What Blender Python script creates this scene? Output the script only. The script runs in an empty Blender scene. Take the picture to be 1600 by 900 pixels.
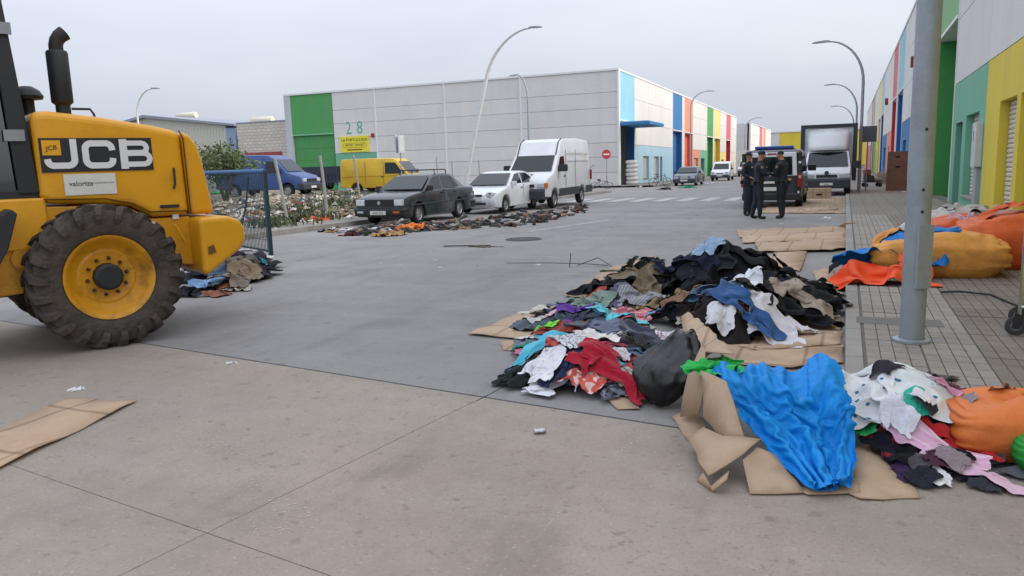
import bpy, bmesh, math, random
import numpy as np
from mathutils import Vector, Matrix
random.seed(7); RNG = np.random.default_rng(7)
SC = bpy.context.scene; COL = SC.collection
# ---------------- camera ----------------
CAMH = 1.6; YAW = math.radians(23.49); PITCH = math.radians(9.22); ROLL = -0.031; FPX = 1200.0
_f = Vector((-math.sin(YAW)*math.cos(PITCH), math.cos(YAW)*math.cos(PITCH), -math.sin(PITCH)))
_r0 = Vector((math.cos(YAW), math.sin(YAW), 0)); _u0 = _r0.cross(_f)
_r = _r0*math.cos(ROLL)+_u0*math.sin(ROLL); _u = -_r0*math.sin(ROLL)+_u0*math.cos(ROLL)
cd = bpy.data.cameras.new('camera'); cam = bpy.data.objects.new('camera', cd); COL.objects.link(cam)
cd.sensor_width = 36.0; cd.lens = 36.0*FPX/1600.0; cd.clip_start = .05; cd.clip_end = 5000
_m = Matrix((_r, _u, -_f)).transposed().to_4x4(); _m.translation = Vector((0, 0, CAMH)); cam.matrix_world = _m
SC.camera = cam
# ---------------- sky, sun, exposure ----------------
SUN_AZ = math.radians(84); SUN_EL = math.radians(26)      # azimuth measured from +Y towards +X
W = bpy.data.worlds.new('World'); SC.world = W; W.use_nodes = True
nt = W.node_tree; nt.nodes.clear()
sky = nt.nodes.new('ShaderNodeTexSky'); sky.sky_type = 'NISHITA'; sky.sun_disc = False
sky.sun_elevation = SUN_EL; sky.sun_rotation = SUN_AZ; sky.air_density = 1.0; sky.dust_density = 3.0; sky.ozone_density = 1.5
hsv = nt.nodes.new('ShaderNodeHueSaturation'); hsv.inputs['Saturation'].default_value = .35; hsv.inputs['Value'].default_value = .052
tcw = nt.nodes.new('ShaderNodeTexCoord'); nzw = nt.nodes.new('ShaderNodeTexNoise'); nzw.inputs['Scale'].default_value = 1.6; nzw.inputs['Detail'].default_value = 4
mpw = nt.nodes.new('ShaderNodeMapping'); mpw.inputs['Scale'].default_value = (1, 1, 3.5)
rpw = nt.nodes.new('ShaderNodeValToRGB'); rpw.color_ramp.elements[0].color = (.37, .41, .49, 1); rpw.color_ramp.elements[1].color = (.50, .525, .585, 1)
rpw.color_ramp.elements[0].position = .3; rpw.color_ramp.elements[1].position = .7
mxw = nt.nodes.new('ShaderNodeMixRGB'); mxw.inputs[0].default_value = .72
bg = nt.nodes.new('ShaderNodeBackground'); bg.inputs['Strength'].default_value = 1.0; ow = nt.nodes.new('ShaderNodeOutputWorld')
L = nt.links.new
L(sky.outputs[0], hsv.inputs['Color']); L(tcw.outputs['Generated'], mpw.inputs[0]); L(mpw.outputs[0], nzw.inputs['Vector']); L(nzw.outputs['Fac'], rpw.inputs[0])
L(hsv.outputs[0], mxw.inputs[1]); L(rpw.outputs[0], mxw.inputs[2]); 
sxw = nt.nodes.new('ShaderNodeSeparateXYZ'); mrw = nt.nodes.new('ShaderNodeMapRange'); scw = nt.nodes.new('ShaderNodeVectorMath'); scw.operation = 'SCALE'   # overcast sky: zenith three times the horizon
mrw.inputs[1].default_value = 0; mrw.inputs[2].default_value = 1; mrw.inputs[3].default_value = .90; mrw.inputs[4].default_value = 2.3
L(tcw.outputs['Generated'], sxw.inputs[0]); L(sxw.outputs['Z'], mrw.inputs[0]); L(mxw.outputs[0], scw.inputs[0]); L(mrw.outputs[0], scw.inputs['Scale']); L(scw.outputs[0], bg.inputs['Color']); L(bg.outputs[0], ow.inputs[0])
sd = bpy.data.lights.new('sun', 'SUN'); sd.energy = 1.5; sd.angle = math.radians(45); sd.color = (1, .89, .73)
sun = bpy.data.objects.new('sun', sd); COL.objects.link(sun)
sun.rotation_euler = Vector((math.sin(SUN_AZ)*math.cos(SUN_EL), math.cos(SUN_AZ)*math.cos(SUN_EL), math.sin(SUN_EL))).to_track_quat('Z', 'Y').to_euler()
SC.view_settings.view_transform = 'Standard'; SC.view_settings.look = 'None'; SC.view_settings.exposure = .85; SC.view_settings.gamma = 1
SC.cycles.max_bounces = 6; SC.cycles.use_denoising = True
# ---------------- placing helpers ----------------
def zg(Y): return -0.011*(min(max(Y, 15), 170)-15)
def ray(px, py): return _f+_r*((px-800)/FPX)-_u*((py-450)/FPX)
def G(px, py, h=0.0):                     # a point of the photograph on the ground (raised by h)
    d = ray(px, py); t = 5/d.y
    for _ in range(50): t = (zg(t*d.y)+h-CAMH)/d.z
    return Vector((0, 0, CAMH))+d*t
def AT(px, py, Y=None, X=None):
    d = ray(px, py); t = Y/d.y if Y is not None else X/d.x
    return Vector((0, 0, CAMH))+d*t
# ---------------- materials ----------------
def lin(c):
    if isinstance(c, str): c = tuple(int(c[i:i+2], 16)/255 for i in (0, 2, 4))
    return tuple((x/12.92 if x <= .04045 else ((x+.055)/1.055)**2.4) for x in c)
_M = {}
def mat(name, col='808080', rough=.6, metal=0., var=.12, scale=4., bump=0., bscale=40., coat=0., rnd=0., spec=.5, dirt=None, dscale=1.2, damt=.5, detail=5., alpha=1., streak=None):
    if name in _M: return _M[name]
    m = bpy.data.materials.new(name); m.use_nodes = True; n = m.node_tree.nodes; l = m.node_tree.links.new
    b = n['Principled BSDF']; c = lin(col)
    b.inputs['Roughness'].default_value = rough; b.inputs['Metallic'].default_value = metal
    b.inputs['Coat Weight'].default_value = coat; b.inputs['Specular IOR Level'].default_value = spec
    if alpha < 1: b.inputs['Alpha'].default_value = alpha
    tc = n.new('ShaderNodeTexCoord'); nz = n.new('ShaderNodeTexNoise'); nz.inputs['Scale'].default_value = scale; nz.inputs['Detail'].default_value = detail
    nz.inputs['Roughness'].default_value = .65
    l(tc.outputs['Object'], nz.inputs['Vector'])
    mp = n.new('ShaderNodeMapRange'); mp.inputs[1].default_value = .25; mp.inputs[2].default_value = .75; mp.inputs[3].default_value = 1-var; mp.inputs[4].default_value = 1+var
    l(nz.outputs['Fac'], mp.inputs[0])
    mul = n.new('ShaderNodeVectorMath'); mul.operation = 'SCALE'; mul.inputs[0].default_value = c; l(mp.outputs[0], mul.inputs['Scale']); out = mul.outputs[0]
    if rnd:
        oi = n.new('ShaderNodeObjectInfo'); mr = n.new('ShaderNodeMapRange'); mr.inputs[3].default_value = 1-rnd; mr.inputs[4].default_value = 1+rnd
        l(oi.outputs['Random'], mr.inputs[0]); m2 = n.new('ShaderNodeVectorMath'); m2.operation = 'SCALE'; l(out, m2.inputs[0]); l(mr.outputs[0], m2.inputs['Scale']); out = m2.outputs[0]
    if dirt:
        dn = n.new('ShaderNodeTexNoise'); dn.inputs['Scale'].default_value = dscale; dn.inputs['Detail'].default_value = 8; dn.inputs['Roughness'].default_value = .7
        if streak:
            sm_ = n.new('ShaderNodeMapping'); sm_.inputs['Scale'].default_value = streak; l(tc.outputs['Object'], sm_.inputs[0]); l(sm_.outputs[0], dn.inputs['Vector'])
        else: l(tc.outputs['Object'], dn.inputs['Vector'])
        dr = n.new('ShaderNodeMapRange'); dr.inputs[1].default_value = .48; dr.inputs[2].default_value = .72; dr.inputs[4].default_value = damt; l(dn.outputs['Fac'], dr.inputs[0])
        mx = n.new('ShaderNodeMixRGB'); l(dr.outputs[0], mx.inputs[0]); l(out, mx.inputs[1]); mx.inputs[2].default_value = (*lin(dirt), 1); out = mx.outputs[0]
    l(out, b.inputs['Base Color'])
    if bump:
        bn = n.new('ShaderNodeTexNoise'); bn.inputs['Scale'].default_value = bscale; bn.inputs['Detail'].default_value = 3; l(tc.outputs['Object'], bn.inputs['Vector'])
        bp = n.new('ShaderNodeBump'); bp.inputs['Strength'].default_value = bump; bp.inputs['Distance'].default_value = .02; l(bn.outputs['Fac'], bp.inputs['Height']); l(bp.outputs[0], b.inputs['Normal'])
    _M[name] = m; return m
def glass(name='car_glass', col='182022', rough=.05):
    return mat(name, col, rough, 0, .05, 2, spec=.5, coat=0.)
# ---------------- mesh helpers ----------------
def setp(o, label=None, cat=None, group=None, kind=None):
    if label: o['label'] = label
    if cat: o['category'] = cat
    if group: o['group'] = group
    if kind: o['kind'] = kind
    return o
def link(name, me, m=None, parent=None, smooth=None):
    o = bpy.data.objects.new(name, me); COL.objects.link(o)
    if m is not None and len(me.materials) == 0: me.materials.append(m)
    if parent is not None: o.parent = parent
    if smooth is not None:
        me.shade_smooth()
        if smooth < 180: me.set_sharp_from_angle(angle=math.radians(smooth))
    return o
def mk(name, V, F, m=None, parent=None, smooth=None):
    me = bpy.data.meshes.new(name); me.from_pydata([tuple(v) for v in V], [], [tuple(f) for f in F]); me.update()
    return link(name, me, m, parent, smooth)
def empty(name, loc=(0, 0, 0), rz=0., label=None, cat=None, group=None):
    o = bpy.data.objects.new(name, None); COL.objects.link(o); o.location = loc; o.rotation_euler = (0, 0, rz); o.empty_display_size = .1
    return setp(o, label, cat, group)
class MB:                                  # collects shapes into one mesh
    def __init__(s): s.v = []; s.f = []
    def add(s, V, F):
        k = len(s.v); s.v += [tuple(v) for v in V]; s.f += [tuple(i+k for i in f) for f in F]; return s
    def box(s, x0, x1, y0, y1, z0, z1, slope=False):
        V = [(x, y, z+(zg(y) if slope else 0)) for z in (z0, z1) for (x, y) in ((x0, y0), (x1, y0), (x1, y1), (x0, y1))]
        return s.add(V, [(3, 2, 1, 0), (4, 5, 6, 7), (0, 1, 5, 4), (1, 2, 6, 5), (2, 3, 7, 6), (3, 0, 4, 7)])
    def tube(s, pts, r, n=8, cap=True):
        pts = [Vector(p) for p in pts]; R = r if isinstance(r, (list, tuple)) else [r]*len(pts); V = []; F = []
        up = None
        for i, p in enumerate(pts):
            d = (pts[min(i+1, len(pts)-1)]-pts[max(i-1, 0)]).normalized()
            if up is None: up = d.orthogonal().normalized()
            up = (up-d*up.dot(d)).normalized(); sd_ = d.cross(up)
            for k in range(n):
                a = 2*math.pi*k/n; V.append(p+(up*math.cos(a)+sd_*math.sin(a))*R[i])
        for i in range(len(pts)-1):
            for k in range(n): F.append((i*n+k, i*n+(k+1) % n, (i+1)*n+(k+1) % n, (i+1)*n+k))
        if cap: F.append(tuple(range(n-1, -1, -1))); F.append(tuple(range((len(pts)-1)*n, len(pts)*n)))
        return s.add(V, F)
    def lathe(s, prof, n=24, axis='z', c=(0, 0, 0), closed=False):   # prof: (radius, height)
        V = []; F = []; m_ = len(prof)
        for k in range(n):
            a = 2*math.pi*k/n
            for (r, h) in prof:
                p = (r*math.cos(a), r*math.sin(a), h)
                if axis == 'y': p = (p[0], p[2], p[1])
                if axis == 'x': p = (p[2], p[0], p[1])
                V.append((p[0]+c[0], p[1]+c[1], p[2]+c[2]))
        for k in range(n):
            k2 = (k+1) % n
            for i in range(m_ if closed else m_-1):
                j = (i+1) % m_; F.append((k*m_+i, k2*m_+i, k2*m_+j, k*m_+j))
        return s.add(V, F)
    def prism(s, poly, y0, y1, ax='y'):      # poly of (x, z) pushed along y
        n = len(poly)
        if ax == 'y': V = [(x, y0, z) for x, z in poly]+[(x, y1, z) for x, z in poly]
        elif ax == 'x': V = [(y0, x, z) for x, z in poly]+[(y1, x, z) for x, z in poly]
        else: V = [(x, z, y0) for x, z in poly]+[(x, z, y1) for x, z in poly]
        return s.add(V, [tuple(range(n))]+[tuple(range(2*n-1, n-1, -1))]+[(i, i+n, (i+1) % n+n, (i+1) % n) for i in range(n)])
    def panel(s, P, t=.01):                  # polygon of 3-D points with thickness
        P = [Vector(p) for p in P]; nn = Vector((0, 0, 0))
        for i in range(len(P)): nn += (P[i]-P[0]).cross(P[(i+1) % len(P)]-P[0])
        nn.normalize(); n = len(P)
        return s.add([p+nn*t for p in P]+P, [tuple(range(n)), tuple(range(2*n-1, n-1, -1))]+[(i, i+n, (i+1) % n+n, (i+1) % n) for i in range(n)])
    def build(s, name, m=None, parent=None, smooth=None, fix=True):
        me = bpy.data.meshes.new(name); me.from_pydata(s.v, [], s.f); me.update()
        if fix:
            bm = bmesh.new(); bm.from_mesh(me); bmesh.ops.recalc_face_normals(bm, faces=bm.faces); bm.to_mesh(me); bm.free()
        return link(name, me, m, parent, smooth)
def bevel(o, w=.01, seg=2, ang=40):
    b = o.modifiers.new('bevel', 'BEVEL'); b.width = w; b.segments = seg; b.limit_method = 'ANGLE'; b.angle_limit = math.radians(ang); return o
def copy_tree(o, parent=None):
    c = o.copy(); COL.objects.link(c); c.parent = parent
    for ch in [x for x in o.children]: copy_tree(ch, c)
    return c
def text(name, body, size, m, parent, M4, ext=.004, align='CENTER', sx=1.):
    cu = bpy.data.curves.new(name, 'FONT'); cu.body = body; cu.size = size; cu.extrude = ext; cu.align_x = align; cu.align_y = 'CENTER'; cu.resolution_u = 3
    t = bpy.data.objects.new(name, cu); COL.objects.link(t); bpy.context.view_layer.update()
    me = bpy.data.meshes.new_from_object(t); bpy.data.objects.remove(t); me.transform(Matrix.Diagonal((sx, 1, 1, 1))); me.transform(M4)
    me.materials.clear()
    return link(name, me, m, parent)
def frame4(o, xa, ya):                     # matrix whose x axis runs xa, y axis ya
    xa = Vector(xa).normalized(); ya = Vector(ya).normalized(); za = xa.cross(ya)
    m_ = Matrix((xa, ya, za)).transposed().to_4x4(); m_.translation = Vector(o); return m_
# ================= ground =================
SLOPE_Y = [-300, 15, 170]
def sheet(name, polys, dz, m, kind='structure', parent=None, step=None):
    mb = MB()
    for poly in polys:                        # each poly is a quad ((x,y)*4) split along y
        (a, b, c, d) = [Vector((*p, 0)) for p in poly]     # a-b near edge, d-c far edge
        ts = {0., 1.}
        for yb in (15, 170):
            for p, q in ((a, d), (b, c)):
                if q.y != p.y:
                    t = (yb-p.y)/(q.y-p.y)
                    if 0 < t < 1: ts.add(t)
        ts = sorted(ts)
        for t0, t1 in zip(ts, ts[1:]):
            q = [a.lerp(d, t0), b.lerp(c, t0), b.lerp(c, t1), a.lerp(d, t1)]
            mb.add([(p.x, p.y, zg(p.y)+dz) for p in q], [(0, 1, 2, 3)])
    return setp(mb.build(name, m, parent), kind=kind if parent is None else None)
def ground_mat(name, col, dark, light, tint=None, bump=.25, rough=.85, s=1.):
    m = bpy.data.materials.new(name); m.use_nodes = True; n = m.node_tree.nodes; l = m.node_tree.links.new; b = n['Principled BSDF']
    b.inputs['Roughness'].default_value = rough; b.inputs['Specular IOR Level'].default_value = .3
    g = n.new('ShaderNodeNewGeometry'); out = None
    def noise(sc, det=8, ro=.65, stretch=(1, 1, 1)):
        mp = n.new('ShaderNodeMapping'); mp.inputs['Scale'].default_value = stretch; l(g.outputs['Position'], mp.inputs[0])
        z = n.new('ShaderNodeTexNoise'); z.inputs['Scale'].default_value = sc*s; z.inputs['Detail'].default_value = det; z.inputs['Roughness'].default_value = ro; l(mp.outputs[0], z.inputs['Vector']); return z.outputs['Fac']
    def mix(fac, c2, prev, lo, hi, amt):
        r = n.new('ShaderNodeMapRange'); r.inputs[1].default_value = lo; r.inputs[2].default_value = hi; r.inputs[4].default_value = amt; l(fac, r.inputs[0])
        x = n.new('ShaderNodeMixRGB'); l(r.outputs[0], x.inputs[0]); x.inputs[2].default_value = (*lin(c2), 1)
        if isinstance(prev, tuple): x.inputs[1].default_value = (*prev, 1)
        else: l(prev, x.inputs[1])
        return x.outputs[0]
    c = mix(noise(.35), dark, lin(col), .4, .75, .85)
    c = mix(noise(1.3, 6, .6, (1.5, .5, 1)), dark, c, .52, .66, .55)
    c = mix(noise(.9, stretch=(.5, 1.4, 1)), light, c, .5, .78, .6)
    c = mix(noise(6, 10, .75), dark, c, .5, .8, .55)
    c = mix(noise(2.3, 10, .8, (1.6, .6, 1)), dark, c, .56, .7, .5)
    if tint: c = mix(noise(.22, 5), tint, c, .45, .7, .6)
    c = mix(noise(9, 4, .5), dark, c, .63, .68, .6)
    c = mix(noise(17, 4, .5), dark, c, .66, .70, .7)
    c = mix(noise(55, 3), dark, c, .56, .68, .6)
    c = mix(noise(38, 3), light, c, .60, .70, .55)
    l(c, b.inputs['Base Color'])
    bp = n.new('ShaderNodeBump'); bp.inputs['Strength'].default_value = bump; bp.inputs['Distance'].default_value = .01; l(noise(70, 6), bp.inputs['Height']); l(bp.outputs[0], b.inputs['Normal'])
    return m
M_road = ground_mat('road_asphalt', '928f8d', '797674', 'a4a09b', bump=.3)
M_conc = ground_mat('apron_concrete', 'a4988b', '81776c', 'b5aa9d', tint='8f8983', bump=.2)
M_terr = ground_mat('terrain_dirt', '55524e', '3c3a37', '6c675f')
M_pave = ground_mat('pavement_concrete', '8d8780', '726c66', '9d978f')
M_lot = ground_mat('lot_dirt', '857c6e', '5f5a4c', 'a39a8a', tint='6a6c52', bump=.6)
sheet('terrain', [((-1500, -300), (1500, -300), (1500, 1500), (-1500, 1500))], -.03, M_terr)
def yb(x): return 4.30-.145*x               # edge between the apron and the road
road = sheet('road', [((-13, yb(-13)), (.06, yb(.06)), (.06, 240), (-13, 240)), ((-60, yb(-60)), (-13, yb(-13)), (-13, 11.5), (-60, 11.5)), ((-70, 45.5), (-13, 45.5), (-13, 57.2), (-70, 57.2)), ((.06, yb(.06)), (9, yb(9)), (9, 5.09), (.06, 5.09))], 0, M_road)
# apron slabs, turned a little against the street
ap = empty('concrete_apron'); ap['kind'] = 'structure'
ua = Vector((1, -.145, 0)).normalized(); va = Vector((.145, 1, 0)).normalized(); o0 = Vector((-2.26, yb(-2.26), 0))
us = [-13.5, -9, -4.5, 0, 4.5, 9]; vs = [0, -2.24, -4.48, -6.72]
for i in range(len(us)-1):
    for j in range(len(vs)-1):
        u0, u1, v1, v0 = us[i]+.0025, us[i+1]-.0025, vs[j]-.003, vs[j+1]+.0025
        P = [o0+ua*u+va*v for u, v in ((u0, v0), (u1, v0), (u1, v1), (u0, v1))]
        mk('slab', [(p.x, p.y, -.025) for p in P]+[(p.x, p.y, .002) for p in P], [(4, 5, 6, 7), (0, 1, 5, 4), (1, 2, 6, 5), (2, 3, 7, 6), (3, 0, 4, 7)], M_conc, ap)
M_line = mat('worn_white_paint', 'b4b4b2', .8, var=.15, scale=9, dirt='77787a', dscale=3.5, damt=.95)
def strip(name, pts, w, dz, m, parent):
    mb = MB()
    for p, q in zip(pts, pts[1:]):
        p, q = Vector((p[0], p[1], 0)), Vector((q[0], q[1], 0)); s = (q-p).normalized().cross(Vector((0, 0, 1)))*w/2
        mb.add([(v.x, v.y, zg(v.y)+dz) for v in (p-s, p+s, q+s, q-s)], [(0, 1, 2, 3)])
    return mb.build(name, m, parent)
for k in range(8):                           # zebra crossing
    x0 = -11.6+k*1.0
    strip('crossing_stripe', [(x0+.25, 32.6), (x0+.25, 36.2)], .5, .005, M_line, road)
for k in range(3): strip('crossing_stripe', [(-3.6+k*1.0, 32.6), (-3.6+k*1.0, 36.2)], .5, .005, M_line, road)
a, b = G(825, 362), G(952, 344)
strip('road_line', [(a.x, a.y), (b.x, b.y)], .12, .005, M_line, road)
M_crack = mat('joint_tar', '56555a', .9)
pts = [G(745, 627), G(800, 597), G(850, 566), G(905, 540)]
strip('road_joint', [(p.x, p.y) for p in pts], .012, .003, M_crack, road)
strip('road_joint', [(-13, yb(-13)+.01), (.05, yb(.05)+.01)], .016, .003, M_crack, road)
# chalk-like scuffs and the dusty tyre track on the apron
M_chalk = mat('chalk_scuff', 'b9b4ac', .9); M_dust = mat('tyre_dust', 'b2a799', .95, var=.12)
mb = MB()
for (x0, y0, x1, y1, n_) in ((795, 862, 812, 850, 7), (842, 838, 884, 790, 14), (958, 712, 1000, 685, 10), (985, 668, 1008, 655, 6), (752, 622, 805, 600, 10)):
    for k in range(n_):
        if RNG.random() < .3: continue
        t = (k+.5)/n_; p = G(x0+(x1-x0)*t+RNG.normal(0, 1.2), y0+(y1-y0)*t+RNG.normal(0, .8)); q = G(x1, y1)-G(x0, y0); l_ = q.length/n_*RNG.uniform(.2, .48); w_ = RNG.uniform(.0015, .004); an = math.atan2(q.y, q.x)+RNG.normal(0, .2)
        c_, s_ = math.cos(an), math.sin(an); mb.add([(p.x+c_*l_*i-s_*w_*j, p.y+s_*l_*i+c_*w_*j, .0034) for i, j in ((-1, -.3), (0, -1), (1, -.2), (1, .3), (.1, 1), (-1, .4))], [(0, 1, 2, 3, 4, 5)])
mb.build('chalk_scuffs', M_chalk, ap)['kind'] = 'stuff'
mb = MB()
track = [G(300, 675), G(345, 692), G(385, 715), G(420, 750), G(440, 790), G(452, 835)]; ln = 0.
for i in range(len(track)-1):
    q = track[i+1]-track[i]; s = q.normalized().cross(Vector((0, 0, 1))); nn = int(q.length/.032)
    for k in range(nn):
        for lane in range(-4, 5):
            if RNG.random() < .45+.07*abs(lane): continue
            p = track[i]+q*((k+.5)/nn)+s*(lane*.034+RNG.normal(0, .003)); d = (s+q.normalized()*(.55 if lane > 0 else -.55)).normalized(); e = d.cross(Vector((0, 0, 1))); l_ = RNG.uniform(.006, .0125); w_ = RNG.uniform(.003, .0065)
            mb.add([(p+d*l_*i_+e*w_*j_)+Vector((0, 0, .0034)) for i_, j_ in ((-1, -.5), (.2, -1), (1, -.3), (.8, .8), (-.4, 1))], [(0, 1, 2, 3, 4)])
mb.build('tyre_track', M_dust, ap)['kind'] = 'stuff'
# manhole
mc = empty('manhole_cover', G(818, 374)+Vector((0, 0, .004)), 0, 'round dark iron manhole cover set in the grey road', 'manhole cover')
M_iron = mat('cast_iron', '4a4848', .7, .5, bump=.4)
MB().lathe([(0, .006), (.30, .006), (.31, 0)], 28).build('lid', M_iron, mc); MB().lathe([(.32, 0), (.325, .008), (.38, .008), (.39, 0)], 28).build('ring', M_iron, mc)
# left pavement, lot
pav = sheet('left_pavement', [((-16.4, 11.5), (-13.14, 11.5), (-13.14, 45.5), (-16.4, 45.5)), ((-70, 57.2), (-16.3, 57.2), (-16.3, 59.5), (-70, 59.5)), ((-16.3, 57.2), (-13.14, 57.2), (-13.14, 240), (-16.3, 240))], .13, M_pave)
M_kerb = mat('kerb_stone', '908c86', .8, var=.15, bump=.3, rnd=.1)
def kerb_run(par, x0, x1, y0, y1, top, step=1.0):
    k = y0
    while k < y1-.01:
        e = min(k+step, y1); MB().box(x0, x1, k+.004, e-.004, -.06, top, True).build('kerb_stone', M_kerb, par); k = e
kerb_run(pav, -13.14, -13.0, 11.5, 45.5, .132); kerb_run(pav, -13.14, -13.0, 57.2, 120, .132, 4)
for k in range(14): MB().box(-13.0-(k+1)*3+.004, -13.0-k*3-.004, 11.37, 11.5, -.06, .132).build('kerb_stone', M_kerb, pav)
xs = np.linspace(-70, -16.4, 46); ys = np.linspace(11.5, 45.5, 36); hz = {}
V = []; F = []
for j, y in enumerate(ys):
    for i, x in enumerate(xs):
        e = min(1, (-16.4-x)/3, (45.5-y)/2, (y-11.5)/2); e = max(e, 0)
        V.append((x, y, zg(y)+.13+e*(.16*math.sin(x*.9+y*.5)*math.sin(y*.8-x*.3)+.12+.08*RNG.random()+.006*(y-15))))
for j in range(len(ys)-1):
    for i in range(len(xs)-1): k = j*len(xs)+i; F.append((k, k+1, k+1+len(xs), k+len(xs)))
setp(mk('lot_ground', V, F, M_lot, smooth=180), kind='structure')
LOTV = np.array(V).reshape(len(ys), len(xs), 3)
def lotz(x, y):
    i = int(np.clip(np.searchsorted(xs, x), 1, len(xs)-1)); j = int(np.clip(np.searchsorted(ys, y), 1, len(ys)-1))
    if x > -16.4: return zg(y)+.13
    u = (x-xs[i-1])/(xs[i]-xs[i-1]); v = (y-ys[j-1])/(ys[j]-ys[j-1]); Z = LOTV[:, :, 2]
    return float((Z[j-1, i-1]*(1-u)+Z[j-1, i]*u)*(1-v)+(Z[j, i-1]*(1-u)+Z[j, i]*u)*v)
# right pavement: kerb stones, ribbed tiles
PH = .08; BX = 3.15
rp = sheet('right_pavement', [((.17, 5.2), (BX+.3, 5.2), (BX+.3, 170), (.17, 170))], PH-.009, mat('tile_grout', '6a635b', .9))
kerb_run(rp, .05, .17, 5.2, 40, PH+.002); kerb_run(rp, .05, .17, 40, 160, PH+.002, 5)
MB().box(.05, BX+.3, 5.08, 5.2, -.03, PH+.002).build('kerb_stone', M_kerb, rp)
M_tile = mat('ribbed_tile', '7d746b', .8, var=.2, scale=7, rnd=.13, dirt='5f564c', dscale=3, damt=.6)
M_tileL = mat('ribbed_tile_pale', '918b83', .8, var=.18, scale=9, rnd=.1, dirt='6b645c', dscale=4, damt=.6)
def tile_shape(mb, x, y, sl):
    for k in range(4):
        bx0 = x+.005+k*.0985; mb.box(bx0+.004, bx0+.0945, y+.004, y+.197, -.02, 0, sl); mb.box(bx0+.004, bx0+.0945, y+.203, y+.396, -.02, 0, sl)
mb = MB(); tile_shape(mb, 0, 0, False); tp = mb.build('paving_tile', M_tile, rp); tm = tp.data; tmL = tm.copy(); tmL.materials.clear(); tmL.materials.append(M_tileL)
bpy.data.objects.remove(tp)
rest = MB()
for i in range(7):
    for j in range(60):
        x = .19+i*.4; y = 5.22+j*.4
        if j < 42:
            t = link('paving_tile', tmL if i < 2 else tm, None, rp); t.location = (x, y, zg(y)+PH+RNG.uniform(-.003, .002))
        elif j < 60:
            rest.box(x+.006, x+.394, y+.006, y+.394, PH-.03, PH-.002, True)
for k in range(46):
    y = 29.22+k*2
    for i in range(7): rest.box(.19+i*.4+.005, .19+i*.4+.395, y+.005, y+1.995, PH-.03, PH-.002, True)
rest.build('far_tiles', M_tile, rp)['kind'] = 'stuff'
rest = MB(); rest.box(2.99, BX+.3, 5.2, 120, PH-.03, PH-.002, True); rest.build('wall_strip', M_pave, rp)
# ================= buildings =================
def paint(n, c, **k): return mat('paint_'+n, c, k.pop('rough', .75), var=.06, scale=.6, dirt=k.pop('dirt', '8a8680'), dscale=1.1, damt=.22, streak=(1, 1, .13), bump=.08, bscale=25, **k)
M_panel = mat('precast_panel', 'd6d5d3', .85, var=.05, scale=.5, bump=.15, bscale=30, rnd=.025, dirt='b6b3af', dscale=1.1, damt=.2, streak=(1, 1, .13))
M_trim = mat('white_metal_trim', 'dedfe0', .5, var=.04); M_joint = mat('panel_joint', '6d6c6c', .9)
PC = {k: paint(k, c) for k, c in dict(lightblue='8fc3d6', blue='2f76ad', skyblue='a3c4d6', orange='d5674d', salmon='dd9179', green='4e9b57', teal='6fae93', midgreen='459050', pgreen='7fb07c', yellow='d9c33f', pyellow='e5d584', ochre='cdb13f', red='b8353d', pink='cc6a74', grey='a9a9ab', dblue='2263a0', cream='d8d2c6').items()}
M_shut = mat('roller_shutter', 'cfc8bc', .55, var=.08); M_dark = mat('dark_interior', '1f2226', .9)
M_wframe = mat('window_metal', '7b8388', .5, .3)
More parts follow.
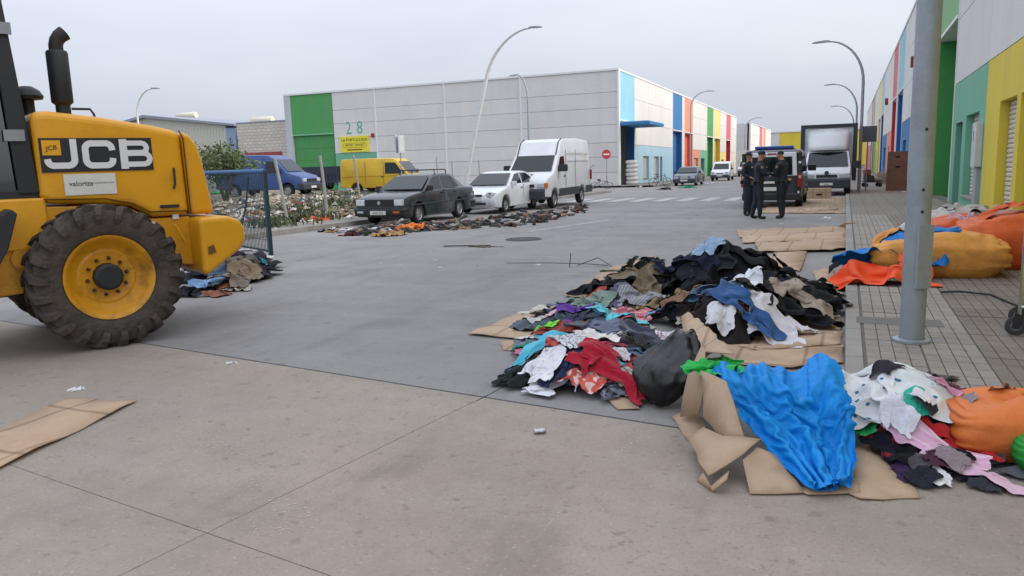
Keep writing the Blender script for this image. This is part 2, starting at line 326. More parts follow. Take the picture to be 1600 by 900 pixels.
def side_facade(par, xf, sg, segs, band, dtop, roof, base=0.):
    def bx(name, y0, y1, z0, z1, d0, d1, m, p=par):        # depth d0 (front) .. d1 (back) behind the face
        xa, xb = xf-sg*d0, xf-sg*d1
        return MB().box(min(xa, xb), max(xa, xb), y0, y1, base+z0, base+z1, True).build(name, m, p)
    for sgm in segs:
        kind, y0, y1 = sgm[:3]
        if kind == 'wall':
            bands, wins = sgm[3], sgm[4]
            mb = MB(); x0, x1 = sorted((xf-sg*.30, xf-sg*.6)); mb.box(x0, x1, y0, y1, base-.5, base+roof-.1, True)
            mb.build('backing_wall', M_joint, par)
            nc = max(1, round((y1-y0)/5.4)); zs = [band, band+(roof-band)*.33, band+(roof-band)*.66, roof-.12]
            for c in range(nc):
                a_, b_ = y0+(y1-y0)*c/nc, y0+(y1-y0)*(c+1)/nc
                for z0, z1 in zip(zs, zs[1:]): bx('wall_panel', a_+.008, b_-.008, z0+.012, z1-.012, 0, .29, M_panel)
            for (ya, yb_, m) in bands:
                cuts = sorted([w for w in wins if w[0] >= ya and w[1] <= yb_]); k = ya; mb = MB()
                def q(yy0, yy1, z0, z1):
                    xx = sorted((xf, xf-sg*.29)); mb.box(xx[0], xx[1], yy0, yy1, base+z0, base+z1, True)
                for w in cuts:
                    if w[0] > k: q(k, w[0], -.5, band-.012)
                    q(w[0], w[1], w[3], band-.012)
                    if w[2] > .02: q(w[0], w[1], -.5, w[2])
                    k = w[1]
                if k < yb_: q(k, yb_, -.5, band-.012)
                mb.build('painted_band', m, par)
            for w in wins:
                wn = bx('window_opening', w[0]+.002, w[1]-.002, w[2]-.02, w[3]+.02, .255, .285, M_wframe)
                mb = MB(); z = w[2]
                if w[4] == 'shutter':
                    while z < w[3]-.01:
                        e = min(z+.105, w[3]); xx = sorted((xf-sg*.215, xf-sg*.25)); xm = xf-sg*.19
                        P = [(xx[0] if sg < 0 else xx[1], z+.004), (xm, z+.035), (xm, e-.03), (xx[0] if sg < 0 else xx[1], e-.004)]
                        V = []
                        for yy in (w[0]+.03, w[1]-.03): V += [(p[0], yy, base+p[1]+zg(yy)) for p in P]
                        mb.add(V, [(0, 1, 5, 4), (1, 2, 6, 5), (2, 3, 7, 6)]); z = e
                    mb.build('shutter', M_shut, wn)
                else:
                    xx = sorted((xf-sg*.22, xf-sg*.25)); mb.box(xx[0], xx[1], w[0]+.05, w[1]-.05, base+w[2]+.05, base+w[3]-.05, True); mb.build('pane', mat('pale_blind', 'b9b2a6', .3) if w[4] == 'blind' else glass('window_glass', '26303a'), wn)
                if w[2] > .02: bx('sill', w[0]-.05, w[1]+.05, w[2]-.05, w[2]+.004, -.05, .2, M_kerb, wn)
        elif kind == 'door':
            up, lo, openb = sgm[3], sgm[4], sgm[5]
            bx('upper_panel', y0+.12, y1-.12, dtop+.1, roof-.12, .0, .3, up)
            bx('lintel', y0+.1, y1-.1, dtop-.02, dtop+.085, -.06, .62, M_trim)
            bx('jamb', y0, y0+.11, -.5, roof-.12, -.02, .6, M_trim); bx('jamb', y1-.11, y1, -.5, roof-.12, -.02, .6, M_trim)
            bx('reveal', y0+.112, y0+.16, -.5, dtop-.03, .02, .62, lo); bx('reveal', y1-.16, y1-.112, -.5, dtop-.03, .02, .62, lo)
            if not openb:
                dl = bx('door_leaf', y0+.16, y1-.16, -.5, dtop-.03, .60, .66, lo)
                for k in range(6): bx('door_section', y0+.17, y1-.17, dtop/6*k+.015-.05, dtop/6*(k+1)-.015-.05, .57, .598, lo, dl)
        elif kind == 'pillar':
            bx('pillar', y0, y1, -.5, roof-.12, 0, .6, sgm[3])
    ya, ye = segs[0][1], segs[-1][2]
    bx('roof_coping', ya, ye, roof-.118, roof+.03, -.05, .62, M_trim)
# --- warehouse with the number 28
XL = -16.34; YL = 59.32; bl = zg(YL)
wh = empty('warehouse', (0, 0, 0), 0, 'long grey warehouse numbered 28 with cream, blue, orange and green street side', 'warehouse')
side_facade(wh, XL, 1, [('door', 59.75, 64.4, PC['lightblue'], PC['dblue'], True),
  ('wall', 64.4, 79.9, [(64.4, 79.9, PC['skyblue'])], [(67.3, 69.6, .45, 2.45, 'blind'), (71.6, 73.6, .45, 2.45, 'blind'), (74.1, 75.1, .02, 2.45, 'glass')]),
  ('door', 79.9, 85.0, PC['blue'], PC['dblue'], False), ('pillar', 85.0, 86.2, PC['cream']), ('door', 86.2, 91.3, PC['salmon'], PC['orange'], False),
  ('wall', 91.3, 101.2, [(91.3, 96.3, PC['salmon']), (96.3, 101.2, PC['teal'])], [(92.3, 95, .1, 2.4, 'blind'), (97, 99.6, .1, 2.4, 'glass')]),
  ('door', 101.2, 106.3, PC['green'], PC['midgreen'], False), ('pillar', 106.3, 107.4, PC['cream']), ('door', 107.4, 112.7, PC['pyellow'], PC['ochre'], False),
  ('wall', 112.7, 118.4, [(112.7, 118.4, PC['pyellow'])], [(114, 116.5, .1, 2.3, 'glass')]), ('door', 118.4, 123.3, PC['pink'], PC['red'], False),
  ('wall', 123.3, 130.2, [(123.3, 130.2, PC['cream'])], [])], 3.37, 5.15, 9.02)
mb = MB(); mb.box(-48.0, XL-9, 59.75, 130.2, -1, 8.7, True); mb.box(XL-9, XL-.62, 64.5, 130.2, -1, 8.7, True); mb.box(XL-9, XL-.62, 59.75, 64.5, 5.2, 8.7, True); mb.box(XL-9, XL-.62, 59.75, 64.5, -.2, .02, True)
mb.build('core', mat('core_wall', '8b8c8f', .9), wh)
xg = [-48.0, -43.0, -38.45, -31.5, -24.5, -16.36]; zr = [bl-.4, bl+1.15, bl+2.35, bl+3.46, bl+4.83, bl+6.12, bl+7.31, bl+8.9]
for i in range(len(xg)-1):
    for j in range(len(zr)-1):
        if i == 0: continue
        if i == 1 and j < 3: continue
        MB().box(xg[i]+.008, xg[i+1]-.008, YL, YL+.3, zr[j]+.012, zr[j+1]-.012).build('wall_panel', M_panel, wh)
MB().box(-48, -16.6, YL+.3, YL+.42, bl-.5, bl+8.88).build('backing_wall', M_joint, wh)
for x in xg[2:-1]: MB().box(x-.06, x+.06, YL-.07, YL+.0, bl-.3, bl+8.9).build('downpipe', M_trim, wh)
MB().box(-48.4, -47.7, YL-.06, YL+.44, bl-.5, bl+8.9).build('corner_pillar', mat('pale_metal', 'b9bdc2', .5), wh)
MB().box(-16.42, -16.28, YL-.05, YL+.43, bl-.5, bl+8.9).build('corner_pillar', M_trim, wh)
MB().box(-48.4, -16.28, YL-.08, YL+.6, bl+8.905, bl+9.05).build('roof_coping', M_trim, wh)
MB().box(-47.7, -43.05, YL+.02, YL+.3, bl+5.35, bl+8.88).build('green_upper_panel', PC['green'], wh)
MB().box(-47.7, -43.05, YL-.02, YL+.35, bl+5.22, bl+5.34).build('lintel', mat('pale_green_metal', '7dbb92', .6), wh)
dl = MB().box(-47.7, -43.05, YL+.2, YL+.3, bl-.4, bl+5.2).build('door_leaf', PC['midgreen'], wh)
for k in range(5): MB().box(-47.6, -43.15, YL+.16, YL+.198, bl-.3+k*1.08, bl+.76+k*1.08).build('door_section', PC['midgreen'], dl)
MB().box(-42.99, -38.46, YL, YL+.3, bl-.4, bl+3.45).build('teal_band', PC['teal'], wh)
d2 = MB().box(-42.0, -41.0, YL-.02, YL+.02, bl-.1, bl+2.2).build('side_door', mat('side_door_grey', 'c2c6c6', .6), wh)
FY = ((1, 0, 0), (0, 0, 1))
sg_ = MB().box(-42.35, -39.25, YL-.09, YL-.003, bl+3.52, bl+4.94).build('shop_sign', mat('sign_yellow', 'e6d83c', .5, var=.04), wh)
M_ink = mat('sign_ink', '26301f', .6); M_teal = mat('number_teal', '5fae9c', .7)
text('sign_lettering', 'LA PORTUGUESA', .37, M_ink, sg_, frame4((-40.8, YL-.095, bl+4.6), *FY), sx=.98)
text('sign_lettering', 'IMPORT  EXPORT', .26, M_ink, sg_, frame4((-40.8, YL-.095, bl+4.13), *FY))
mb = MB(); P = [(-40.8+1.28*math.copysign(abs(math.cos(t))**.4, math.cos(t)), bl+4.13+.19*math.copysign(abs(math.sin(t))**.5, math.sin(t))) for t in np.linspace(0, 2*math.pi, 33)]
mb.tube([(x, YL-.095, z) for x, z in P], .012, 5); mb.build('sign_oval', M_ink, sg_)
MB().box(-41.6, -40.0, YL-.098, YL-.091, bl+3.68, bl+3.79).build('sign_bar', mat('sign_brown', '7a4a20', .7), sg_)
text('building_number', '2', 1.62, M_teal, wh, frame4((-41.4, YL-.006, bl+5.62), *FY), sx=.8); text('building_number', '8', 1.62, M_teal, wh, frame4((-40.2, YL-.006, bl+5.62), *FY), sx=.8)
MB().box(-38.95, -38.7, YL-.16, YL-.003, bl+4.75, bl+5.1).build('alarm_box', mat('alarm_red', '8b2b2e', .5), wh)
cn = MB().box(XL, XL+2.4, 59.6, 64.7, 4.75, 4.98, True).build('canopy', PC['blue'], wh)
MB().box(XL+.02, XL+2.3, 59.7, 64.6, 4.985, 5.05, True).build('canopy_top', PC['lightblue'], cn)
# graffiti near the corner
mb = MB(); x = -21.6
for k in range(6):
    P = [(x+.55*k+.45*t+.12*math.sin(9*t+k), YL-.006, bl+1.5+.32*math.sin(6.3*t+k*1.7)*(1+.3*math.sin(k))) for t in np.linspace(0, 1, 12)]
    mb.tube(P, .02, 4)
mb.build('graffiti_scrawl', mat('graffiti', '7b6670', .8), wh)
# --- warehouse row on the right
wr = empty('warehouse', (0, 0, 0), 0, 'row of colourful warehouse units along the right pavement, green and yellow nearest', 'warehouse')
side_facade(wr, BX, -1, [('wall', 2.0, 8.4, [(2, 8.4, PC['yellow'])], []), ('door', 8.4, 13.6, PC['pyellow'], PC['ochre'], False),
  ('wall', 13.6, 22.6, [(13.6, 22.6, PC['yellow'])], [(16.1, 18.35, .02, 2.65, 'shutter'), (18.75, 20.65, .02, 2.65, 'shutter')]),
  ('wall', 22.6, 28.95, [(22.6, 28.95, PC['teal'])], [(23.6, 26.0, .35, 2.62, 'shutter'), (26.7, 28.2, .02, 2.5, 'glass')]),
  ('door', 28.95, 34.7, PC['pgreen'], PC['midgreen'], False), ('pillar', 34.7, 35.9, PC['cream']), ('door', 35.9, 41.2, PC['pink'], PC['red'], False),
  ('wall', 41.2, 54.8, [(41.2, 48, PC['salmon']), (48, 54.8, PC['blue'])], [(43, 45, .3, 2.6, 'shutter'), (50.5, 53, .3, 2.6, 'glass')]),
  ('door', 54.8, 60.4, PC['lightblue'], PC['dblue'], False), ('pillar', 60.4, 61.8, PC['cream']), ('door', 61.8, 67.4, PC['pink'], PC['red'], False),
  ('wall', 67.4, 82, [(67.4, 74, PC['salmon']), (74, 82, PC['blue'])], [(69, 71.4, .1, 2.6, 'shutter'), (76, 79, .1, 2.6, 'glass')]),
  ('door', 82, 87.5, PC['skyblue'], PC['dblue'], False), ('pillar', 87.5, 89, PC['cream']), ('door', 89, 94.5, PC['pyellow'], PC['yellow'], False),
  ('wall', 94.5, 108, [(94.5, 101, PC['yellow']), (101, 108, PC['green'])], [(97, 99, .1, 2.6, 'glass')]),
  ('door', 108, 113.5, PC['pgreen'], PC['midgreen'], False), ('pillar', 113.5, 115, PC['cream']), ('door', 115, 120.5, PC['pink'], PC['red'], False),
  ('wall', 120.5, 150, [(120.5, 135, PC['pink']), (135, 150, PC['salmon'])], [])], 3.75, 5.85, 9.85, .05)
mb = MB(); mb.box(BX+.68, BX+22, 2.0, 150, -1, 9.5, True); mb.build('core', mat('core_wall', '8b8c8f', .9), wr)
MB().box(BX+.0, BX+22, 1.75, 1.99, -.1, 9.8).build('end_wall', M_panel, wr)
FX = ((0, -1, 0), (0, 0, 1))
text('building_number', 'V8', 2.0, M_teal, wr, frame4((BX-.006, 27.3, 7.42), *FX), sx=.8)
mbx = MB().box(BX-.16, BX-.002, 22.75, 23.42, 1.15, 2.25).build('meter_box', mat('meter_grey', 'c3c5c4', .5), wr); bevel(mbx, .01)
MB().box(BX-.165, BX-.158, 23.12, 23.17, 1.8, 2.05).build('lock_slot', M_dark, mbx); MB().box(BX-.09, BX-.002, 22.85, 23.32, 0, 1.14).build('cable_cover', mat('cable_grey', '9fa3a3', .6), wr)
for (y_, z_) in ((45.8, 6.2), (74.5, 6.2)): MB().box(BX-.25, BX-.002, y_, y_+.35, z_, z_+.55, True).build('alarm_box', mat('alarm_red', '8b2b2e', .5), wr)
# --- farther buildings
w2 = empty('warehouse', (0, 0, 0), 0, 'smaller grey and cream warehouse with pink strips beyond the coloured row', 'warehouse')
side_facade(w2, -16.3, 1, [('wall', 150, 166, [(150, 166, PC['cream'])], []), ('door', 166, 172, PC['pink'], PC['pink'], False), ('pillar', 172, 174, PC['cream']), ('door', 174, 179, PC['salmon'], PC['red'], False), ('wall', 179, 192, [(179, 192, PC['cream'])], [])], 3.3, 5, 9.1)
MB().box(-30, -16.95, 150.3, 192, -3, 7.2).build('core', mat('core_wall', '8b8c8f', .9), w2)
for i in range(3):
    for j in range(4): MB().box(-30+i*4.55+.01, -30+(i+1)*4.55-.01, 150, 150.28, zg(150)+j*2.25+.01, zg(150)+(j+1)*2.25-.01).build('wall_panel', M_panel, w2)
w3 = empty('warehouse', (0, 0, 0), 0, 'low warehouse with a yellow front closing the far end of the street', 'warehouse')
pa, pb, pc = AT(1203, 208, Y=235), AT(1218, 208, Y=235), AT(1262, 208, Y=235)
MB().box(pa.x, pb.x, 235, 250, -3, pa.z).build('wall_panel', M_panel, w3); MB().box(pb.x+.02, pc.x+30, 235, 250, -3, pa.z).build('yellow_wall', PC['yellow'], w3)
MB().box(pa.x-.2, pc.x+30.2, 234.8, 250.2, pa.z+.002, pa.z+.3).build('roof_coping', M_trim, w3)
# --- shed and white brick store on the far left
w4 = empty('metal_shed', (0, 0, 0), 0, 'pale metal shed with low gable roof behind the excavating machine', 'shed')
M_clad = mat('pale_cladding', 'c3c2b6', .6, var=.05); M_cladb = mat('blue_cladding', '8ea1bd', .5, var=.05); M_roofm = mat('grey_roof', '8d93a0', .5)
Ys = 62.0; zb = zg(Ys)
p1, p2, p3, p4 = AT(205, 188, Y=Ys), AT(228, 184, Y=Ys), AT(352, 196, Y=Ys), AT(367, 197, Y=Ys)
MB().prism([(p1.x-12, zb-.3), (p3.x, zb-.3), (p3.x, p3.z), (p2.x, p2.z), (p1.x-12, p2.z-2.2)], Ys, Ys+30).build('gable_wall', M_clad, w4)
mb = MB()
for k in range(46):
    x = p2.x-6+k*.42
    if x < p3.x-.1:
        zt = p2.z+(p3.z-p2.z)*max(0, (x-p2.x))/(p3.x-p2.x)-.35-max(0, p2.x-x)*.16
        mb.box(x, x+.1, Ys-.04, Ys, zb, zt)
mb.build('cladding_ribs', M_clad, w4)
MB().box(p3.x+.01, p4.x, Ys-.02, Ys+30, zb-.3, p4.z-.15).build('blue_corner', M_cladb, w4)
mb = MB(); mb.prism([(p2.x, p2.z), (p4.x+.3, p4.z-.02), (p4.x+.3, p4.z+.2), (p2.x, p2.z+.28)], Ys-.4, Ys+30.2); mb.prism([(p2.x, p2.z), (p1.x-12.4, p2.z-2.3), (p1.x-12.4, p2.z-2.05), (p2.x, p2.z+.28)], Ys-.4, Ys+30.2); mb.build('roof', M_roofm, w4)
for px_ in (292, 410):
    c = AT(px_, 181 if px_ < 300 else 188, Y=Ys+14); v = MB().lathe([(0, -1.6), (.35, -1.6), (.42, -1.5), (.42, 1.5), (.35, 1.6), (0, 1.6)], 12, 'x').build('roof_ventilator', mat('ventilator_cream', 'd5cdb8', .5), w4, 40); v.location = c
    MB().box(c.x-1.3, c.x+1.3, Ys+13.8, Ys+14.2, c.z-1.6, c.z-.3).build('ventilator_base', M_roofm, w4)
w5 = empty('brick_store', (0, 0, 0), 0, 'low white block-built store with red door lintel beside the green wall', 'building')
def brick_mat(name, c1, c2, mortar, sx):
    m = bpy.data.materials.new(name); m.use_nodes = True; n = m.node_tree.nodes; l = m.node_tree.links.new; b_ = n['Principled BSDF']; b_.inputs['Roughness'].default_value = .85
    tc = n.new('ShaderNodeTexCoord'); mp = n.new('ShaderNodeMapping'); mp.inputs['Rotation'].default_value = (math.radians(90), 0, 0); l(tc.outputs['Object'], mp.inputs[0])
    br = n.new('ShaderNodeTexBrick'); l(mp.outputs[0], br.inputs['Vector']); br.inputs['Color1'].default_value = (*lin(c1), 1); br.inputs['Color2'].default_value = (*lin(c2), 1); br.inputs['Mortar'].default_value = (*lin(mortar), 1)
    br.inputs['Scale'].default_value = 1; br.inputs['Brick Width'].default_value = .6*sx; br.inputs['Row Height'].default_value = .3*sx; br.inputs['Mortar Size'].default_value = .025
    l(br.outputs['Color'], b_.inputs['Base Color']); return m
q1, q2 = AT(368, 194, Y=61), AT(446, 192, Y=61)
MB().box(q1.x+.1, q2.x+1.2, 61.0, 75, zb-.3, q1.z).build('block_wall', brick_mat('white_block', 'd2cbc0', 'c6bfb4', 'a59f97', 1.0), w5)
MB().box(q1.x+.05, q2.x+1.25, 60.95, 75, q1.z+.002, q1.z+.12).build('roof_coping', M_roofm, w5)
r1, r2 = AT(382, 239, Y=60.9), AT(440, 247, Y=60.9)
MB().box(r1.x, r2.x, 60.85, 60.998, r2.z, r1.z).build('door_lintel', mat('lintel_red', '9a4545', .6), w5); MB().box(r1.x+.15, r2.x-.15, 60.9, 60.996, zb-.2, r2.z-.005).build('roller_door', mat('roller_red', 'a56a62', .6), w5)
# ================= vehicles =================
def inset_ring(P, d):
    n = len(P); out = []
    area = sum(P[i][0]*P[(i+1) % n][1]-P[(i+1) % n][0]*P[i][1] for i in range(n)); sg = 1 if area > 0 else -1
    for i in range(n):
        a, b, c = Vector(P[i-1]), Vector(P[i]), Vector(P[(i+1) % n]); e1 = (b-a).normalized(); e2 = (c-b).normalized()
        n1 = Vector((-e1.y, e1.x))*sg; n2 = Vector((-e2.y, e2.x))*sg; m_ = (n1+n2)
        m_ = m_.normalized() if m_.length > 1e-6 else n1
        out.append((b.x+m_.x*d, b.y+m_.y*d))
    return out
def arch(cx, r, z0, n=10, zc=None):                 # points over a wheel opening, rear to front (falling x)
    zc = z0 if zc is None else zc
    return [(cx+r*math.cos(t), zc+r*math.sin(t)) for t in np.linspace(math.pi*.0, math.pi, n)]
def pillow(name, ring, W, m, parent, fn=None, edge=.05, smooth=35, ts=None):
    fn = fn or (lambda x, z: 1.)
    T = ts or [(-1, 1.), (-.985, .45), (-.93, .1), (-.5, 0), (0, 0), (.5, 0), (.93, .1), (.985, .45), (1, 1.)]
    V = []; F = []; n = len(ring)
    for t, e in T:
        for (x, z) in inset_ring(ring, edge*e): V.append((x, t*W/2*fn(x, z), z))
    for k in range(len(T)-1):
        for i in range(n): j = (i+1) % n; F.append((k*n+i, k*n+j, (k+1)*n+j, (k+1)*n+i))
    F.append(tuple(range(n-1, -1, -1))); F.append(tuple((len(T)-1)*n+i for i in range(n)))
    me = bpy.data.meshes.new(name); me.from_pydata(V, [], F); me.update()
    bm = bmesh.new(); bm.from_mesh(me); bmesh.ops.triangulate(bm, faces=[f for f in bm.faces if len(f.verts) > 4]); bmesh.ops.recalc_face_normals(bm, faces=bm.faces); bm.to_mesh(me); bm.free()
    return link(name, me, m, parent, smooth)
def dens(P, k=3):                                   # subdivide a ring's long edges
    out = []
    for i in range(len(P)):
        a, b = P[i], P[(i+1) % len(P)]; L_ = math.dist(a, b); q = max(1, int(L_/.25))
        for s in range(q): out.append((a[0]+(b[0]-a[0])*s/q, a[1]+(b[1]-a[1])*s/q))
    return out
M_tyre = mat('tyre_rubber', '1d1d1e', .85, var=.2, bump=.3); M_rimS = mat('steel_rim', '9a9b9d', .45, .6); M_blk = mat('black_plastic', '232427', .6, bump=.1)
M_gl = glass(); M_lampc = mat('headlamp_glass', 'b9c0c4', .12, .1, spec=.9); M_plate = mat('plate_white', 'd3d3cd', .5); M_red = mat('tail_red', '8e1a1c', .25); M_amb = mat('indicator_amber', 'c8651e', .3)
M_chrome = mat('chrome', 'c9cbcc', .2, .9)
_wheels = {}
def wheel(parent, x, y, z, r, w, side, style='cap', rim=None):
    key = (round(r, 3), round(w, 3), style)
    if key not in _wheels:
        t = MB().lathe([(r*.62, -w/2), (r*.9, -w/2), (r*.985, -w*.36), (r, -w*.2), (r, w*.2), (r*.985, w*.36), (r*.9, w/2), (r*.62, w/2), (r*.60, w*.3), (r*.60, -w*.3)], 28, 'y', closed=True)
        tm_ = bpy.data.meshes.new('tyre'); tm_.from_pydata(t.v, [], t.f); tm_.materials.append(M_tyre)
        d = MB().lathe([(0, w*.34), (r*.14, w*.36), (r*.18, w*.30), (r*.46, w*.36), (r*.54, w*.30), (r*.60, w*.44), (r*.635, w*.48), (r*.635, w*.2)], 28, 'y')
        dm_ = bpy.data.meshes.new('rim'); dm_.from_pydata(d.v, [], d.f); dm_.materials.append(rim or M_rimS)
        h = MB()
        for k in range(8):
            a_ = 2*math.pi*k/8; c_, s_ = math.cos(a_), math.sin(a_); q = r*.50
            h.add([(c_*q*u-s_*r*.055*v_, w*.372, s_*q*u+c_*r*.055*v_) for u, v_ in ((.86, -1), (1.06, -1), (1.06, 1), (.86, 1))], [(0, 1, 2, 3)])
        hm_ = bpy.data.meshes.new('rim_slots'); hm_.from_pydata(h.v, [], h.f); hm_.materials.append(M_blk)
        for q in (tm_, dm_): q.shade_smooth(); q.set_sharp_from_angle(angle=math.radians(40))
        _wheels[key] = (tm_, dm_, hm_)
    tm_, dm_, hm_ = _wheels[key]
    wh_ = empty('wheel', (x, y, z)); wh_.parent = parent
    if side < 0: wh_.rotation_euler = (0, 0, math.pi)
    link('tyre', tm_, None, wh_); link('rim', dm_, None, wh_); link('rim_slots', hm_, None, wh_)
    return wh_
def sidewin(name, P, half, m, parent, fn, W, off=.006):
    o = None
    for s in ((1, -1) if half == 0 else (half,)):
        Q = [(x, s*(W/2*fn(x, z)+off), z) for x, z in P]
        o = MB().panel(Q if s < 0 else Q[::-1], .004).build(name, m, parent)
    return o
def place(o, front, heading):                        # local x runs from the nose to the tail
    o.location = front; o.rotation_euler = (0, 0, heading); return o
def mirror(parent, x, y, z, s, m=None, k=1.):
    ob = MB(); ob.prism([(x-.06*k, z-.08*k), (x+.05*k, z-.07*k), (x+.06*k, z+.07*k), (x-.05*k, z+.08*k)], y+s*.02, y+s*.2*k); bevel(ob.build('mirror', m or M_blk, parent), .02)
def plate(parent, x, y, z, txt, s=-1, w=.52, h=.11):
    p = MB().box(x-.008, x+.008, y-w/2, y+w/2, z-h/2, z+h/2).build('number_plate', M_plate, parent)
    if txt: text('plate_lettering', txt, h*.8, M_ink, p, frame4((x+s*.009, y, z-.01), (0, 1 if s > 0 else -1, 0), (0, 0, 1)), .001)
# --- dark saloon with roof rack
def tumble(zb_, zt, k, nose=None):
    def f(x, z):
        v = 1-k*max(0, min(1, (z-zb_)/(zt-zb_)))
        if nose:
            L_, a_ = nose; v *= 1-a_*max(0, (.5-x)/.5)**2-a_*max(0, (x-(L_-.5))/.5)**2
        return v
    return f
def saloon(root, body, trim, L_=4.38, W_=1.67, H_=1.41, rr=.29, boxy=True):
    nose = (L_, .05 if boxy else .13); ax1, ax2 = .83, L_-1.08
    if boxy:
        low = [(.06, .24), (.04, .52), (.07, .74), (.14, .79), (.7, .885), (1.22, .94), (2.4, .95), (3.55, .96), (4.22, .95), (4.33, .90), (4.36, .55), (4.32, .26)]
        gh = [(1.14, .90), (1.90, 1.34), (2.12, 1.395), (2.6, 1.41), (3.0, 1.395), (3.16, 1.35), (3.72, .93)]
        wsb, wst = (1.17, .96), (1.87, 1.345); rwb, rwt = (3.73, .955), (3.19, 1.355)
        wins = [[(1.32, .965), (1.93, 1.315), (2.28, 1.335), (2.30, .965)], [(2.38, .965), (2.37, 1.338), (2.86, 1.33), (3.06, .965)], [(3.10, .965), (2.92, 1.325), (3.06, 1.30), (3.36, .985)]]
    else:
        low = [(.10, .22), (.02, .34), (.02, .52), (.10, .66), (.45, .80), (1.12, .93), (2.4, .96), (3.45, .99), (3.95, 1.0), (4.08, .86), (4.08, .45), (4.0, .24)]
        gh = [(1.02, .90), (1.78, 1.34), (2.1, 1.41), (2.5, 1.43), (2.95, 1.40), (3.3, 1.33), (3.86, .96)]
        wsb, wst = (1.06, .955), (1.76, 1.352); rwb, rwt = (3.87, .985), (3.34, 1.335)
        wins = [[(1.30, .99), (1.86, 1.32), (2.25, 1.355), (2.27, .99)], [(2.35, .99), (2.34, 1.36), (2.9, 1.335), (3.25, 1.18), (3.36, 1.0)]]
        ax1, ax2 = .80, .80+2.52
    low = low[::-1]                                   # tail to nose over the top, then the underside with arches
    under = [(low[-1][0]+.02, .20)]
    a1 = arch(ax1, rr+.055, .24, 11, .29)[::-1]; a2 = arch(ax2, rr+.055, .24, 11, .29)[::-1]
    ring = low+[(a1[0][0]-.02, .20)]+a1+[(a1[-1][0]+.01, .20)]+[(a2[0][0]-.01, .20)]+a2+[(a2[-1][0]+.02, .20)]
    fl = tumble(.62, .97, .03, nose)
    pillow('body', ring, W_, body, root, fl, .045)
    ft = tumble(.92, H_, .2); fg = lambda x, z: ft(x, z)*.955
    pillow('roof_and_pillars', gh, W_, body, root, fg, .04)
    for P in wins:
        for s in (1, -1): sidewin('side_window', P, s, M_gl, root, fg, W_)
    for nm, b_, t_, sx in (('windscreen', wsb, wst, -1), ('rear_window', rwb, rwt, 1)):
        yb_, yt = W_/2*fg(0, b_[1])-.06, W_/2*fg(0, t_[1])-.07; o = sx*.012
        Q = [(b_[0]+o, -yb_, b_[1]+.012), (b_[0]+o, yb_, b_[1]+.012), (t_[0]+o, yt, t_[1]-.01+.004), (t_[0]+o, -yt, t_[1]-.01+.004)]
        MB().panel(Q if sx > 0 else Q[::-1], .012).build(nm, M_gl, root)
    for x in (ax1, ax2):
        for s in (1, -1): wheel(root, x, s*(W_/2-.115), rr, rr, .19, s)
    for xx in (2.33,):                                # door gaps and handles
        for s in (1, -1): MB().box(xx-.004, xx+.004, s*(W_/2*.985)-.006, s*(W_/2*.985)+.006, .30, .94).build('door_gap', M_blk, root)
    for xx in (2.2, 3.0 if boxy else 3.05):
        for s in (1, -1): MB().box(xx-.09, xx+.06, s*W_/2*.985-.02, s*W_/2*.985+.02, .82, .85).build('door_handle', M_blk, root)
    mirror(root, 1.38, W_/2*.93, 1.0, 1, trim); mirror(root, 1.38, -W_/2*.93, 1.0, -1, trim)
    return fl
M_green = mat('dark_green_paint', '262f33', .3, 0, .06, 2, coat=.5, dirt='4f5658', dscale=2, damt=.35)
jt = empty('parked_saloon', (0, 0, 0), 0, 'dark grey-green boxy saloon car with a black roof rack', 'car')
saloon(jt, M_green, M_blk)
mb = MB(); mb.prism([(-.03, .27), (-.05, .48), (.12, .50), (.3, .50), (.3, .27)], -.83, .83); o = mb.build('front_bumper', M_blk, jt); bevel(o, .04, 3)
mb = MB(); mb.prism([(4.12, .27), (4.12, .5), (4.38, .5), (4.42, .45), (4.4, .27)], -.83, .83); bevel(mb.build('rear_bumper', M_blk, jt), .04, 3)
MB().box(.025, .06, -.48, .48, .555, .735).build('grille', M_blk, jt)
for k in range(5): MB().box(.018, .03, -.47, .47, .57+k*.032, .578+k*.032).build('grille_bar', mat('grille_grey', '3a3b3d', .5), jt)
MB().lathe([(0, -.006), (.055, -.006), (.055, .01)], 18, 'x', (.014, 0, .645)).build('badge', M_chrome, jt)
for s in (1, -1):
    hl = MB().box(.02, .09, s*.64-.15, s*.64+.15, .56, .735).build('headlight', M_lampc, jt); bevel(hl, .02); MB().box(.012, .0195, s*.64-.13, s*.64+.13, .58, .715).build('headlight_lens', mat('lens', 'd5dbdd', .1, spec=1), hl)
    MB().box(4.345, 4.38, s*.62-.17, s*.62+.17, .6, .78).build('tail_light', M_red, jt); MB().box(-.062, -.03, s*.6-.1, s*.6+.1, .36, .42).build('indicator', M_amb if s < 0 else M_lampc, jt)
plate(jt, -.06, 0, .37, '6996 T10', -1); mb = MB().tube([(1.2, -.4, .985), (1.5, -.1, 1.13)], .008, 5); mb.tube([(1.2, .15, .985), (1.5, .42, 1.13)], .008, 5); mb.build('wipers', M_blk, jt)
for s in (1, -1): MB().box(.35, 4.2, s*.838-.012, s*.838+.006, .55, .585).build('side_moulding', mat('moulding', '3c4346', .5), jt)
for x in (2.15, 2.85):
    mb = MB().tube([(x, -.62, 1.37), (x, -.60, 1.5), (x, -.56, 1.52), (x, .56, 1.52), (x, .60, 1.5), (x, .62, 1.37)], .016, 6); mb.build('roof_rack_bar', M_blk, jt)
for s in (1, -1): MB().tube([(2.1, s*.56, 1.525), (2.9, s*.56, 1.525)], .012, 6).build('roof_rack_rail', M_blk, jt)
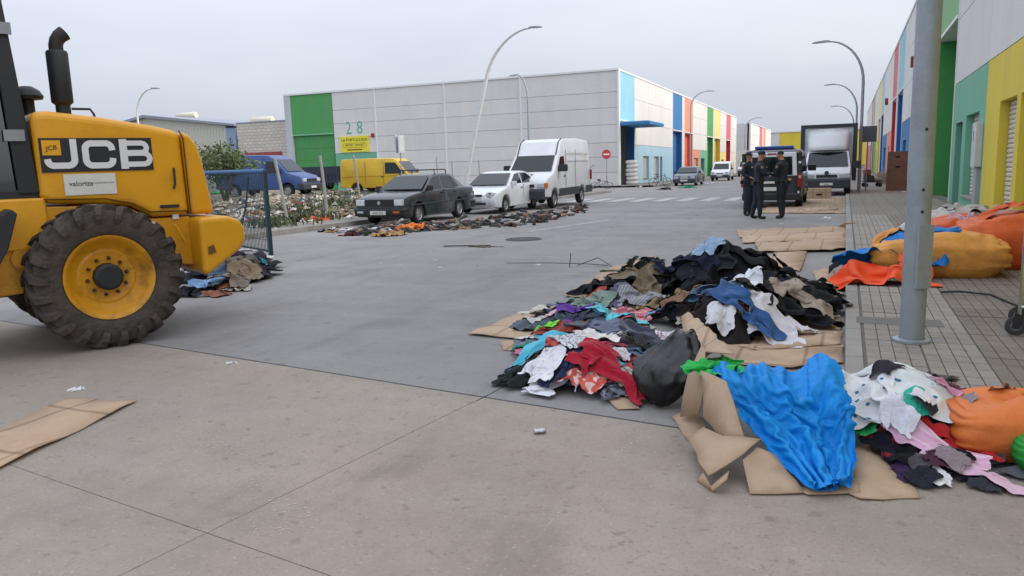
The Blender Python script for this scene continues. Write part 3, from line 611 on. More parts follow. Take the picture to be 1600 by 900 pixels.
MB().panel([(1.78, -.42, 1.285), (1.78, -.54, 1.285), (1.7, -.54, 1.24), (1.7, -.42, 1.24)], .002).build('windscreen_sticker', mat('sticker_yellow', 'd8d46a', .5), jt)
# --- white hatchback
M_wcar = mat('white_car_paint', 'd5d8dc', .3, 0, .03, 2, coat=.5, dirt='b3b2ae', dscale=2, damt=.3)
la = empty('parked_hatchback', (0, 0, 0), 0, 'small white rounded car parked between the dark saloon and the white van', 'car')
saloon(la, M_wcar, M_wcar, 4.08, 1.68, 1.43, .285, False)
for s in (1, -1):
    P = [(.06+.16*abs(t), s*(.56+.22*t*1.0), .66+.085*math.sin(a_)) for a_, t in ((a2, math.cos(a2)) for a2 in np.linspace(0, 2*math.pi, 17)[:-1])]
    hl = MB().panel([(p[0]-.035+(.06 if s*(p[1]) > .7 else 0), p[1], p[2]) for p in P], .03).build('headlight', M_lampc, la)
    for q in (.48, .64): MB().lathe([(0, -.02), (.05, -.015), (.06, 0)], 14, 'x', (.045+.12*max(0, q-.5), s*q, .665)).build('lamp_reflector', mat('lens', 'd5dbdd', .1, spec=1), hl)
    MB().lathe([(0, -.012), (.06, -.01), (.07, .01)], 14, 'x', (.01, s*.58, .37)).build('fog_lamp', M_lampc, la)
    MB().box(4.03, 4.09, s*.68-.1, s*.68+.1, .62, .92).build('tail_light', M_red, la)
for s in (1, -1): MB().box(.02, .07, s*.14-.12, s*.14+.12, .615, .675).build('grille', M_blk, la)
MB().box(-.004, .04, -.42, .42, .33, .40).build('air_intake', M_blk, la); plate(la, 0, 0, .50, '5731', -1)
mb = MB().tube([(1.1, -.4, .975), (1.4, -.1, 1.11)], .008, 5); mb.tube([(1.1, .15, .975), (1.4, .42, 1.11)], .008, 5); mb.build('wipers', M_blk, la)
# --- vans
def van(root, body, L_, W_, prof, arches, rw, lower=None, lower_z=.0, k=.1, zb_=1.0, edge=.06, nose=.06):
    H_ = max(z for x, z in prof); z0 = prof[0][1]
    low = prof[::-1]; pts = []
    for cx in arches:
        a_ = arch(cx, rw+.07, z0, 11, rw)[::-1]; pts += [(a_[0][0]-.01, z0-.03)]+[p for p in a_ if p[1] > z0-.02]+[(a_[-1][0]+.01, z0-.03)]
    f = tumble(zb_, H_, k, (L_, nose))
    pillow('body', low+pts, W_, body, root, f, edge)
    for cx in arches:
        for s in (1, -1): wheel(root, cx, s*(W_/2-.13), rw, rw, .21, s)
    return f
def front_panel(root, name, b_, t_, hwb, hwt, m, th=.012, off=.012):
    Q = [(b_[0]-off, -hwb, b_[1]), (b_[0]-off, hwb, b_[1]), (t_[0]-off, hwt, t_[1]), (t_[0]-off, -hwt, t_[1])]
    return MB().panel(Q[::-1], th).build(name, m, root)
M_wvan = mat('white_van_paint', 'd8dadd', .4, 0, .03, 1.5, coat=.25, dirt='b7b6b2', dscale=1.3, damt=.35)
M_gpl = mat('grey_plastic', '34383f', .65)
iv = empty('parked_van', (0, 0, 0), 0, 'tall white high-roof panel van parked behind the white hatchback', 'van')
f = van(iv, M_wvan, 5.6, 1.98, [(.02, .45), (.0, .62), (.06, .98), (.18, 1.12), (.95, 1.36), (1.62, 2.02), (1.95, 2.50), (2.3, 2.62), (4, 2.66), (5.4, 2.60), (5.56, 2.4), (5.6, .5)], [.95, 4.25], .345, k=.12, zb_=1.1)
front_panel(iv, 'windscreen', (.98, 1.40), (1.57, 1.98), .84, .78, M_gl, off=.02)
for s in (1, -1):
    sidewin('side_window', [(1.34, 1.42), (1.72, 1.92), (2.15, 1.95), (2.15, 1.42)], s, M_gl, iv, f, 1.98)
    hl = MB().box(-.005, .1, s*.72-.2, s*.72+.12, .80, .97).build('headlight', M_lampc, iv); bevel(hl, .03)
    MB().box(.0, .16, s*.93-.07, s*.93+.03, .80, .97).build('indicator', M_amb, iv)
    mirror(iv, 1.45, s*.97, 1.5, s, M_blk, 1.7)
    for (xa_, xb_) in ((1.37, 3.83), (4.67, 5.58)): MB().box(xa_, xb_, s*.985-.015, s*.985+.012, .42, .72).build('sill_trim', M_gpl, iv)
    for x in (2.22, 3.4): MB().box(x-.006, x+.006, s*.982-.01, s*.982+.01, .75, 2.2).build('door_gap', mat('gap_grey', '8d9094', .7), iv)
    for z in (1.75, 2.05): MB().box(2.5, 5.4, s*.955-.015, s*.955+.006, z, z+.03).build('body_rib', M_wvan, iv)
    MB().box(2.0, 2.14, s*.98-.02, s*.98+.025, 1.16, 1.2).build('door_handle', M_blk, iv); MB().box(5.56, 5.62, s*.9-.08, s*.9+.06, .95, 1.35).build('tail_light', M_red, iv)
mb = MB(); mb.prism([(-.07, .36), (-.08, .70), (.0, .77), (.45, .77), (.45, .36)], -.92, .92); bevel(mb.build('front_bumper', M_gpl, iv), .09, 4)
mb = MB(); mb.box(-.01, .08, -.5, .5, .82, .93); mb.build('grille', M_blk, iv); MB().box(.45, .72, -.2, .2, 1.215, 1.305).build('bonnet_vent', M_gpl, iv)
plate(iv, -.085, 0, .5, None); mb = MB().tube([(.97, -.5, 1.42), (1.2, .1, 1.63)], .01, 5); mb.tube([(.97, .2, 1.42), (1.15, .7, 1.58)], .01, 5); mb.build('wipers', M_blk, iv)
for s in (1, -1): MB().tube([(1.60, s*.80, 2.0), (1.93, s*.79, 2.49), (2.3, s*.78, 2.63)], .022, 6).build('roof_seam', M_gpl, iv)
# blue van
M_bvan = mat('blue_van_paint', '2f4d86', .4, 0, .08, 1.5, coat=.2, dirt='5d6a86', damt=.4)
bv = empty('parked_van', (0, 0, 0), 0, 'dull blue panel van standing on the rubbish-strewn lot', 'van')
f = van(bv, M_bvan, 5.4, 1.98, [(.02, .42), (-.02, .6), (.04, .95), (.2, 1.1), (.9, 1.3), (1.6, 2.02), (2.0, 2.24), (3.5, 2.3), (5.2, 2.26), (5.38, 2.1), (5.42, .5)], [.92, 4.2], .34, k=.12, zb_=1.1)
front_panel(bv, 'windscreen', (.95, 1.36), (1.6, 2.0), .84, .76, M_gl, off=.02)
for s in (1, -1):
    sidewin('side_window', [(1.25, 1.32), (1.74, 1.9), (2.2, 1.92), (2.2, 1.32)], s, M_gl, bv, f, 1.98); mirror(bv, 1.35, s*.97, 1.4, s, M_blk, 1.6)
    hl = MB().box(-.03, .1, s*.72-.18, s*.72+.16, .78, .96).build('headlight', M_lampc, bv); bevel(hl, .03)
    for x in (2.3, 3.6): MB().box(x-.006, x+.006, s*.982-.01, s*.982+.01, .6, 2.1).build('door_gap', M_blk, bv)
mb = MB(); mb.prism([(-.08, .36), (-.09, .66), (.0, .72), (.5, .72), (.5, .36)], -.97, .97); bevel(mb.build('front_bumper', M_gpl, bv), .05, 3)
MB().box(-.03, .05, -.5, .5, .8, .93).build('grille', M_blk, bv); plate(bv, -.1, 0, .5, None)
# yellow van
M_yvan = mat('yellow_van_paint', 'd0ab2f', .45, 0, .06, 1.5, dirt='a58a45', damt=.4)
yv = empty('parked_van', (0, 0, 0), 0, 'old yellow panel van parked on the lot in front of the long grey wall', 'van')
f = van(yv, M_yvan, 4.75, 1.95, [(.02, .42), (.0, .7), (.08, 1.0), (.42, 1.14), (1.1, 1.92), (1.35, 2.06), (3, 2.1), (4.6, 2.08), (4.74, 1.95), (4.76, .45)], [.75, 3.7], .32, k=.06, zb_=1.1, edge=.05)
front_panel(yv, 'windscreen', (.48, 1.18), (1.08, 1.88), .84, .8, M_gl, off=.02)
for s in (1, -1):
    sidewin('side_window', [(.75, 1.2), (1.2, 1.82), (1.85, 1.84), (1.85, 1.2)], s, M_gl, yv, f, 1.95); mirror(yv, .72, s*.96, 1.3, s, M_blk, 1.4)
    for x in (1.95, 3.1): MB().box(x-.008, x+.008, s*.968-.01, s*.968+.01, .5, 1.95).build('door_gap', mat('yellow_gap', '7d6a22', .8), yv)
    MB().box(1.2, 4.6, s*.966-.01, s*.966+.008, 1.06, 1.075).build('body_rib', mat('yellow_gap', '7d6a22', .8), yv); MB().box(1.97, 2.1, s*.97-.02, s*.97+.02, 1.0, 1.05).build('door_handle', M_blk, yv)
    bevel(MB().box(-.02, .08, s*.68-.14, s*.68+.14, .78, .95).build('headlight', M_lampc, yv), .02)
mb = MB(); mb.prism([(-.06, .36), (-.07, .6), (.4, .6), (.4, .36)], -.95, .95); bevel(mb.build('front_bumper', M_blk, yv), .04, 3)
# police van seen from behind
M_navy = mat('police_navy', '161c2b', .35, 0, .05, 2, coat=.4)
pv = empty('police_van', (0, 0, 0), 0, 'dark blue police van with white upper tailgate and blue roof light bar', 'van')
f = van(pv, M_navy, 4.9, 1.92, [(.02, .4), (-.02, .6), (.05, .95), (.9, 1.16), (1.6, 1.8), (2.0, 1.93), (3.5, 1.98), (4.7, 1.95), (4.84, 1.85), (4.88, 1.0), (4.9, .42)], [.93, 4.0], .33, k=.11, zb_=1.05, edge=.07)
front_panel(pv, 'windscreen', (.95, 1.22), (1.62, 1.8), .82, .74, M_gl, off=.02)
def back(name, y0, y1, z0, z1, m, p=pv, x=4.9, d=.02):
    xx = x-.045*max(0, (z0+z1)/2-1.0); return MB().box(xx-d, xx+d, y0, y1, z0, z1).build(name, m, p)
tg = MB().prism([(-.80, 1.10), (.80, 1.10), (.755, 1.87), (-.755, 1.87)], 4.80, 4.915, 'x').build('tailgate_top', mat('police_white', 'd9dde3', .35), pv); bevel(tg, .03)
rwn = MB().prism([(-.655, 1.13), (.655, 1.13), (.625, 1.73), (-.625, 1.73)], 4.917, 4.925, 'x').build('rear_window', M_gl, pv); bevel(rwn, .004)
MB().box(4.9, 4.928, -.14, .14, 1.80, 1.85).build('brake_light', M_red, pv)
for s in (1, -1):
    pc_ = MB().box(4.72, 4.93, s*.885-.07, s*.885+.045, 1.12, 1.86).build('rear_pillar', M_blk, pv); bevel(pc_, .02); MB().box(4.93, 4.935, s*.88-.055, s*.88+.035, 1.50, 1.57).build('white_mark', M_plate, pc_)
    tl = MB().box(4.8, 4.935, s*.89-.075, s*.89+.05, .74, 1.16).build('tail_light', M_red, pv); bevel(tl, .015); MB().box(4.935, 4.94, s*.89-.05, s*.89+.03, 1.02, 1.12).build('reversing_lens', mat('lens_pink', 'c59a98', .2), tl)
    MB().box(4.90, 4.935, s*.85-.03, s*.85+.03, .50, .60).build('reflector', M_plate, pv)
    wheel_side = s
    sidewin('side_window', [(1.3, 1.16), (1.72, 1.68), (2.15, 1.72), (2.15, 1.16)], s, M_gl, pv, f, 1.92); sidewin('side_window', [(2.35, 1.16), (2.35, 1.7), (4.5, 1.7), (4.5, 1.16)], s, M_gl, pv, f, 1.92); mirror(pv, 1.3, s*.95, 1.3, s, M_blk, 1.5)
mb = MB(); mb.prism([(4.6, .30), (4.6, .55), (4.93, .55), (4.97, .5), (4.95, .30)], -.93, .93); bevel(mb.build('rear_bumper', M_blk, pv), .04)
plate(pv, 4.925, 0, .68, None, 1, .5, .12); MB().box(4.92, 4.93, -.32, .1, .86, .93).build('white_lettering', M_plate, pv); MB().box(4.92, 4.93, .5, .62, .92, 1.02).build('crest', mat('crest_gold', 'b58a3c', .5), pv)
mb = MB(); mb.box(3.7, 4.25, -.62, .62, 1.985, 2.09); lb = mb.build('light_bar', mat('blue_light', '2a4f9a', .2), pv); bevel(lb, .03)
MB().box(3.95, 4.0, -.68, .68, 1.96, 1.984).build('light_bar_base', M_blk, pv)
# white box lorry facing the camera
bt = empty('box_lorry', (0, 0, 0), 0, 'white box lorry with black-edged cargo body facing up the street', 'truck')
f = van(bt, M_wvan, 2.6, 1.96, [(.02, .45), (.0, .62), (.05, .98), (.85, 1.22), (1.45, 1.93), (1.7, 2.0), (2.5, 2.0), (2.55, .5)], [.85], .34, k=.13, zb_=1.1)
front_panel(bt, 'windscreen', (.87, 1.26), (1.42, 1.88), .86, .78, M_gl, off=.02)
for s in (1, -1):
    sidewin('side_window', [(1.2, 1.25), (1.62, 1.82), (2.3, 1.84), (2.3, 1.25)], s, M_gl, bt, f, 1.96)
    P = [(s*.93, .78), (s*.92, .98), (s*.5, .93), (s*.52, .78)]
    hl = MB().prism(P if s < 0 else P[::-1], -.005, .12, 'x').build('headlight', M_lampc, bt); bevel(hl, .015); mirror(bt, 1.15, s*.97, 1.33, s, M_blk, 2.0)
MB().box(-.012, .05, -.42, .42, .80, .92).build('grille', M_blk, bt)
for k in range(3): MB().box(-.018, -.008, -.42, .42, .815+k*.035, .828+k*.035).build('grille_bar', M_gpl, bt)
MB().lathe([(0, -.01), (.09, -.01), (.09, .01)], 16, 'x', (.0, 0, 1.0)).build('badge', M_gpl, bt)
mb = MB(); mb.prism([(-.08, .32), (-.09, .70), (.0, .76), (.5, .76), (.5, .32)], -.97, .97); bevel(mb.build('front_bumper', M_gpl, bt), .05, 3); plate(bt, -.1, 0, .52, '2946', -1)
cb = MB().box(1.95, 6.2, -1.17, 1.17, .85, 3.12).build('cargo_box', mat('cargo_white', 'c9ccd0', .5), bt)
mb = MB()
for (y0, y1, z0, z1) in ((-1.2, -1.02, .6, 3.15), (1.02, 1.2, .6, 3.15), (-1.02, 1.02, 2.99, 3.15)): mb.box(1.90, 2.04, y0, y1, z0, z1)
mb.build('box_edge', M_gpl, cb)
# wind fairing on the cab roof
V = []; ws = [-.94, -.7, 0, .7, .94]
for (x, z, k_) in ((1.25, 1.98, .88), (1.4, 2.2, .9), (1.65, 2.6, .97), (1.88, 2.92, 1.03)):
    for y in ws: V.append((x+.25*(abs(y)/.94)**3, y*k_, z))
F = [(r_*5+c_, r_*5+c_+1, (r_+1)*5+c_+1, (r_+1)*5+c_) for r_ in range(3) for c_ in range(4)]
fa = mk('wind_fairing', V, F, M_wvan, bt, 180); so = fa.modifiers.new('s', 'SOLIDIFY'); so.thickness = .04
for x in (3.9, 4.7):
    for s in (1, -1): wheel(bt, x, s*.85, .34, .34, .3, s)
MB().box(.6, 6.1, -.4, .4, .42, .75).build('chassis', M_blk, bt)
# far cars
M_merc = mat('grey_car_paint', '5d666c', .35, .1, .06, 2, coat=.4)
me_ = empty('parked_saloon', (0, 0, 0), 0, 'grey saloon parked by the blue door of the coloured warehouse', 'car')
saloon(me_, M_merc, M_blk, 4.38, 1.72, 1.41)
for s in (1, -1): bevel(MB().box(.02, .1, s*.62-.17, s*.62+.17, .55, .70).build('headlight', M_lampc, me_), .02)
MB().box(.02, .06, -.3, .3, .54, .76).build('grille', M_chrome, me_); plate(me_, -.06, 0, .42, None); bevel(MB().box(-.06, .2, -.84, .84, .28, .5).build('front_bumper', M_gpl, me_), .03)
be = empty('parked_van', (0, 0, 0), 0, 'small white delivery van parked behind the far grey saloon', 'van')
f = van(be, M_wvan, 4.1, 1.75, [(.02, .4), (-.02, .55), (.06, .8), (.95, 1.08), (1.5, 1.62), (1.8, 1.78), (3.8, 1.8), (4.05, 1.6), (4.1, .45)], [.8, 3.4], .3, k=.12, zb_=1.0)
front_panel(be, 'windscreen', (.97, 1.13), (1.5, 1.6), .72, .64, M_gl, off=.02)
for s in (1, -1):
    sidewin('side_window', [(1.25, 1.1), (1.6, 1.58), (2.1, 1.6), (2.1, 1.1)], s, M_gl, be, f, 1.75); bevel(MB().box(.0, .1, s*.65-.14, s*.65+.14, .66, .86).build('headlight', M_lampc, be), .02); mirror(be, 1.2, s*.87, 1.12, s, M_blk)
bevel(MB().box(-.07, .3, -.86, .86, .3, .58).build('front_bumper', M_gpl, be), .03); plate(be, -.08, 0, .5, None); MB().box(.0, .03, -.3, .3, .68, .74).build('grille', M_blk, be)
wt = empty('box_lorry', (0, 0, 0), 0, 'distant white box lorry half hidden behind the police van', 'truck')
f = van(wt, M_wvan, 2.6, 1.96, [(.02, .45), (.0, .62), (.05, .98), (.85, 1.22), (1.45, 1.93), (1.7, 2.0), (2.5, 2.0), (2.55, .5)], [.85], .34, k=.13, zb_=1.1)
front_panel(wt, 'windscreen', (.87, 1.26), (1.42, 1.88), .86, .78, M_gl, off=.02); MB().box(1.9, 5.8, -1.1, 1.1, .8, 3.2).build('cargo_box', mat('cargo_cream', 'd6d3c8', .6), wt); bevel(MB().box(-.08, .3, -.95, .95, .35, .75).build('front_bumper', M_gpl, wt), .03)
for s in (1, -1): wheel(wt, 4.4, s*.85, .34, .34, .3, s); MB().box(-.01, .1, s*.7-.16, s*.7+.16, .8, .95).build('headlight', M_lampc, wt)
HD = math.radians(90)                                # nose to the camera: local x (nose to tail) along +Y
def onroad(o, x, y, hd=HD, z=None): o.location = (x, y, zg(y) if z is None else z); o.rotation_euler = (0, 0, hd)
onroad(jt, -12.06, 18.5, math.radians(89)); onroad(la, -11.6, 23.7, math.radians(89)); onroad(iv, -11.05, 26.6, math.radians(90))
onroad(pv, -2.24, 31.9, -HD); onroad(bt, -.75, 36.6, HD)
onroad(me_, -11.0, 58.0); onroad(be, -10.9, 75); onroad(wt, -11.4, 100)
onroad(yv, -22.7, 39.5, math.radians(188), lotz(-25, 39)-.1); onroad(bv, -26.6, 34.4, math.radians(188), lotz(-29, 34)-.05)
# dark slatted trailer between the two vans
tr = empty('slatted_trailer', (-31.2, 41.5, lotz(-31, 41.5)), math.radians(5), 'dark blue slatted trailer between the blue and the yellow van', 'trailer')
M_trl = mat('trailer_blue', '2b3242', .6)
MB().box(-1.5, 1.5, -.7, .7, .45, .55).build('deck', M_trl, tr)
for k in range(13): MB().box(-1.5+k*.245, -1.5+k*.245+.1, -.74, -.70, .3, 1.0).build('slat', M_trl, tr)
for (z0, z1) in ((.98, 1.5),): MB().box(-1.5, 1.5, -.78, -.74, z0, z1).build('side_board', M_trl, tr)
MB().box(-1.5, 1.5, .7, .74, .5, 1.5).build('side_board', M_trl, tr)
for s in (1, -1): wheel(tr, 0, s*.8, .3, .3, .18, s)
# ================= wheel loader =================
ld = empty('wheel_loader', (-6.25, 4.92, 0), math.radians(64), 'muddy yellow wheel loader with black exhaust stack, parked at the left edge', 'loader')
# local frame: x towards its tail, y to its far side, near wheel faces at y = 0
M_jcb = mat('loader_yellow', 'dd9d12', .42, 0, .05, 1.2, coat=.12, dirt='a9741c', dscale=2.4, damt=.5); M_jdirt = mat('loader_yellow_worn', 'c88c1c', .55, 0, .15, 3, dirt='6f4a20', dscale=2.2, damt=.8)
M_jblk = mat('loader_black', '1e2126', .55, bump=.08); M_mud = mat('muddy_tyre', '4d453f', .95, var=.35, scale=5, bump=.8, bscale=25, dirt='2a2725', dscale=3.5, damt=.95); M_jrim = mat('loader_rim', 'd09214', .45, 0, .08, 5, dirt='5a4020', dscale=4, damt=.85)
M_jgl = mat('cab_glass', '262c30', .08, 0, .1, 2, spec=.8, coat=.8)
TW = 2.0                                             # outer width over the tyres
def big_wheel(x, y, s):
    w = empty('wheel', (x, y, .665)); w.parent = ld; w.rotation_euler = (0, 0, 0 if s < 0 else math.pi)
    R_ = .645; hw = .21
    prof = [(.385, -hw*.80), (.42, -hw*.98), (.50, -hw*1.08), (.58, -hw*1.02), (.625, -hw*.9), (R_-.03, -hw*.5), (R_-.025, 0), (R_-.03, hw*.5), (.625, hw*.9), (.58, hw*1.02), (.50, hw*1.08), (.42, hw*.98), (.385, hw*.80), (.37, 0)]
    t = MB().lathe(prof, 48, 'y', closed=True).build('tyre', M_mud, w, 50)
    mb = MB(); n = 22
    for k in range(n):                               # chevron lugs, each side of the tread
        for sd_ in (-1, 1):
            a0 = 2*math.pi*(k+(.5 if sd_ > 0 else 0))/n; V = []
            for (u, yy, r0) in ((0, .02*sd_, R_), (.34, .55*hw*sd_, R_+.012), (.62, hw*1.0*sd_, R_-.005), (.70, hw*1.12*sd_, R_-.06), (.72, hw*1.12*sd_, R_-.11)):
                a_ = a0+u*.34
                for da, dr in ((-.055, -.05), (-.045, .02), (.045, .02), (.055, -.05)):
                    rr_ = r0+dr*(1 if yy*sd_ < hw*1.1 else .5); V.append((rr_*math.cos(a_+da), yy+(.02*sd_ if dr > 0 and abs(yy) > hw else 0), rr_*math.sin(a_+da)))
            F = []
            for q in range(4):
                for e in range(3): F.append((q*4+e, q*4+e+1, q*4+5+e, q*4+4+e))
            F += [(0, 1, 2, 3), (16, 17, 18, 19)]; mb.add(V, F)
    mb.build('tread_lugs', M_mud, t)
    rm = MB().lathe([(.10, -hw*.30), (.215, -hw*.30), (.235, -hw*.34), (.26, -hw*.30), (.31, -hw*.45), (.345, -hw*.70), (.375, -hw*.90), (.395, -hw*.93), (.395, -hw*.5)], 40, 'y').build('rim', M_jrim, w, 40)
    MB().lathe([(0, -hw*.78), (.10, -hw*.78), (.125, -hw*.70), (.13, -hw*.2)], 14, 'y').build('hub', M_jblk, rm, 30)
    mb = MB()
    for k in range(10):
        a_ = 2*math.pi*k/10+.15; mb.lathe([(0, -hw*.43), (.016, -hw*.43), (.02, -hw*.28)], 6, 'y', (.172*math.cos(a_), 0, .172*math.sin(a_)))
    mb.build('wheel_nuts', mat('rusty_nut', '4b3320', .8), rm)['kind'] = 'stuff'
big_wheel(.09, .24, -1); big_wheel(.09, TW-.24, 1); big_wheel(-2.35, .24, -1); big_wheel(-2.35, TW-.24, 1)
y0, y1 = .36, TW-.36; WM = TW/2
def slab(name, poly, ya, yb_, m, par=ld, bv=.02, seg=2):
    o = MB().prism(poly, ya, yb_).build(name, m, par)
    if bv: bevel(o, bv, seg)
    for p in o.data.polygons: p.use_smooth = False
    return o
hood = slab('hood', [(-.34, 1.44), (-.34, 2.19), (-.2, 2.20), (.25, 2.15), (.70, 2.075), (.945, 2.02), (.965, 1.18), (.62, 1.18), (.42, 1.30), (.05, 1.34), (-.30, 1.36)], y0, y1, M_jcb, ld, .07, 4)
slab('hood_rear', [(.975, 1.18), (.955, 2.02), (1.03, 1.99), (1.10, 1.90), (1.14, 1.75), (1.22, 1.18)], y0+.01, y1-.01, M_jcb, ld, .06, 4)
slab('rear_frame', [(-.36, .60), (-.36, 1.34), (.05, 1.325), (.41, 1.285), (.61, 1.165), (.98, 1.165), (.98, .66), (.7, .7), (.4, 1.0), (-.2, 1.0), (-.3, .8)], y0+.06, y1-.06, M_jcb, ld, .015)
slab('side_skirt', [(-.75, .55), (-.75, 1.28), (-.32, 1.24), (-.34, 1.05), (-.46, .95), (-.56, .56)], y0+.05, y1-.05, M_jdirt, ld, .015)
# counterweight
cwp = [(.96, .58), (.96, 1.155), (1.26, 1.155), (1.38, 1.11), (1.42, 1.03), (1.42, .90), (1.36, .80), (1.02, .58)]
cw = slab('counterweight', cwp, .10, TW-.10, M_jcb, ld, .06, 3)
for V_ in (.094,):
    MB().panel([(1.02, V_, .78), (1.02, V_, .86), (1.08, V_, .88), (1.1, V_, .8)][::-1], .003).build('scrape', mat('rust_scrape', '6b4a2c', .9, dirt='b07a1c', dscale=9, damt=.9), cw)
mb = MB(); mb.add([(1.4225, .16, .92), (1.4225, .16, 1.0), (1.4225, .30, 1.01), (1.4225, .42, .97), (1.4225, .40, .915)], [(0, 1, 2, 3, 4)]); mb.build('scrape', mat('rust_scrape2', '5d4331', .9), cw)
mb = MB().tube([(.80, y0+.03, 1.08), (.80, y0-.04, 1.08), (.87, y0-.04, .92), (.87, y0+.03, .92)], .012, 8); mb.build('grab_handle', M_jcb, ld)
# hood details on the near side (y = y0)
yn = y0-.004
dec = MB().box(-.305, .655, yn-.006, yn+.012, 1.645, 1.955).build('decal_plate', M_jblk, hood)
M_dw = mat('decal_white', 'd9dadb', .5, var=.03); M_dy = mat('decal_yellow', 'e0a21a', .5)
ds = MB().box(-.285, -.135, yn-.010, yn-.0065, 1.80, 1.935).build('decal_emblem', M_dy, hood); text('emblem_lettering', 'JCB', .06, M_jblk, ds, frame4((-.21, yn-.0125, 1.865), (1, 0, .12), (0, 0, 1)), .001)
mb = MB()                                             # block letters drawn as outlines with cut corners
def stroke(P, w):
    for (a_, b_) in zip(P, P[1:]):
        a_, b_ = Vector((a_[0], 0, a_[1])), Vector((b_[0], 0, b_[1])); d = (b_-a_).normalized(); s = Vector((-d.z, 0, d.x))*w/2; a2, b2 = a_-d*w*.2, b_+d*w*.2
        off = yn-.0105-.00003*len(mb.f); mb.add([(p.x, off, p.z) for p in (a2-s, a2+s, b2+s, b2-s)], [(0, 1, 2, 3)])
def arc(cx, cz, r, a0, a1, n=7): return [(cx+r*math.cos(a_), cz+r*math.sin(a_)) for a_ in np.linspace(math.radians(a0), math.radians(a1), n)]
t_ = .056
stroke([(-.03, 1.935), (-.03, 1.76)]+arc(-.085, 1.76, .055, 0, -90)+[(-.2, 1.705)]+arc(-.2, 1.755, .05, -90, -180), t_)
stroke(arc(.24, 1.85, .055, 0, 90)+[(.12, 1.905)]+arc(.12, 1.85, .055, 90, 180)+[(.065, 1.76)]+arc(.12, 1.755, .055, 180, 270)+[(.24, 1.70)]+arc(.24, 1.755, .055, -90, 0), t_)
stroke([(.395, 1.93), (.395, 1.675)], t_+.012); stroke([(.38, 1.905), (.56, 1.905)]+arc(.56, 1.86, .045, 90, -90)+[(.40, 1.815)], t_-.008); stroke([(.40, 1.808), (.575, 1.808)]+arc(.575, 1.756, .052, 90, -90)+[(.38, 1.704)], t_-.006)
mb.build('decal_lettering', M_dw, hood)
st = MB().box(-.14, .30, yn-.006, yn+.01, 1.43, 1.625).build('white_notice', mat('notice_white', 'd4d4d0', .6), hood)
text('notice_lettering', 'valoriza', .065, mat('notice_ink', '2c2c30', .7), st, frame4((.0, yn-.0075, 1.535), (1, 0, 0), (0, 0, 1)), .001)
text('notice_lettering', 'servicios medioambientales', .024, mat('notice_grey', '9a9a9c', .7), st, frame4((.15, yn-.0075, 1.54), (1, 0, 0), (0, 0, 1)), .001)
MB().tube([(.84, yn-.02, 1.66), (.84, yn-.02, 1.50), (.82, yn-.02, 1.45)], .010, 6).build('hood_latch', M_jblk, hood); MB().box(.68, .86, yn-.02, yn, 1.265, 1.295).build('hood_handle', M_jblk, hood)
MB().tube([(.95, yn+.06, 2.03), (.963, yn-.001, 1.95), (.972, yn-.001, 1.19)], .007, 5).build('hood_seam', mat('seam_dark', '4a3208', .8), hood)
MB().tube([(-.32, yn+.003, 1.405), (.2, yn+.003, 1.385), (.42, yn+.003, 1.33), (.58, yn+.003, 1.235), (.95, yn+.003, 1.225)], .005, 5).build('hood_seam', mat('seam_dark', '4a3208', .8), hood)
for (x, z) in ((.83, 1.19), (.60, 1.09)): MB().box(x-.03, x+.03, yn+.035, yn+.062, z-.045, z+.045).build('warning_sticker', M_dw, ld)
# stack, pre-cleaner
sk = empty('exhaust_stack', (.0, .72, 0)); sk.parent = ld
MB().lathe([(.065, 2.1), (.065, 2.28), (.09, 2.30), (.095, 2.31), (.095, 2.76), (.085, 2.78), (.06, 2.79)], 20).build('muffler', M_jblk, sk, 40)
MB().tube([(0, 0, 2.77), (0, 0, 2.83), (.012, 0, 2.875), (.04, 0, 2.915), (.085, 0, 2.95)], [.062, .062, .063, .066, .07], 18, False).build('stack_tip', mat('stack_brown', '35302f', .6, .4), sk, 60)
MB().tube([(.08, .76, 2.25), (.24, .76, 2.25), (.27, .76, 2.20), (.275, .76, 2.12)], .012, 6).build('handrail', M_jblk, ld)
MB().lathe([(.055, 2.12), (.055, 2.34), (.13, 2.35), (.14, 2.38), (.11, 2.43), (.05, 2.47), (0, 2.475)], 18, 'z', (-.24, 1.0, 0)).build('air_precleaner', M_jblk, ld, 40)
# cab
cab = empty('cab', (0, 0, 0)); cab.parent = ld; ya, yb_ = .40, TW-.40
mb = MB()
for yy in (ya, yb_):
    mb.prism([(-.33, 1.46), (-.44, 3.15), (-.56, 3.15), (-.50, 1.46)], yy, yy+.10 if yy < 1 else yy-.10); mb.prism([(-1.62, 1.46), (-1.50, 3.15), (-1.42, 3.15), (-1.54, 1.46)], yy, yy+.09 if yy < 1 else yy-.09)
mb.box(-1.52, -.42, ya+.02, yb_-.02, 3.15, 3.27); mb.box(-1.6, -.34, ya+.02, ya+.1, 1.40, 1.50); mb.box(-1.6, -.34, yb_-.1, yb_-.02, 1.40, 1.50)
bevel(mb.build('cab_frame', M_jblk, cab), .012)
MB().panel([(-.515, ya+.03, 1.50), (-1.55, ya+.03, 1.50), (-1.47, ya+.03, 3.14), (-.575, ya+.03, 3.14)], .01).build('side_window', M_jgl, cab)
MB().panel([(-.515, yb_-.03, 1.50), (-1.55, yb_-.03, 1.50), (-1.47, yb_-.03, 3.14), (-.575, yb_-.03, 3.14)][::-1], .01).build('side_window', M_jgl, cab)
MB().panel([(-.36, ya+.1, 1.5), (-.36, yb_-.1, 1.5), (-.46, yb_-.1, 3.14), (-.46, ya+.1, 3.14)], .01).build('rear_window', M_jgl, cab); MB().panel([(-1.56, ya+.1, 1.5), (-1.56, yb_-.1, 1.5), (-1.48, yb_-.1, 3.14), (-1.48, ya+.1, 3.14)], .01).build('front_window', M_jgl, cab)
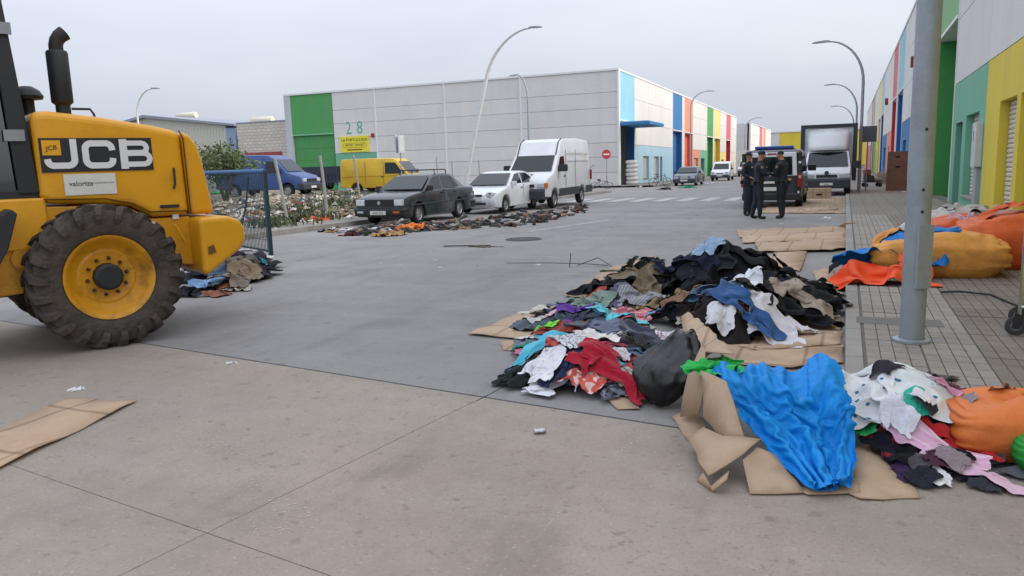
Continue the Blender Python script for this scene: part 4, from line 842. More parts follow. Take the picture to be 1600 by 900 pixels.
for z in (1.98, 2.9): MB().box(-.56, -.40, ya-.03, ya+.0, z-.05, z+.05).build('window_hinge', mat('hinge_grey', '8b8f94', .5, .4), cab)
bevel(MB().box(-1.55, -.30, ya-.02, yb_+.02, .95, 1.42).build('cab_base', M_jcb, cab), .02)
slab('step_fender', [(-1.5, .9), (-.62, 1.34), (-.58, 1.30), (-.68, 1.0), (-.8, .8)], .05, .42, M_jblk, ld, .01)
MB().lathe([(0, -.02), (.10, -.02), (.10, .02)], 24, 'y', (-.53, y0+.045, .88)).build('axle_cover', M_jdirt, ld)
mb = MB().tube([(-.7, .45, 3.2), (-.62, .36, 3.33), (-.5, .36, 3.32)], .03, 8); mb.build('work_lamp', M_jblk, cab)
MB().box(-.22, .28, .45, TW-.45, .5, .85).build('rear_axle', M_jblk, ld); MB().box(-2.6, -2.1, .45, TW-.45, .5, .85).build('front_axle', M_jblk, ld)
slab('front_frame', [(-3.0, .6), (-3.0, 1.1), (-2.4, 1.6), (-1.75, 1.3), (-1.5, .9), (-1.5, .6)], .6, TW-.6, M_jcb, ld, .03)
for yy in (.62, TW-.62): slab('lift_arm', [(-2.3, 1.5), (-2.3, 1.7), (-3.2, 1.25), (-3.7, .5), (-3.55, .4), (-3.1, 1.0)], yy-.06, yy+.06, M_jcb, ld, .02)
slab('bucket', [(-3.6, .75), (-3.55, .1), (-4.4, .06), (-4.42, .09), (-3.7, .2), (-3.75, .8)], -.1, TW+.1, M_jdirt, ld, .01)
slab('articulation', [(-1.6, .5), (-1.6, .95), (-.3, .95), (-.3, .5)], .75, TW-.75, M_jblk, ld, .02)
# ================= lamps, signs, fence, gate =================
M_galv = mat('galvanised_pole', '9aa3aa', .5, .35, .12, 2.5, dirt='6f767a', dscale=2, damt=.5); M_white_pole = mat('pale_pole', 'd2d6d8', .5, .2)
def lamp(name, base, h, dx, dy, label, group=None, r=.085, lean=(0, 0), m=None, rise=1.9):
    b = Vector(base); o = empty(name, b, 0, label, 'street lamp', group); m = m or M_galv
    n = 12; pts = [(0, 0, .02), (lean[0]*.3, lean[1]*.3, h*.3)]
    hb = h-rise; pts.append((lean[0]*.75, lean[1]*.75, hb))
    for t in np.linspace(0, math.pi/2, n)[1:]:
        s = 1-math.cos(t); pts.append((lean[0]*(.75+.25*math.sin(t))+dx*s, lean[1]*(.75+.25*math.sin(t))+dy*s, hb+rise*math.sin(t)))
    k = len(pts); MB().tube(pts, [r*(1-.55*i/(k-1)) for i in range(k)], 12).build('pole', m, o, 60)
    MB().lathe([(r*1.02, .0), (r*1.5, 0), (r*1.5, .02), (r*1.05, .03)], 16).build('base_plate', m, o)
    e = Vector(pts[-1]); d = Vector((dx, dy, -.06)).normalized(); s = d.cross(Vector((0, 0, 1))).normalized(); u = s.cross(d)
    V = []
    for (t, w, hh) in ((-.08, .07, .05), (.15, .13, .07), (.55, .12, .05), (.68, .07, .02)):
        for (i, j) in ((-1, -.3), (1, -.3), (.7, 1), (-.7, 1)): V.append(e+d*t+s*w*i+u*hh*j)
    F = [(0, 1, 2, 3), (12, 13, 14, 15)]+[(q*4+i, q*4+(i+1) % 4, q*4+4+(i+1) % 4, q*4+4+i) for q in range(3) for i in range(4)]
    mb = MB().add(V, F); mb.build('lamp_head', mat('lamp_head_grey', '7d858b', .5), o, 30)
    return o
fp = lamp('street_lamp', (.54, 6.84, PH), 8.2, -1.6, 0, 'thick grey lamp pole rising from the ribbed pavement in the foreground', r=.094)
MB().box(.085, .115, -.06, .06, .45, .95).build('access_door', M_galv, fp).rotation_euler = (0, 0, math.radians(-60))
MB().box(-.40, .30, .62, .92, -.006, .003).build('base_slab', mat('base_cement', '6f6d6a', .9), fp)
mb = MB()
for z in (1.05, 1.22, 1.68): mb.lathe([(0, -.002), (.011, -.002), (.011, .003)], 10, 'y', (.02, -.0935, z))
mb.build('bolt_holes', M_dark, fp)['kind'] = 'stuff'
for i, (Y, lab) in enumerate(((39.4, 'nearest curved street lamp on the right pavement, behind the lorry'), (60.8, 'second curved street lamp along the right pavement'), (84, 'far curved street lamp on the right pavement, third in line'))):
    lamp('street_lamp', (.6, Y, zg(Y)+PH), 6.85, -1.55, 0, lab, 'curved street lamps', .075)
for (px_, py_, Y, lab) in ((1115, 142, 75, 'curved street lamp in front of the orange door of the coloured row'), (1190, 184, 110, 'small distant street lamp near the end of the coloured row')):
    t = AT(px_, py_, Y=Y); lamp('street_lamp', (t.x-2.1, Y, zg(Y)+.13), t.z-zg(Y)-.13, 1.5, 0, lab, 'curved street lamps', .07, rise=1.4)
t = AT(797, 118, Y=57.8); b = AT(826, 215, Y=57.8); lamp('street_lamp', (b.x, 57.8, zg(57.8)+.13), t.z-zg(57.8)-.13, t.x-b.x+.6, 0, 'upright street lamp against the long grey wall', 'curved street lamps', .075, rise=2.0)
t = AT(842, 42, Y=40); b = AT(733, 283, Y=40); mid = AT(772, 105, Y=40); gz = lotz(-20, 40)
lamp('leaning_lamp', (b.x-.3, 40, gz), t.z-gz, t.x-mid.x-.5, 0, 'tall street lamp knocked askew behind the parked cars', r=.12, lean=(mid.x-b.x+.3, 0), m=M_white_pole, rise=2.6)
t = AT(248, 140, Y=40); b = AT(215, 185, Y=40); lamp('street_lamp', (b.x, 40, .1), t.z, t.x-b.x-.6, 0, 'white street lamp showing above the loader hood', 'curved street lamps', .08, m=M_white_pole, rise=1.8)
# signs
ne = empty('no_entry_sign', (-16.9, 57.9, zg(57.9)+.13), 0, 'round red no-entry sign on a grey post beside the long wall', 'sign')
MB().tube([(0, 0, 0), (0, 0, 2.75)], .03, 8).build('post', M_galv, ne)
d = MB().lathe([(0, -.012), (.36, -.012), (.36, .012), (0, .012)], 28, 'y').build('disc', mat('sign_red', 'b3323a', .5), ne); d.location = (0, -.05, 2.4); d.rotation_euler = (0, 0, math.radians(38)); MB().box(-.25, .25, -.018, -.0125, -.06, .06).build('white_bar', M_plate, d)
sb = empty('road_sign', (.92, 40.6, zg(40.6)+PH), 0, 'grey back of a square road sign beside the lorry', 'sign')
MB().tube([(0, 0, 0), (0, 0, 3.0)], .03, 8).build('post', M_galv, sb); bevel(MB().box(-.38, .38, -.06, -.035, 2.28, 3.02).build('sign_panel', mat('sign_back', '5d646b', .5, .3), sb), .01)
for z in (2.45, 2.85): MB().box(-.36, .36, -.035, -.03, z-.02, z+.02).build('bracket', M_galv, sb)
p = AT(627, 262, Y=31); ls = empty('road_sign', (p.x, 31, lotz(p.x, 31)), 0, 'pale road sign seen edge-on beside the yellow van', 'sign')
MB().tube([(0, 0, 0), (0, 0, 2.6)], .03, 8).build('post', M_galv, ls)
for s in (-.10, .06): MB().box(s-.03, s+.03, -.25, .25, 1.95, 2.75).build('sign_panel', mat('sign_pale', 'c4c8cb', .4), ls)
# fence posts on the lot
M_post = mat('old_post', '9a9894', .85, bump=.3)
for i, (bx_, by_, tx, ty, lab) in enumerate(((450, 349, 429, 247, 'leaning pale fence post in front of the blue van'), (512, 341, 500, 243, 'slanted fence post between the blue van and the saloon'), (563, 318, 552, 242, 'thin fence post in front of the yellow van side'), (684, 300, 682, 245, 'short fence post left of the leaning lamp'), (707, 300, 706, 252, 'short fence post right behind the saloon roof rack'), (750, 290, 748, 250, 'low fence post right of the leaning lamp foot'))):
    b = G(bx_, by_, .12); Y = min(b.y, 34); b = AT(bx_, by_, Y=Y); b.z = lotz(b.x, Y)-.05; t = AT(tx, ty, Y=Y)
    o = setp(MB().tube([b, b.lerp(t, .5)+Vector((.02, 0, 0)), t], .045 if i < 3 else .03, 8).build('fence_post', M_post, None, 60), lab, 'post', 'old fence posts on the lot')
# wire gate beside the loader
M_gate = mat('gate_green', '1f3a42', .5, .2); M_gateb = mat('gate_blue', '215d92', .5)
ga = Vector((-9.98, 11.52, 0)); gd = Vector((-.885, .465, 0)); gt = empty('wire_gate', ga, math.atan2(gd.y, gd.x), 'open blue-topped wire mesh gate panel behind the loader tail', 'gate')
GL = 3.6; GH = 1.60
MB().box(-.035, .035, -.035, .035, 0, GH).build('post', M_gate, gt); MB().box(GL-.03, GL+.03, -.03, .03, 0, GH).build('post', M_gate, gt)
MB().tube([(-.03, 0, GH), (GL, 0, GH)], .04, 8).build('top_rail', M_gateb, gt); MB().box(0, GL, -.015, .015, .07, .11).build('bottom_rail', M_gate, gt)
mb = MB(); k = .075
while k < GL: mb.tube([(k, 0, .1), (k, 0, GH-.02)], .0065, 4, False); k += .075
for z in (.3, .62, .95, 1.28): mb.tube([(.02, .006, z), (GL, .006, z)], .006, 4, False)
mb.build('wire_mesh', M_gate, gt)['kind'] = 'stuff'
MB().tube([(1.9, -.03, .1), (1.2, -.03, .9), (.9, -.03, 1.5)], .018, 6).build('brace', M_gate, gt)
# ================= street clutter made of solid shapes =================
M_card = mat('cardboard', 'b79d83', .85, var=.1, scale=2.5, rnd=.08, bump=.15, bscale=18, dirt='987c61', dscale=2.2, damt=.55); M_cardd = mat('cardboard_edge', '7d5f43', .9)
_n = M_card.node_tree.nodes; _l = M_card.node_tree.links.new; _b = _n['Principled BSDF']; _o = _b.inputs['Base Color'].links[0].from_socket           # fold lines and the faint corrugation
_tc = _n.new('ShaderNodeTexCoord')
for (_sc, _lo, _hi, _am, _dir) in ((.62, .985, 1., .55, 'X'), (.45, .988, 1., .55, 'Y'), (28, .3, 1., .10, 'X')):
    _w = _n.new('ShaderNodeTexWave'); _w.bands_direction = _dir; _w.inputs['Scale'].default_value = _sc; _w.inputs['Distortion'].default_value = .15; _l(_tc.outputs['Object'], _w.inputs['Vector']); _r2 = _n.new('ShaderNodeMapRange'); _r2.inputs[1].default_value = _lo; _r2.inputs[2].default_value = _hi; _r2.inputs[4].default_value = _am; _l(_w.outputs['Fac'], _r2.inputs[0])
    _x = _n.new('ShaderNodeMixRGB'); _l(_r2.outputs[0], _x.inputs[0]); _l(_o, _x.inputs[1]); _x.inputs[2].default_value = (*lin('6d543c'), 1); _o = _x.outputs[0]
_l(_o, _b.inputs['Base Color'])
def crate(name, loc, sz, rz, label, group=None, m=None, openf=False):
    o = empty(name, loc, rz, label, 'box', group); a_, b_, c_ = sz
    bevel(MB().box(-a_/2, a_/2, -b_/2, b_/2, 0, c_).build('carton', m or M_card, o), .008)
    MB().box(-a_/2-.001, a_/2+.001, -.03, .03, c_-.12, c_+.0015).build('tape', mat('tape_tan', 'a58052', .35), o)
    MB().box(-a_/2+.01, a_/2-.01, -b_/2-.012, -b_/2-.002, c_*.62, c_+.004).build('flap', m or M_card, o)
    if openf: MB().box(-a_*.12, a_*.12, -b_/2-.014, -b_/2-.0125, c_*.35, c_*.5).build('hand_hole', M_dark, o)
    return o
z0 = zg(40.5)+PH
for k, (sz, rz, lab) in enumerate((((.84, .5, .45), .05, 'lowest brown carton of the tall stack on the right pavement'), ((.86, .5, .44), -.04, 'second brown carton up in the tall pavement stack'), ((.8, .5, .46), .06, 'third brown carton in the stack, with a dark slot'), ((.82, .5, .43), .0, 'topmost brown carton of the tall stack on the pavement'))):
    crate('cardboard_box', (2.2, 40.3, z0), sz, rz, lab, 'stacked cartons', mat('cardboard_dark', '7f6450', .85, var=.12, rnd=.1), openf=k > 1); z0 += sz[2]+.004
c = G(1279, 311); crate('cardboard_box', (c.x, c.y+.3, c.z), (.92, .55, .42), .06, 'brown carton standing on flattened cardboard in front of the lorry', openf=True); c = G(1254, 309); crate('cardboard_box', (c.x-.05, c.y+.3, c.z), (.5, .45, .42), -.1, 'smaller carton between the police van and the lorry')
c = G(1386, 289); crate('cardboard_box', (c.x, c.y, c.z+PH), (1.2, .7, .7), 0, 'low brown carton farther along the right pavement')
c = G(981, 289); crate('cardboard_box', (c.x+.3, c.y, c.z), (.8, .6, 1.0), .1, 'brown carton beside the open blue doorway')
M_sackw = mat('white_sack', 'cfcdc8', .7, bump=.2)
for k in range(6):
    o = MB().lathe([(0, 0), (.42, .02), (.5, .14), (.46, .3), (0, .33)], 16).build('white_sack', M_sackw); o.location = (-15.55+.04*math.sin(k*2), 60.3, zg(60)+.13+k*.32); o.scale = (1, .7, 1); setp(o, ['bottom', 'second', 'third', 'fourth', 'fifth', 'topmost'][k]+' white sack of the pile at the open blue doorway', 'sack', 'piled white sacks')
# bicycles
def bicycle(loc, rz, tilt, label):
    o = empty('bicycle', loc, rz, label, 'bicycle'); o.rotation_euler = (tilt, 0, rz); mF = mat('bike_frame', '2b3038', .4); mT = M_tyre
    for x in (-.52, .52):
        w = MB().lathe([(.31, -.018), (.335, 0), (.31, .018), (.295, 0)], 24, 'y', (x, 0, .335), True).build('bike_wheel', mT, o); mb = MB()
        for k in range(8): a_ = math.pi*k/8; mb.tube([(x-.3*math.cos(a_), 0, .335-.3*math.sin(a_)), (x+.3*math.cos(a_), 0, .335+.3*math.sin(a_))], .003, 3, False)
        mb.build('spokes', M_galv, w)
    mb = MB()
    for a_, b_ in (((-.52, .335), (-.1, .30)), ((-.52, .335), (-.2, .78)), ((-.1, .30), (-.22, .9)), ((-.1, .30), (.36, .78)), ((-.19, .76), (.36, .82)), ((.52, .335), (.34, .95))): mb.tube([(a_[0], 0, a_[1]), (b_[0], 0, b_[1])], .018, 6)
    mb.build('bike_frame', mF, o); MB().tube([(.30, -.28, .98), (.34, -.2, .97), (.34, .2, .97), (.30, .28, .98)], .014, 6).build('handlebar', mF, o); bevel(MB().box(-.36, -.1, -.07, .07, .9, .96).build('saddle', M_blk, o), .03)
c = G(1030, 292); bicycle((c.x, c.y+.3, c.z), math.radians(20), 0, 'dark bicycle standing near the blue painted wall'); c = G(938, 296); bicycle((c.x, c.y, c.z+.05), math.radians(5), math.radians(-50), 'dark bicycle lying at the foot of the long grey wall')
# castor trolley at the right edge
c = G(1586, 524, PH); tl = empty('garment_trolley', (c.x, c.y, PH), math.radians(-12), 'chrome trolley frame on black castors at the right edge', 'trolley')
for (x, y) in ((0, 0), (1.25, 0), (0, .5), (1.25, .5)):
    w = MB().lathe([(0, -.014), (.06, -.014), (.078, -.01), (.078, .01), (.06, .014), (0, .014)], 20, 'y', (x, y, .078)).build('castor_wheel', mat('castor_rubber', '3b3b3d', .7), tl, 40); MB().lathe([(0, -.017), (.04, -.017), (.04, .017), (0, .017)], 14, 'y', (x, y, .078)).build('castor_hub', mat('castor_hub', '6d6e70', .5), w)
    mb = MB().prism([(x-.03, .06), (x+.03, .06), (x+.05, .17), (x-.01, .19)], y-.024, y-.017); mb.prism([(x-.03, .06), (x+.03, .06), (x+.05, .17), (x-.01, .19)], y+.017, y+.024); mb.build('castor_fork', M_blk, tl); MB().tube([(x+.02, y, .17), (x+.02, y, 1.35)], .014, 8).build('upright', M_chrome, tl)
for z in (.24, 1.34):
    mb = MB()
    for a_, b_ in (((0, 0), (1.25, 0)), ((0, .5), (1.25, .5)), ((0, 0), (0, .5)), ((1.25, 0), (1.25, .5))): mb.tube([(a_[0]+.02, a_[1], z), (b_[0]+.02, b_[1], z)], .012, 8)
    mb.build('frame_ring', M_chrome, tl)
c = G(1362, 292, PH); ht = empty('hand_cart', (c.x, c.y, c.z), .2, 'loaded hand cart beside the lamp post on the right pavement', 'cart')
MB().box(-.45, .45, -.3, .3, .25, .32).build('platform', M_gpl, ht); bevel(MB().box(-.4, .05, -.25, .25, .325, .62).build('load', mat('load_dark', '3a3833', .9), ht), .04); bevel(MB().box(-.42, -.1, -.2, .25, .625, .95).build('load', mat('load_red', '7a4038', .9), ht), .05); bevel(MB().box(.08, .42, -.25, .25, .325, .5).build('load', mat('load_grey', '8a8882', .9), ht), .04)
for x in (-.35, .35):
    for s in (1, -1): MB().lathe([(0, -.02), (.11, -.02), (.11, .02), (0, .02)], 14, 'y', (x, s*.27, .115)).build('cart_wheel', M_tyre, ht)
MB().tube([(.44, -.22, .3), (.52, -.22, 1.0), (.52, .22, 1.0), (.44, .22, .3)], .015, 6).build('handle', M_galv, ht)
# ================= police officers =================
M_uni = mat('uniform_navy', '171c2a', .75, var=.15, scale=12, bump=.3, bscale=14); M_skin = mat('skin_tan', 'a9765c', .55, var=.05); M_boot = mat('boot_black', '111214', .5); M_hairc = mat('hair_dark', '231c18', .8)
def officer(loc, rz, label, hands, legs, cap=True, head=(0, 0), lean=0.):
    root = empty('person', loc, rz, label, 'person')
    P = {}; E_ = []; Rd = {}
    def v(n, co, r, par=None):
        P[n] = Vector(co); Rd[n] = r if isinstance(r, tuple) else (r, r)
        if par: E_.append((par, n))
    v('pel', (0, 0, .96), (.175, .14)); v('waist', (0, lean*.3, 1.10), (.18, .145), 'pel'); v('chest', (0, lean*.8, 1.31), (.205, .165), 'waist'); v('uch', (0, lean, 1.43), (.18, .13), 'chest'); v('neck', (0, lean+.005, 1.53), (.06, .062), 'uch')
    hx, hy = head; v('jaw', (hx*.5, lean+.02+hy*.5, 1.60), (.066, .078), 'neck'); v('head', (hx, lean+.02+hy, 1.67), (.078, .095), 'jaw'); v('crown', (hx, lean+.01+hy, 1.745), (.06, .075), 'head')
    for s, nm in ((1, 'r'), (-1, 'l')):
        v('sh'+nm, (s*.20, lean-.005, 1.42), .085, 'uch'); el, ha = hands[nm]
        v('ua'+nm, Vector(P['sh'+nm]).lerp(Vector(el), .5), .076, 'sh'+nm); v('el'+nm, el, .063, 'ua'+nm); v('fa'+nm, Vector(el).lerp(Vector(ha), .45), .055, 'el'+nm); v('wr'+nm, Vector(el).lerp(Vector(ha), .86), .033, 'fa'+nm); v('ha'+nm, ha, (.036, .028), 'wr'+nm)
        d = (Vector(ha)-Vector(el)).normalized(); sd_ = d.cross(Vector((0, 0, 1))).normalized()
        for k, q in enumerate((-1.2, -.4, .4, 1.2)):
            b_ = Vector(ha)+d*.035+sd_*q*.017; v('f%s%d' % (nm, k), b_, .0095, 'ha'+nm); v('g%s%d' % (nm, k), b_+d*(.035+.006*(k in (1, 2)))+Vector((0, 0, -.018)), .0085, 'f%s%d' % (nm, k))
        v('t'+nm, Vector(ha)-d*.005+sd_*(-.045*s)+Vector((0, 0, .012)), .0105, 'ha'+nm)
        fo, yaw_ = legs[nm]; v('hip'+nm, (s*.10, 0, .88), .115, 'pel'); kn = Vector((s*.105+fo[0]*.4, fo[1]*.5+.03, .50)); v('th'+nm, Vector(P['hip'+nm]).lerp(kn, .5), .105, 'hip'+nm); v('kn'+nm, kn, .082, 'th'+nm)
        an = Vector((s*.11+fo[0], fo[1]-.02, .11)); v('ca'+nm, kn.lerp(an, .4)+Vector((0, -.015, 0)), .078, 'kn'+nm); v('an'+nm, an, .06, 'ca'+nm); td = Vector((math.sin(yaw_), math.cos(yaw_), 0))
        v('he'+nm, an+td*-.02+Vector((0, 0, -.06)), .045, 'an'+nm); v('to'+nm, an+td*.10+Vector((0, 0, -.07)), (.045, .036), 'he'+nm); v('tp'+nm, an+td*.165+Vector((0, 0, -.075)), (.036, .03), 'to'+nm)
    names = list(P); idx = {n: i for i, n in enumerate(names)}
    me = bpy.data.meshes.new('body'); me.from_pydata([P[n] for n in names], [(idx[a_], idx[b_]) for a_, b_ in E_], []); o = link('body', me, None, root)
    sm = o.modifiers.new('skin', 'SKIN'); sm.use_smooth_shade = True; sm.branch_smoothing = .6
    for n in names: sv = me.skin_vertices[0].data[idx[n]]; sv.radius = Rd[n]; sv.use_root = (n == 'pel')
    ss = o.modifiers.new('sub', 'SUBSURF'); ss.levels = 2; ss.render_levels = 2
    bpy.context.view_layer.update(); dg = bpy.context.evaluated_depsgraph_get(); nm_ = bpy.data.meshes.new_from_object(o.evaluated_get(dg)); o.modifiers.clear(); o.data = nm_; nm_.name = 'body'
    nm_.materials.clear()
    for m_ in (M_uni, M_skin, M_boot): nm_.materials.append(m_)
    for p_ in nm_.polygons:
        c_ = p_.center; k = 0
        if c_.z > 1.535: k = 1
        elif c_.z < .20: k = 2
        elif any((c_-Vector(hands[q][1])).length < .085 and (c_-Vector(hands[q][0])).length > (Vector(hands[q][1])-Vector(hands[q][0])).length*.86 for q in 'rl'): k = 1
        p_.material_index = k; p_.use_smooth = True
    hc = Vector((hx, lean+.02+hy, 1.67))
    mb = MB().lathe([(.0, .015), (.012, .0), (.014, -.03), (0, -.035)], 8, 'z', (hc.x, hc.y+.10, hc.z-.005)); mb.build('nose', M_skin, root, 60)
    for s in (1, -1): MB().lathe([(0, -.03), (.018, -.02), (.022, .01), (0, .03)], 8, 'z', (hc.x+s*.082, hc.y-.01, hc.z-.01)).build('ear', M_skin, root, 60)
    for s in (1, -1): MB().lathe([(0, -.007), (.009, 0), (0, .007)], 8, 'z', (hc.x+s*.03, hc.y+.092, hc.z+.015)).build('eye', M_dark, root, 60)
    MB().box(hc.x-.024, hc.x+.024, hc.y+.088, hc.y+.096, hc.z-.058, hc.z-.051).build('mouth', mat('lip', '7d4a42', .6), root)
    if cap:
        cp = MB().lathe([(.093, .035), (.098, .06), (.094, .095), (.06, .125), (0, .13)], 18, 'z', (hc.x, hc.y-.005, hc.z)).build('cap', M_uni, root, 60); mb = MB()
        V = [(hc.x+.085*math.sin(a_)*(1 if i == 0 else 1.0), hc.y+(.03 if i == 0 else .03)+.09*math.cos(a_)*(.75 if i == 0 else 1.45)-.02, hc.z+(.048 if i == 0 else .03)) for i in (0, 1) for a_ in np.linspace(-1.2, 1.2, 9)]
        pk = mk('cap_peak', V, [(i, i+1, i+10, i+9) for i in range(8)], M_uni, cp); s_ = pk.modifiers.new('s', 'SOLIDIFY'); s_.thickness = .006
        MB().box(hc.x-.02, hc.x+.02, hc.y+.086, hc.y+.094, hc.z+.065, hc.z+.095).build('cap_badge', M_plate, cp)
    else: MB().lathe([(.086, .03), (.088, .05), (.075, .09), (.04, .112), (0, .116)], 16, 'z', (hc.x, hc.y-.02, hc.z-.005)).build('hair', M_hairc, root, 60)
    b_ = MB().lathe([(.185, .975), (.19, 1.0), (.185, 1.025)], 24).build('belt', M_boot, root); b_.scale = (1, .8, 1)
    for (x, y, w, hh) in ((.195, .02, .035, .14), (-.195, .03, .03, .11), (.10, -.15, .05, .09), (-.09, -.15, .05, .08)): bevel(MB().box(x-w, x+w, y-.025, y+.025, .99-hh, 1.0).build('belt_pouch', M_boot, root), .008)
    for s in (1, -1): MB().box(s*.283-.006, s*.283+.006, lean-.03, lean+.03, 1.34, 1.40).build('arm_badge', mat('arm_badge', '9a7d55', .6), root)
    MB().box(.03, .11, lean+.165, lean+.172, 1.36, 1.385).build('chest_tag', M_plate, root)
    return root
c = G(1184, 342); officer((c.x, c.y, c.z), math.radians(-72), 'front police officer in dark blue uniform and cap, writing, left of the pair', {'r': ((.27, .10, 1.17), (.08, .34, 1.20)), 'l': ((-.25, .06, 1.16), (-.05, .33, 1.17))}, {'r': ((.02, .04), .1), 'l': ((-.02, -.1), -.3)}, True, (0, .03), .02)
c = G(1160, 337); officer((c.x+.15, c.y, c.z), math.radians(-120), 'capped police officer half hidden behind his colleague, facing the street', {'r': ((.26, .02, 1.15), (.20, .24, 1.08)), 'l': ((-.26, .0, 1.15), (-.22, .20, 1.02))}, {'r': ((.05, .05), .2), 'l': ((-.07, -.06), -.2)}, True, (.02, .0), .0)
c = G(1221, 341); officer((c.x, c.y, c.z), math.radians(66), 'bareheaded police officer in dark uniform looking down at his hands', {'r': ((.25, .10, 1.17), (.05, .31, 1.12)), 'l': ((-.26, .08, 1.16), (-.06, .30, 1.16))}, {'r': ((.02, .06), .2), 'l': ((-.02, -.05), -.1)}, False, (0, .05), .02)
# ================= cloth: numpy cloth simulation dropped onto a height map =================
HX0, HY0, HRES, HNX, HNY = -12.0, 3.0, .03, 514, 400
HF = np.zeros((HNX, HNY)); HF[:] = .012
_X = HX0+np.arange(HNX)*HRES; _Y = HY0+np.arange(HNY)*HRES; GXX, GYY = np.meshgrid(_X, _Y, indexing='ij')
HF[(GXX > .05) & (GYY > 5.1)] = PH+.012
def mound(cx, cy, amp, sx, sy, rz=0., p=2.):
    c_, s_ = math.cos(rz), math.sin(rz); u = ((GXX-cx)*c_+(GYY-cy)*s_)/sx; v = (-(GXX-cx)*s_+(GYY-cy)*c_)/sy
    np.maximum(HF, .012+amp*np.exp(-(np.abs(u)**p+np.abs(v)**p)), out=HF)
def dome(cx, cy, h, sx, sy, rz=0., base=0.):
    c_, s_ = math.cos(rz), math.sin(rz); u = ((GXX-cx)*c_+(GYY-cy)*s_)/sx; v = (-(GXX-cx)*s_+(GYY-cy)*c_)/sy
    q = np.clip(1-np.abs(u)**2.6-np.abs(v)**2.6, 0, 1); np.maximum(HF, np.where(q > 0, base+h*q**.45, 0), out=HF)
def hsample(x, y):
    fx = np.clip((x-HX0)/HRES, 0, HNX-1.001); fy = np.clip((y-HY0)/HRES, 0, HNY-1.001); i = fx.astype(int); j = fy.astype(int); u = fx-i; v = fy-j
    return (HF[i, j]*(1-u)+HF[i+1, j]*u)*(1-v)+(HF[i, j+1]*(1-u)+HF[i+1, j+1]*u)*v
def hraise(P, mask, th):
    k = 3; G_, n, m, _ = P.shape
    def up(A, ax):
        parts = []
        sl0 = [slice(None)]*4; sl1 = [slice(None)]*4; sl0[ax] = slice(0, -1); sl1[ax] = slice(1, None)
        for t in range(k): parts.append(A[tuple(sl0)]*(1-t/k)+A[tuple(sl1)]*(t/k))
        return np.concatenate(parts, ax)
    Q = up(up(P, 1), 2).reshape(-1, 3)
    i = np.clip(((Q[:, 0]-HX0)/HRES+.5).astype(int), 0, HNX-1); j = np.clip(((Q[:, 1]-HY0)/HRES+.5).astype(int), 0, HNY-1)
    np.maximum.at(HF, (i, j), Q[:, 2]+th)
def wav(shape, G_, f, rng):
    n, m = shape; u, v = np.meshgrid(np.linspace(0, 1, n), np.linspace(0, 1, m), indexing='ij'); out = np.zeros((G_, n, m))
    for _ in range(7):
        a_ = rng.uniform(0, 2*math.pi, G_)[:, None, None]; k = rng.uniform(.5, 1, G_)[:, None, None]*f*2*math.pi; ph = rng.uniform(0, 6.3, G_)[:, None, None]
        out += np.sin(k*(np.cos(a_)*u+np.sin(a_)*v)+ph)
    return out/3.
def simulate(P, su, sv, steps=30, iters=6, fric=.985, bend=.16, drag=.80, grav=9.8):
    P = P.astype(np.float64); prev = P.copy(); dt = 1/45.; su = su[:, None, None]; sv = sv[:, None, None]; sd_ = np.sqrt(su**2+sv**2)
    def con(a_, b_, rest, k):
        d = b_-a_; L_ = np.sqrt((d*d).sum(-1))+1e-9; c_ = d*((.5*k*(L_-rest)/L_)[..., None]); a_ += c_; b_ -= c_
    for st in range(steps):
        vel = (P-prev)*drag; vel[..., 2] = np.maximum(vel[..., 2], -.06); prev = P.copy(); P += vel; P[..., 2] -= grav*dt*dt
        for it in range(iters):
            for o in (0, 1):
                A = P[:, o:-1:2]; B = P[:, o+1::2]; k = min(A.shape[1], B.shape[1]); con(A[:, :k], B[:, :k], su, 1.)
                A = P[:, :, o:-1:2]; B = P[:, :, o+1::2]; k = min(A.shape[2], B.shape[2]); con(A[:, :, :k], B[:, :, :k], sv, 1.)
            if it % 2 == 0:
                for o in (0, 1):
                    A = P[:, o:-1:2]; B = P[:, o+1::2]; k = min(A.shape[1], B.shape[1]); con(A[:, :k, :-1], B[:, :k, 1:], sd_, .35); con(A[:, :k, 1:], B[:, :k, :-1], sd_, .35)
            d = P[:, 2:]-P[:, :-2]; L_ = np.sqrt((d*d).sum(-1))+1e-9; c_ = d*((.25*bend*(L_-2*su)/L_)[..., None]); P[:, :-2] += c_; P[:, 2:] -= c_
            d = P[:, :, 2:]-P[:, :, :-2]; L_ = np.sqrt((d*d).sum(-1))+1e-9; c_ = d*((.25*bend*(L_-2*sv)/L_)[..., None]); P[:, :, :-2] += c_; P[:, :, 2:] -= c_
        h = hsample(P[..., 0], P[..., 1])+.004; hit = P[..., 2] < h
        P[..., 2] = np.where(hit, h, P[..., 2])
        for ax in (0, 1): P[..., ax] = np.where(hit, P[..., ax]*(1-fric)+prev[..., ax]*fric, P[..., ax])
    return P
def cut(kind, n, m, rng):
    u, v = np.meshgrid(np.linspace(-1, 1, n-1), np.linspace(-1, 1, m-1), indexing='ij'); ok = np.ones((n-1, m-1), bool)
    if kind == 'shirt': ok = (np.abs(u) < .56) | ((v > .38) & (np.abs(u) < 1.1) & (v < .98-.25*np.abs(u)*0)); ok &= ~((np.abs(u) < .16) & (v > .86))
    elif kind == 'trousers': ok = (np.abs(u) < .62) & ((v > .35) | (np.abs(u) > .09))
    elif kind == 'rag': ok = (np.abs(u)+np.abs(v)) < 1.72
    return ok
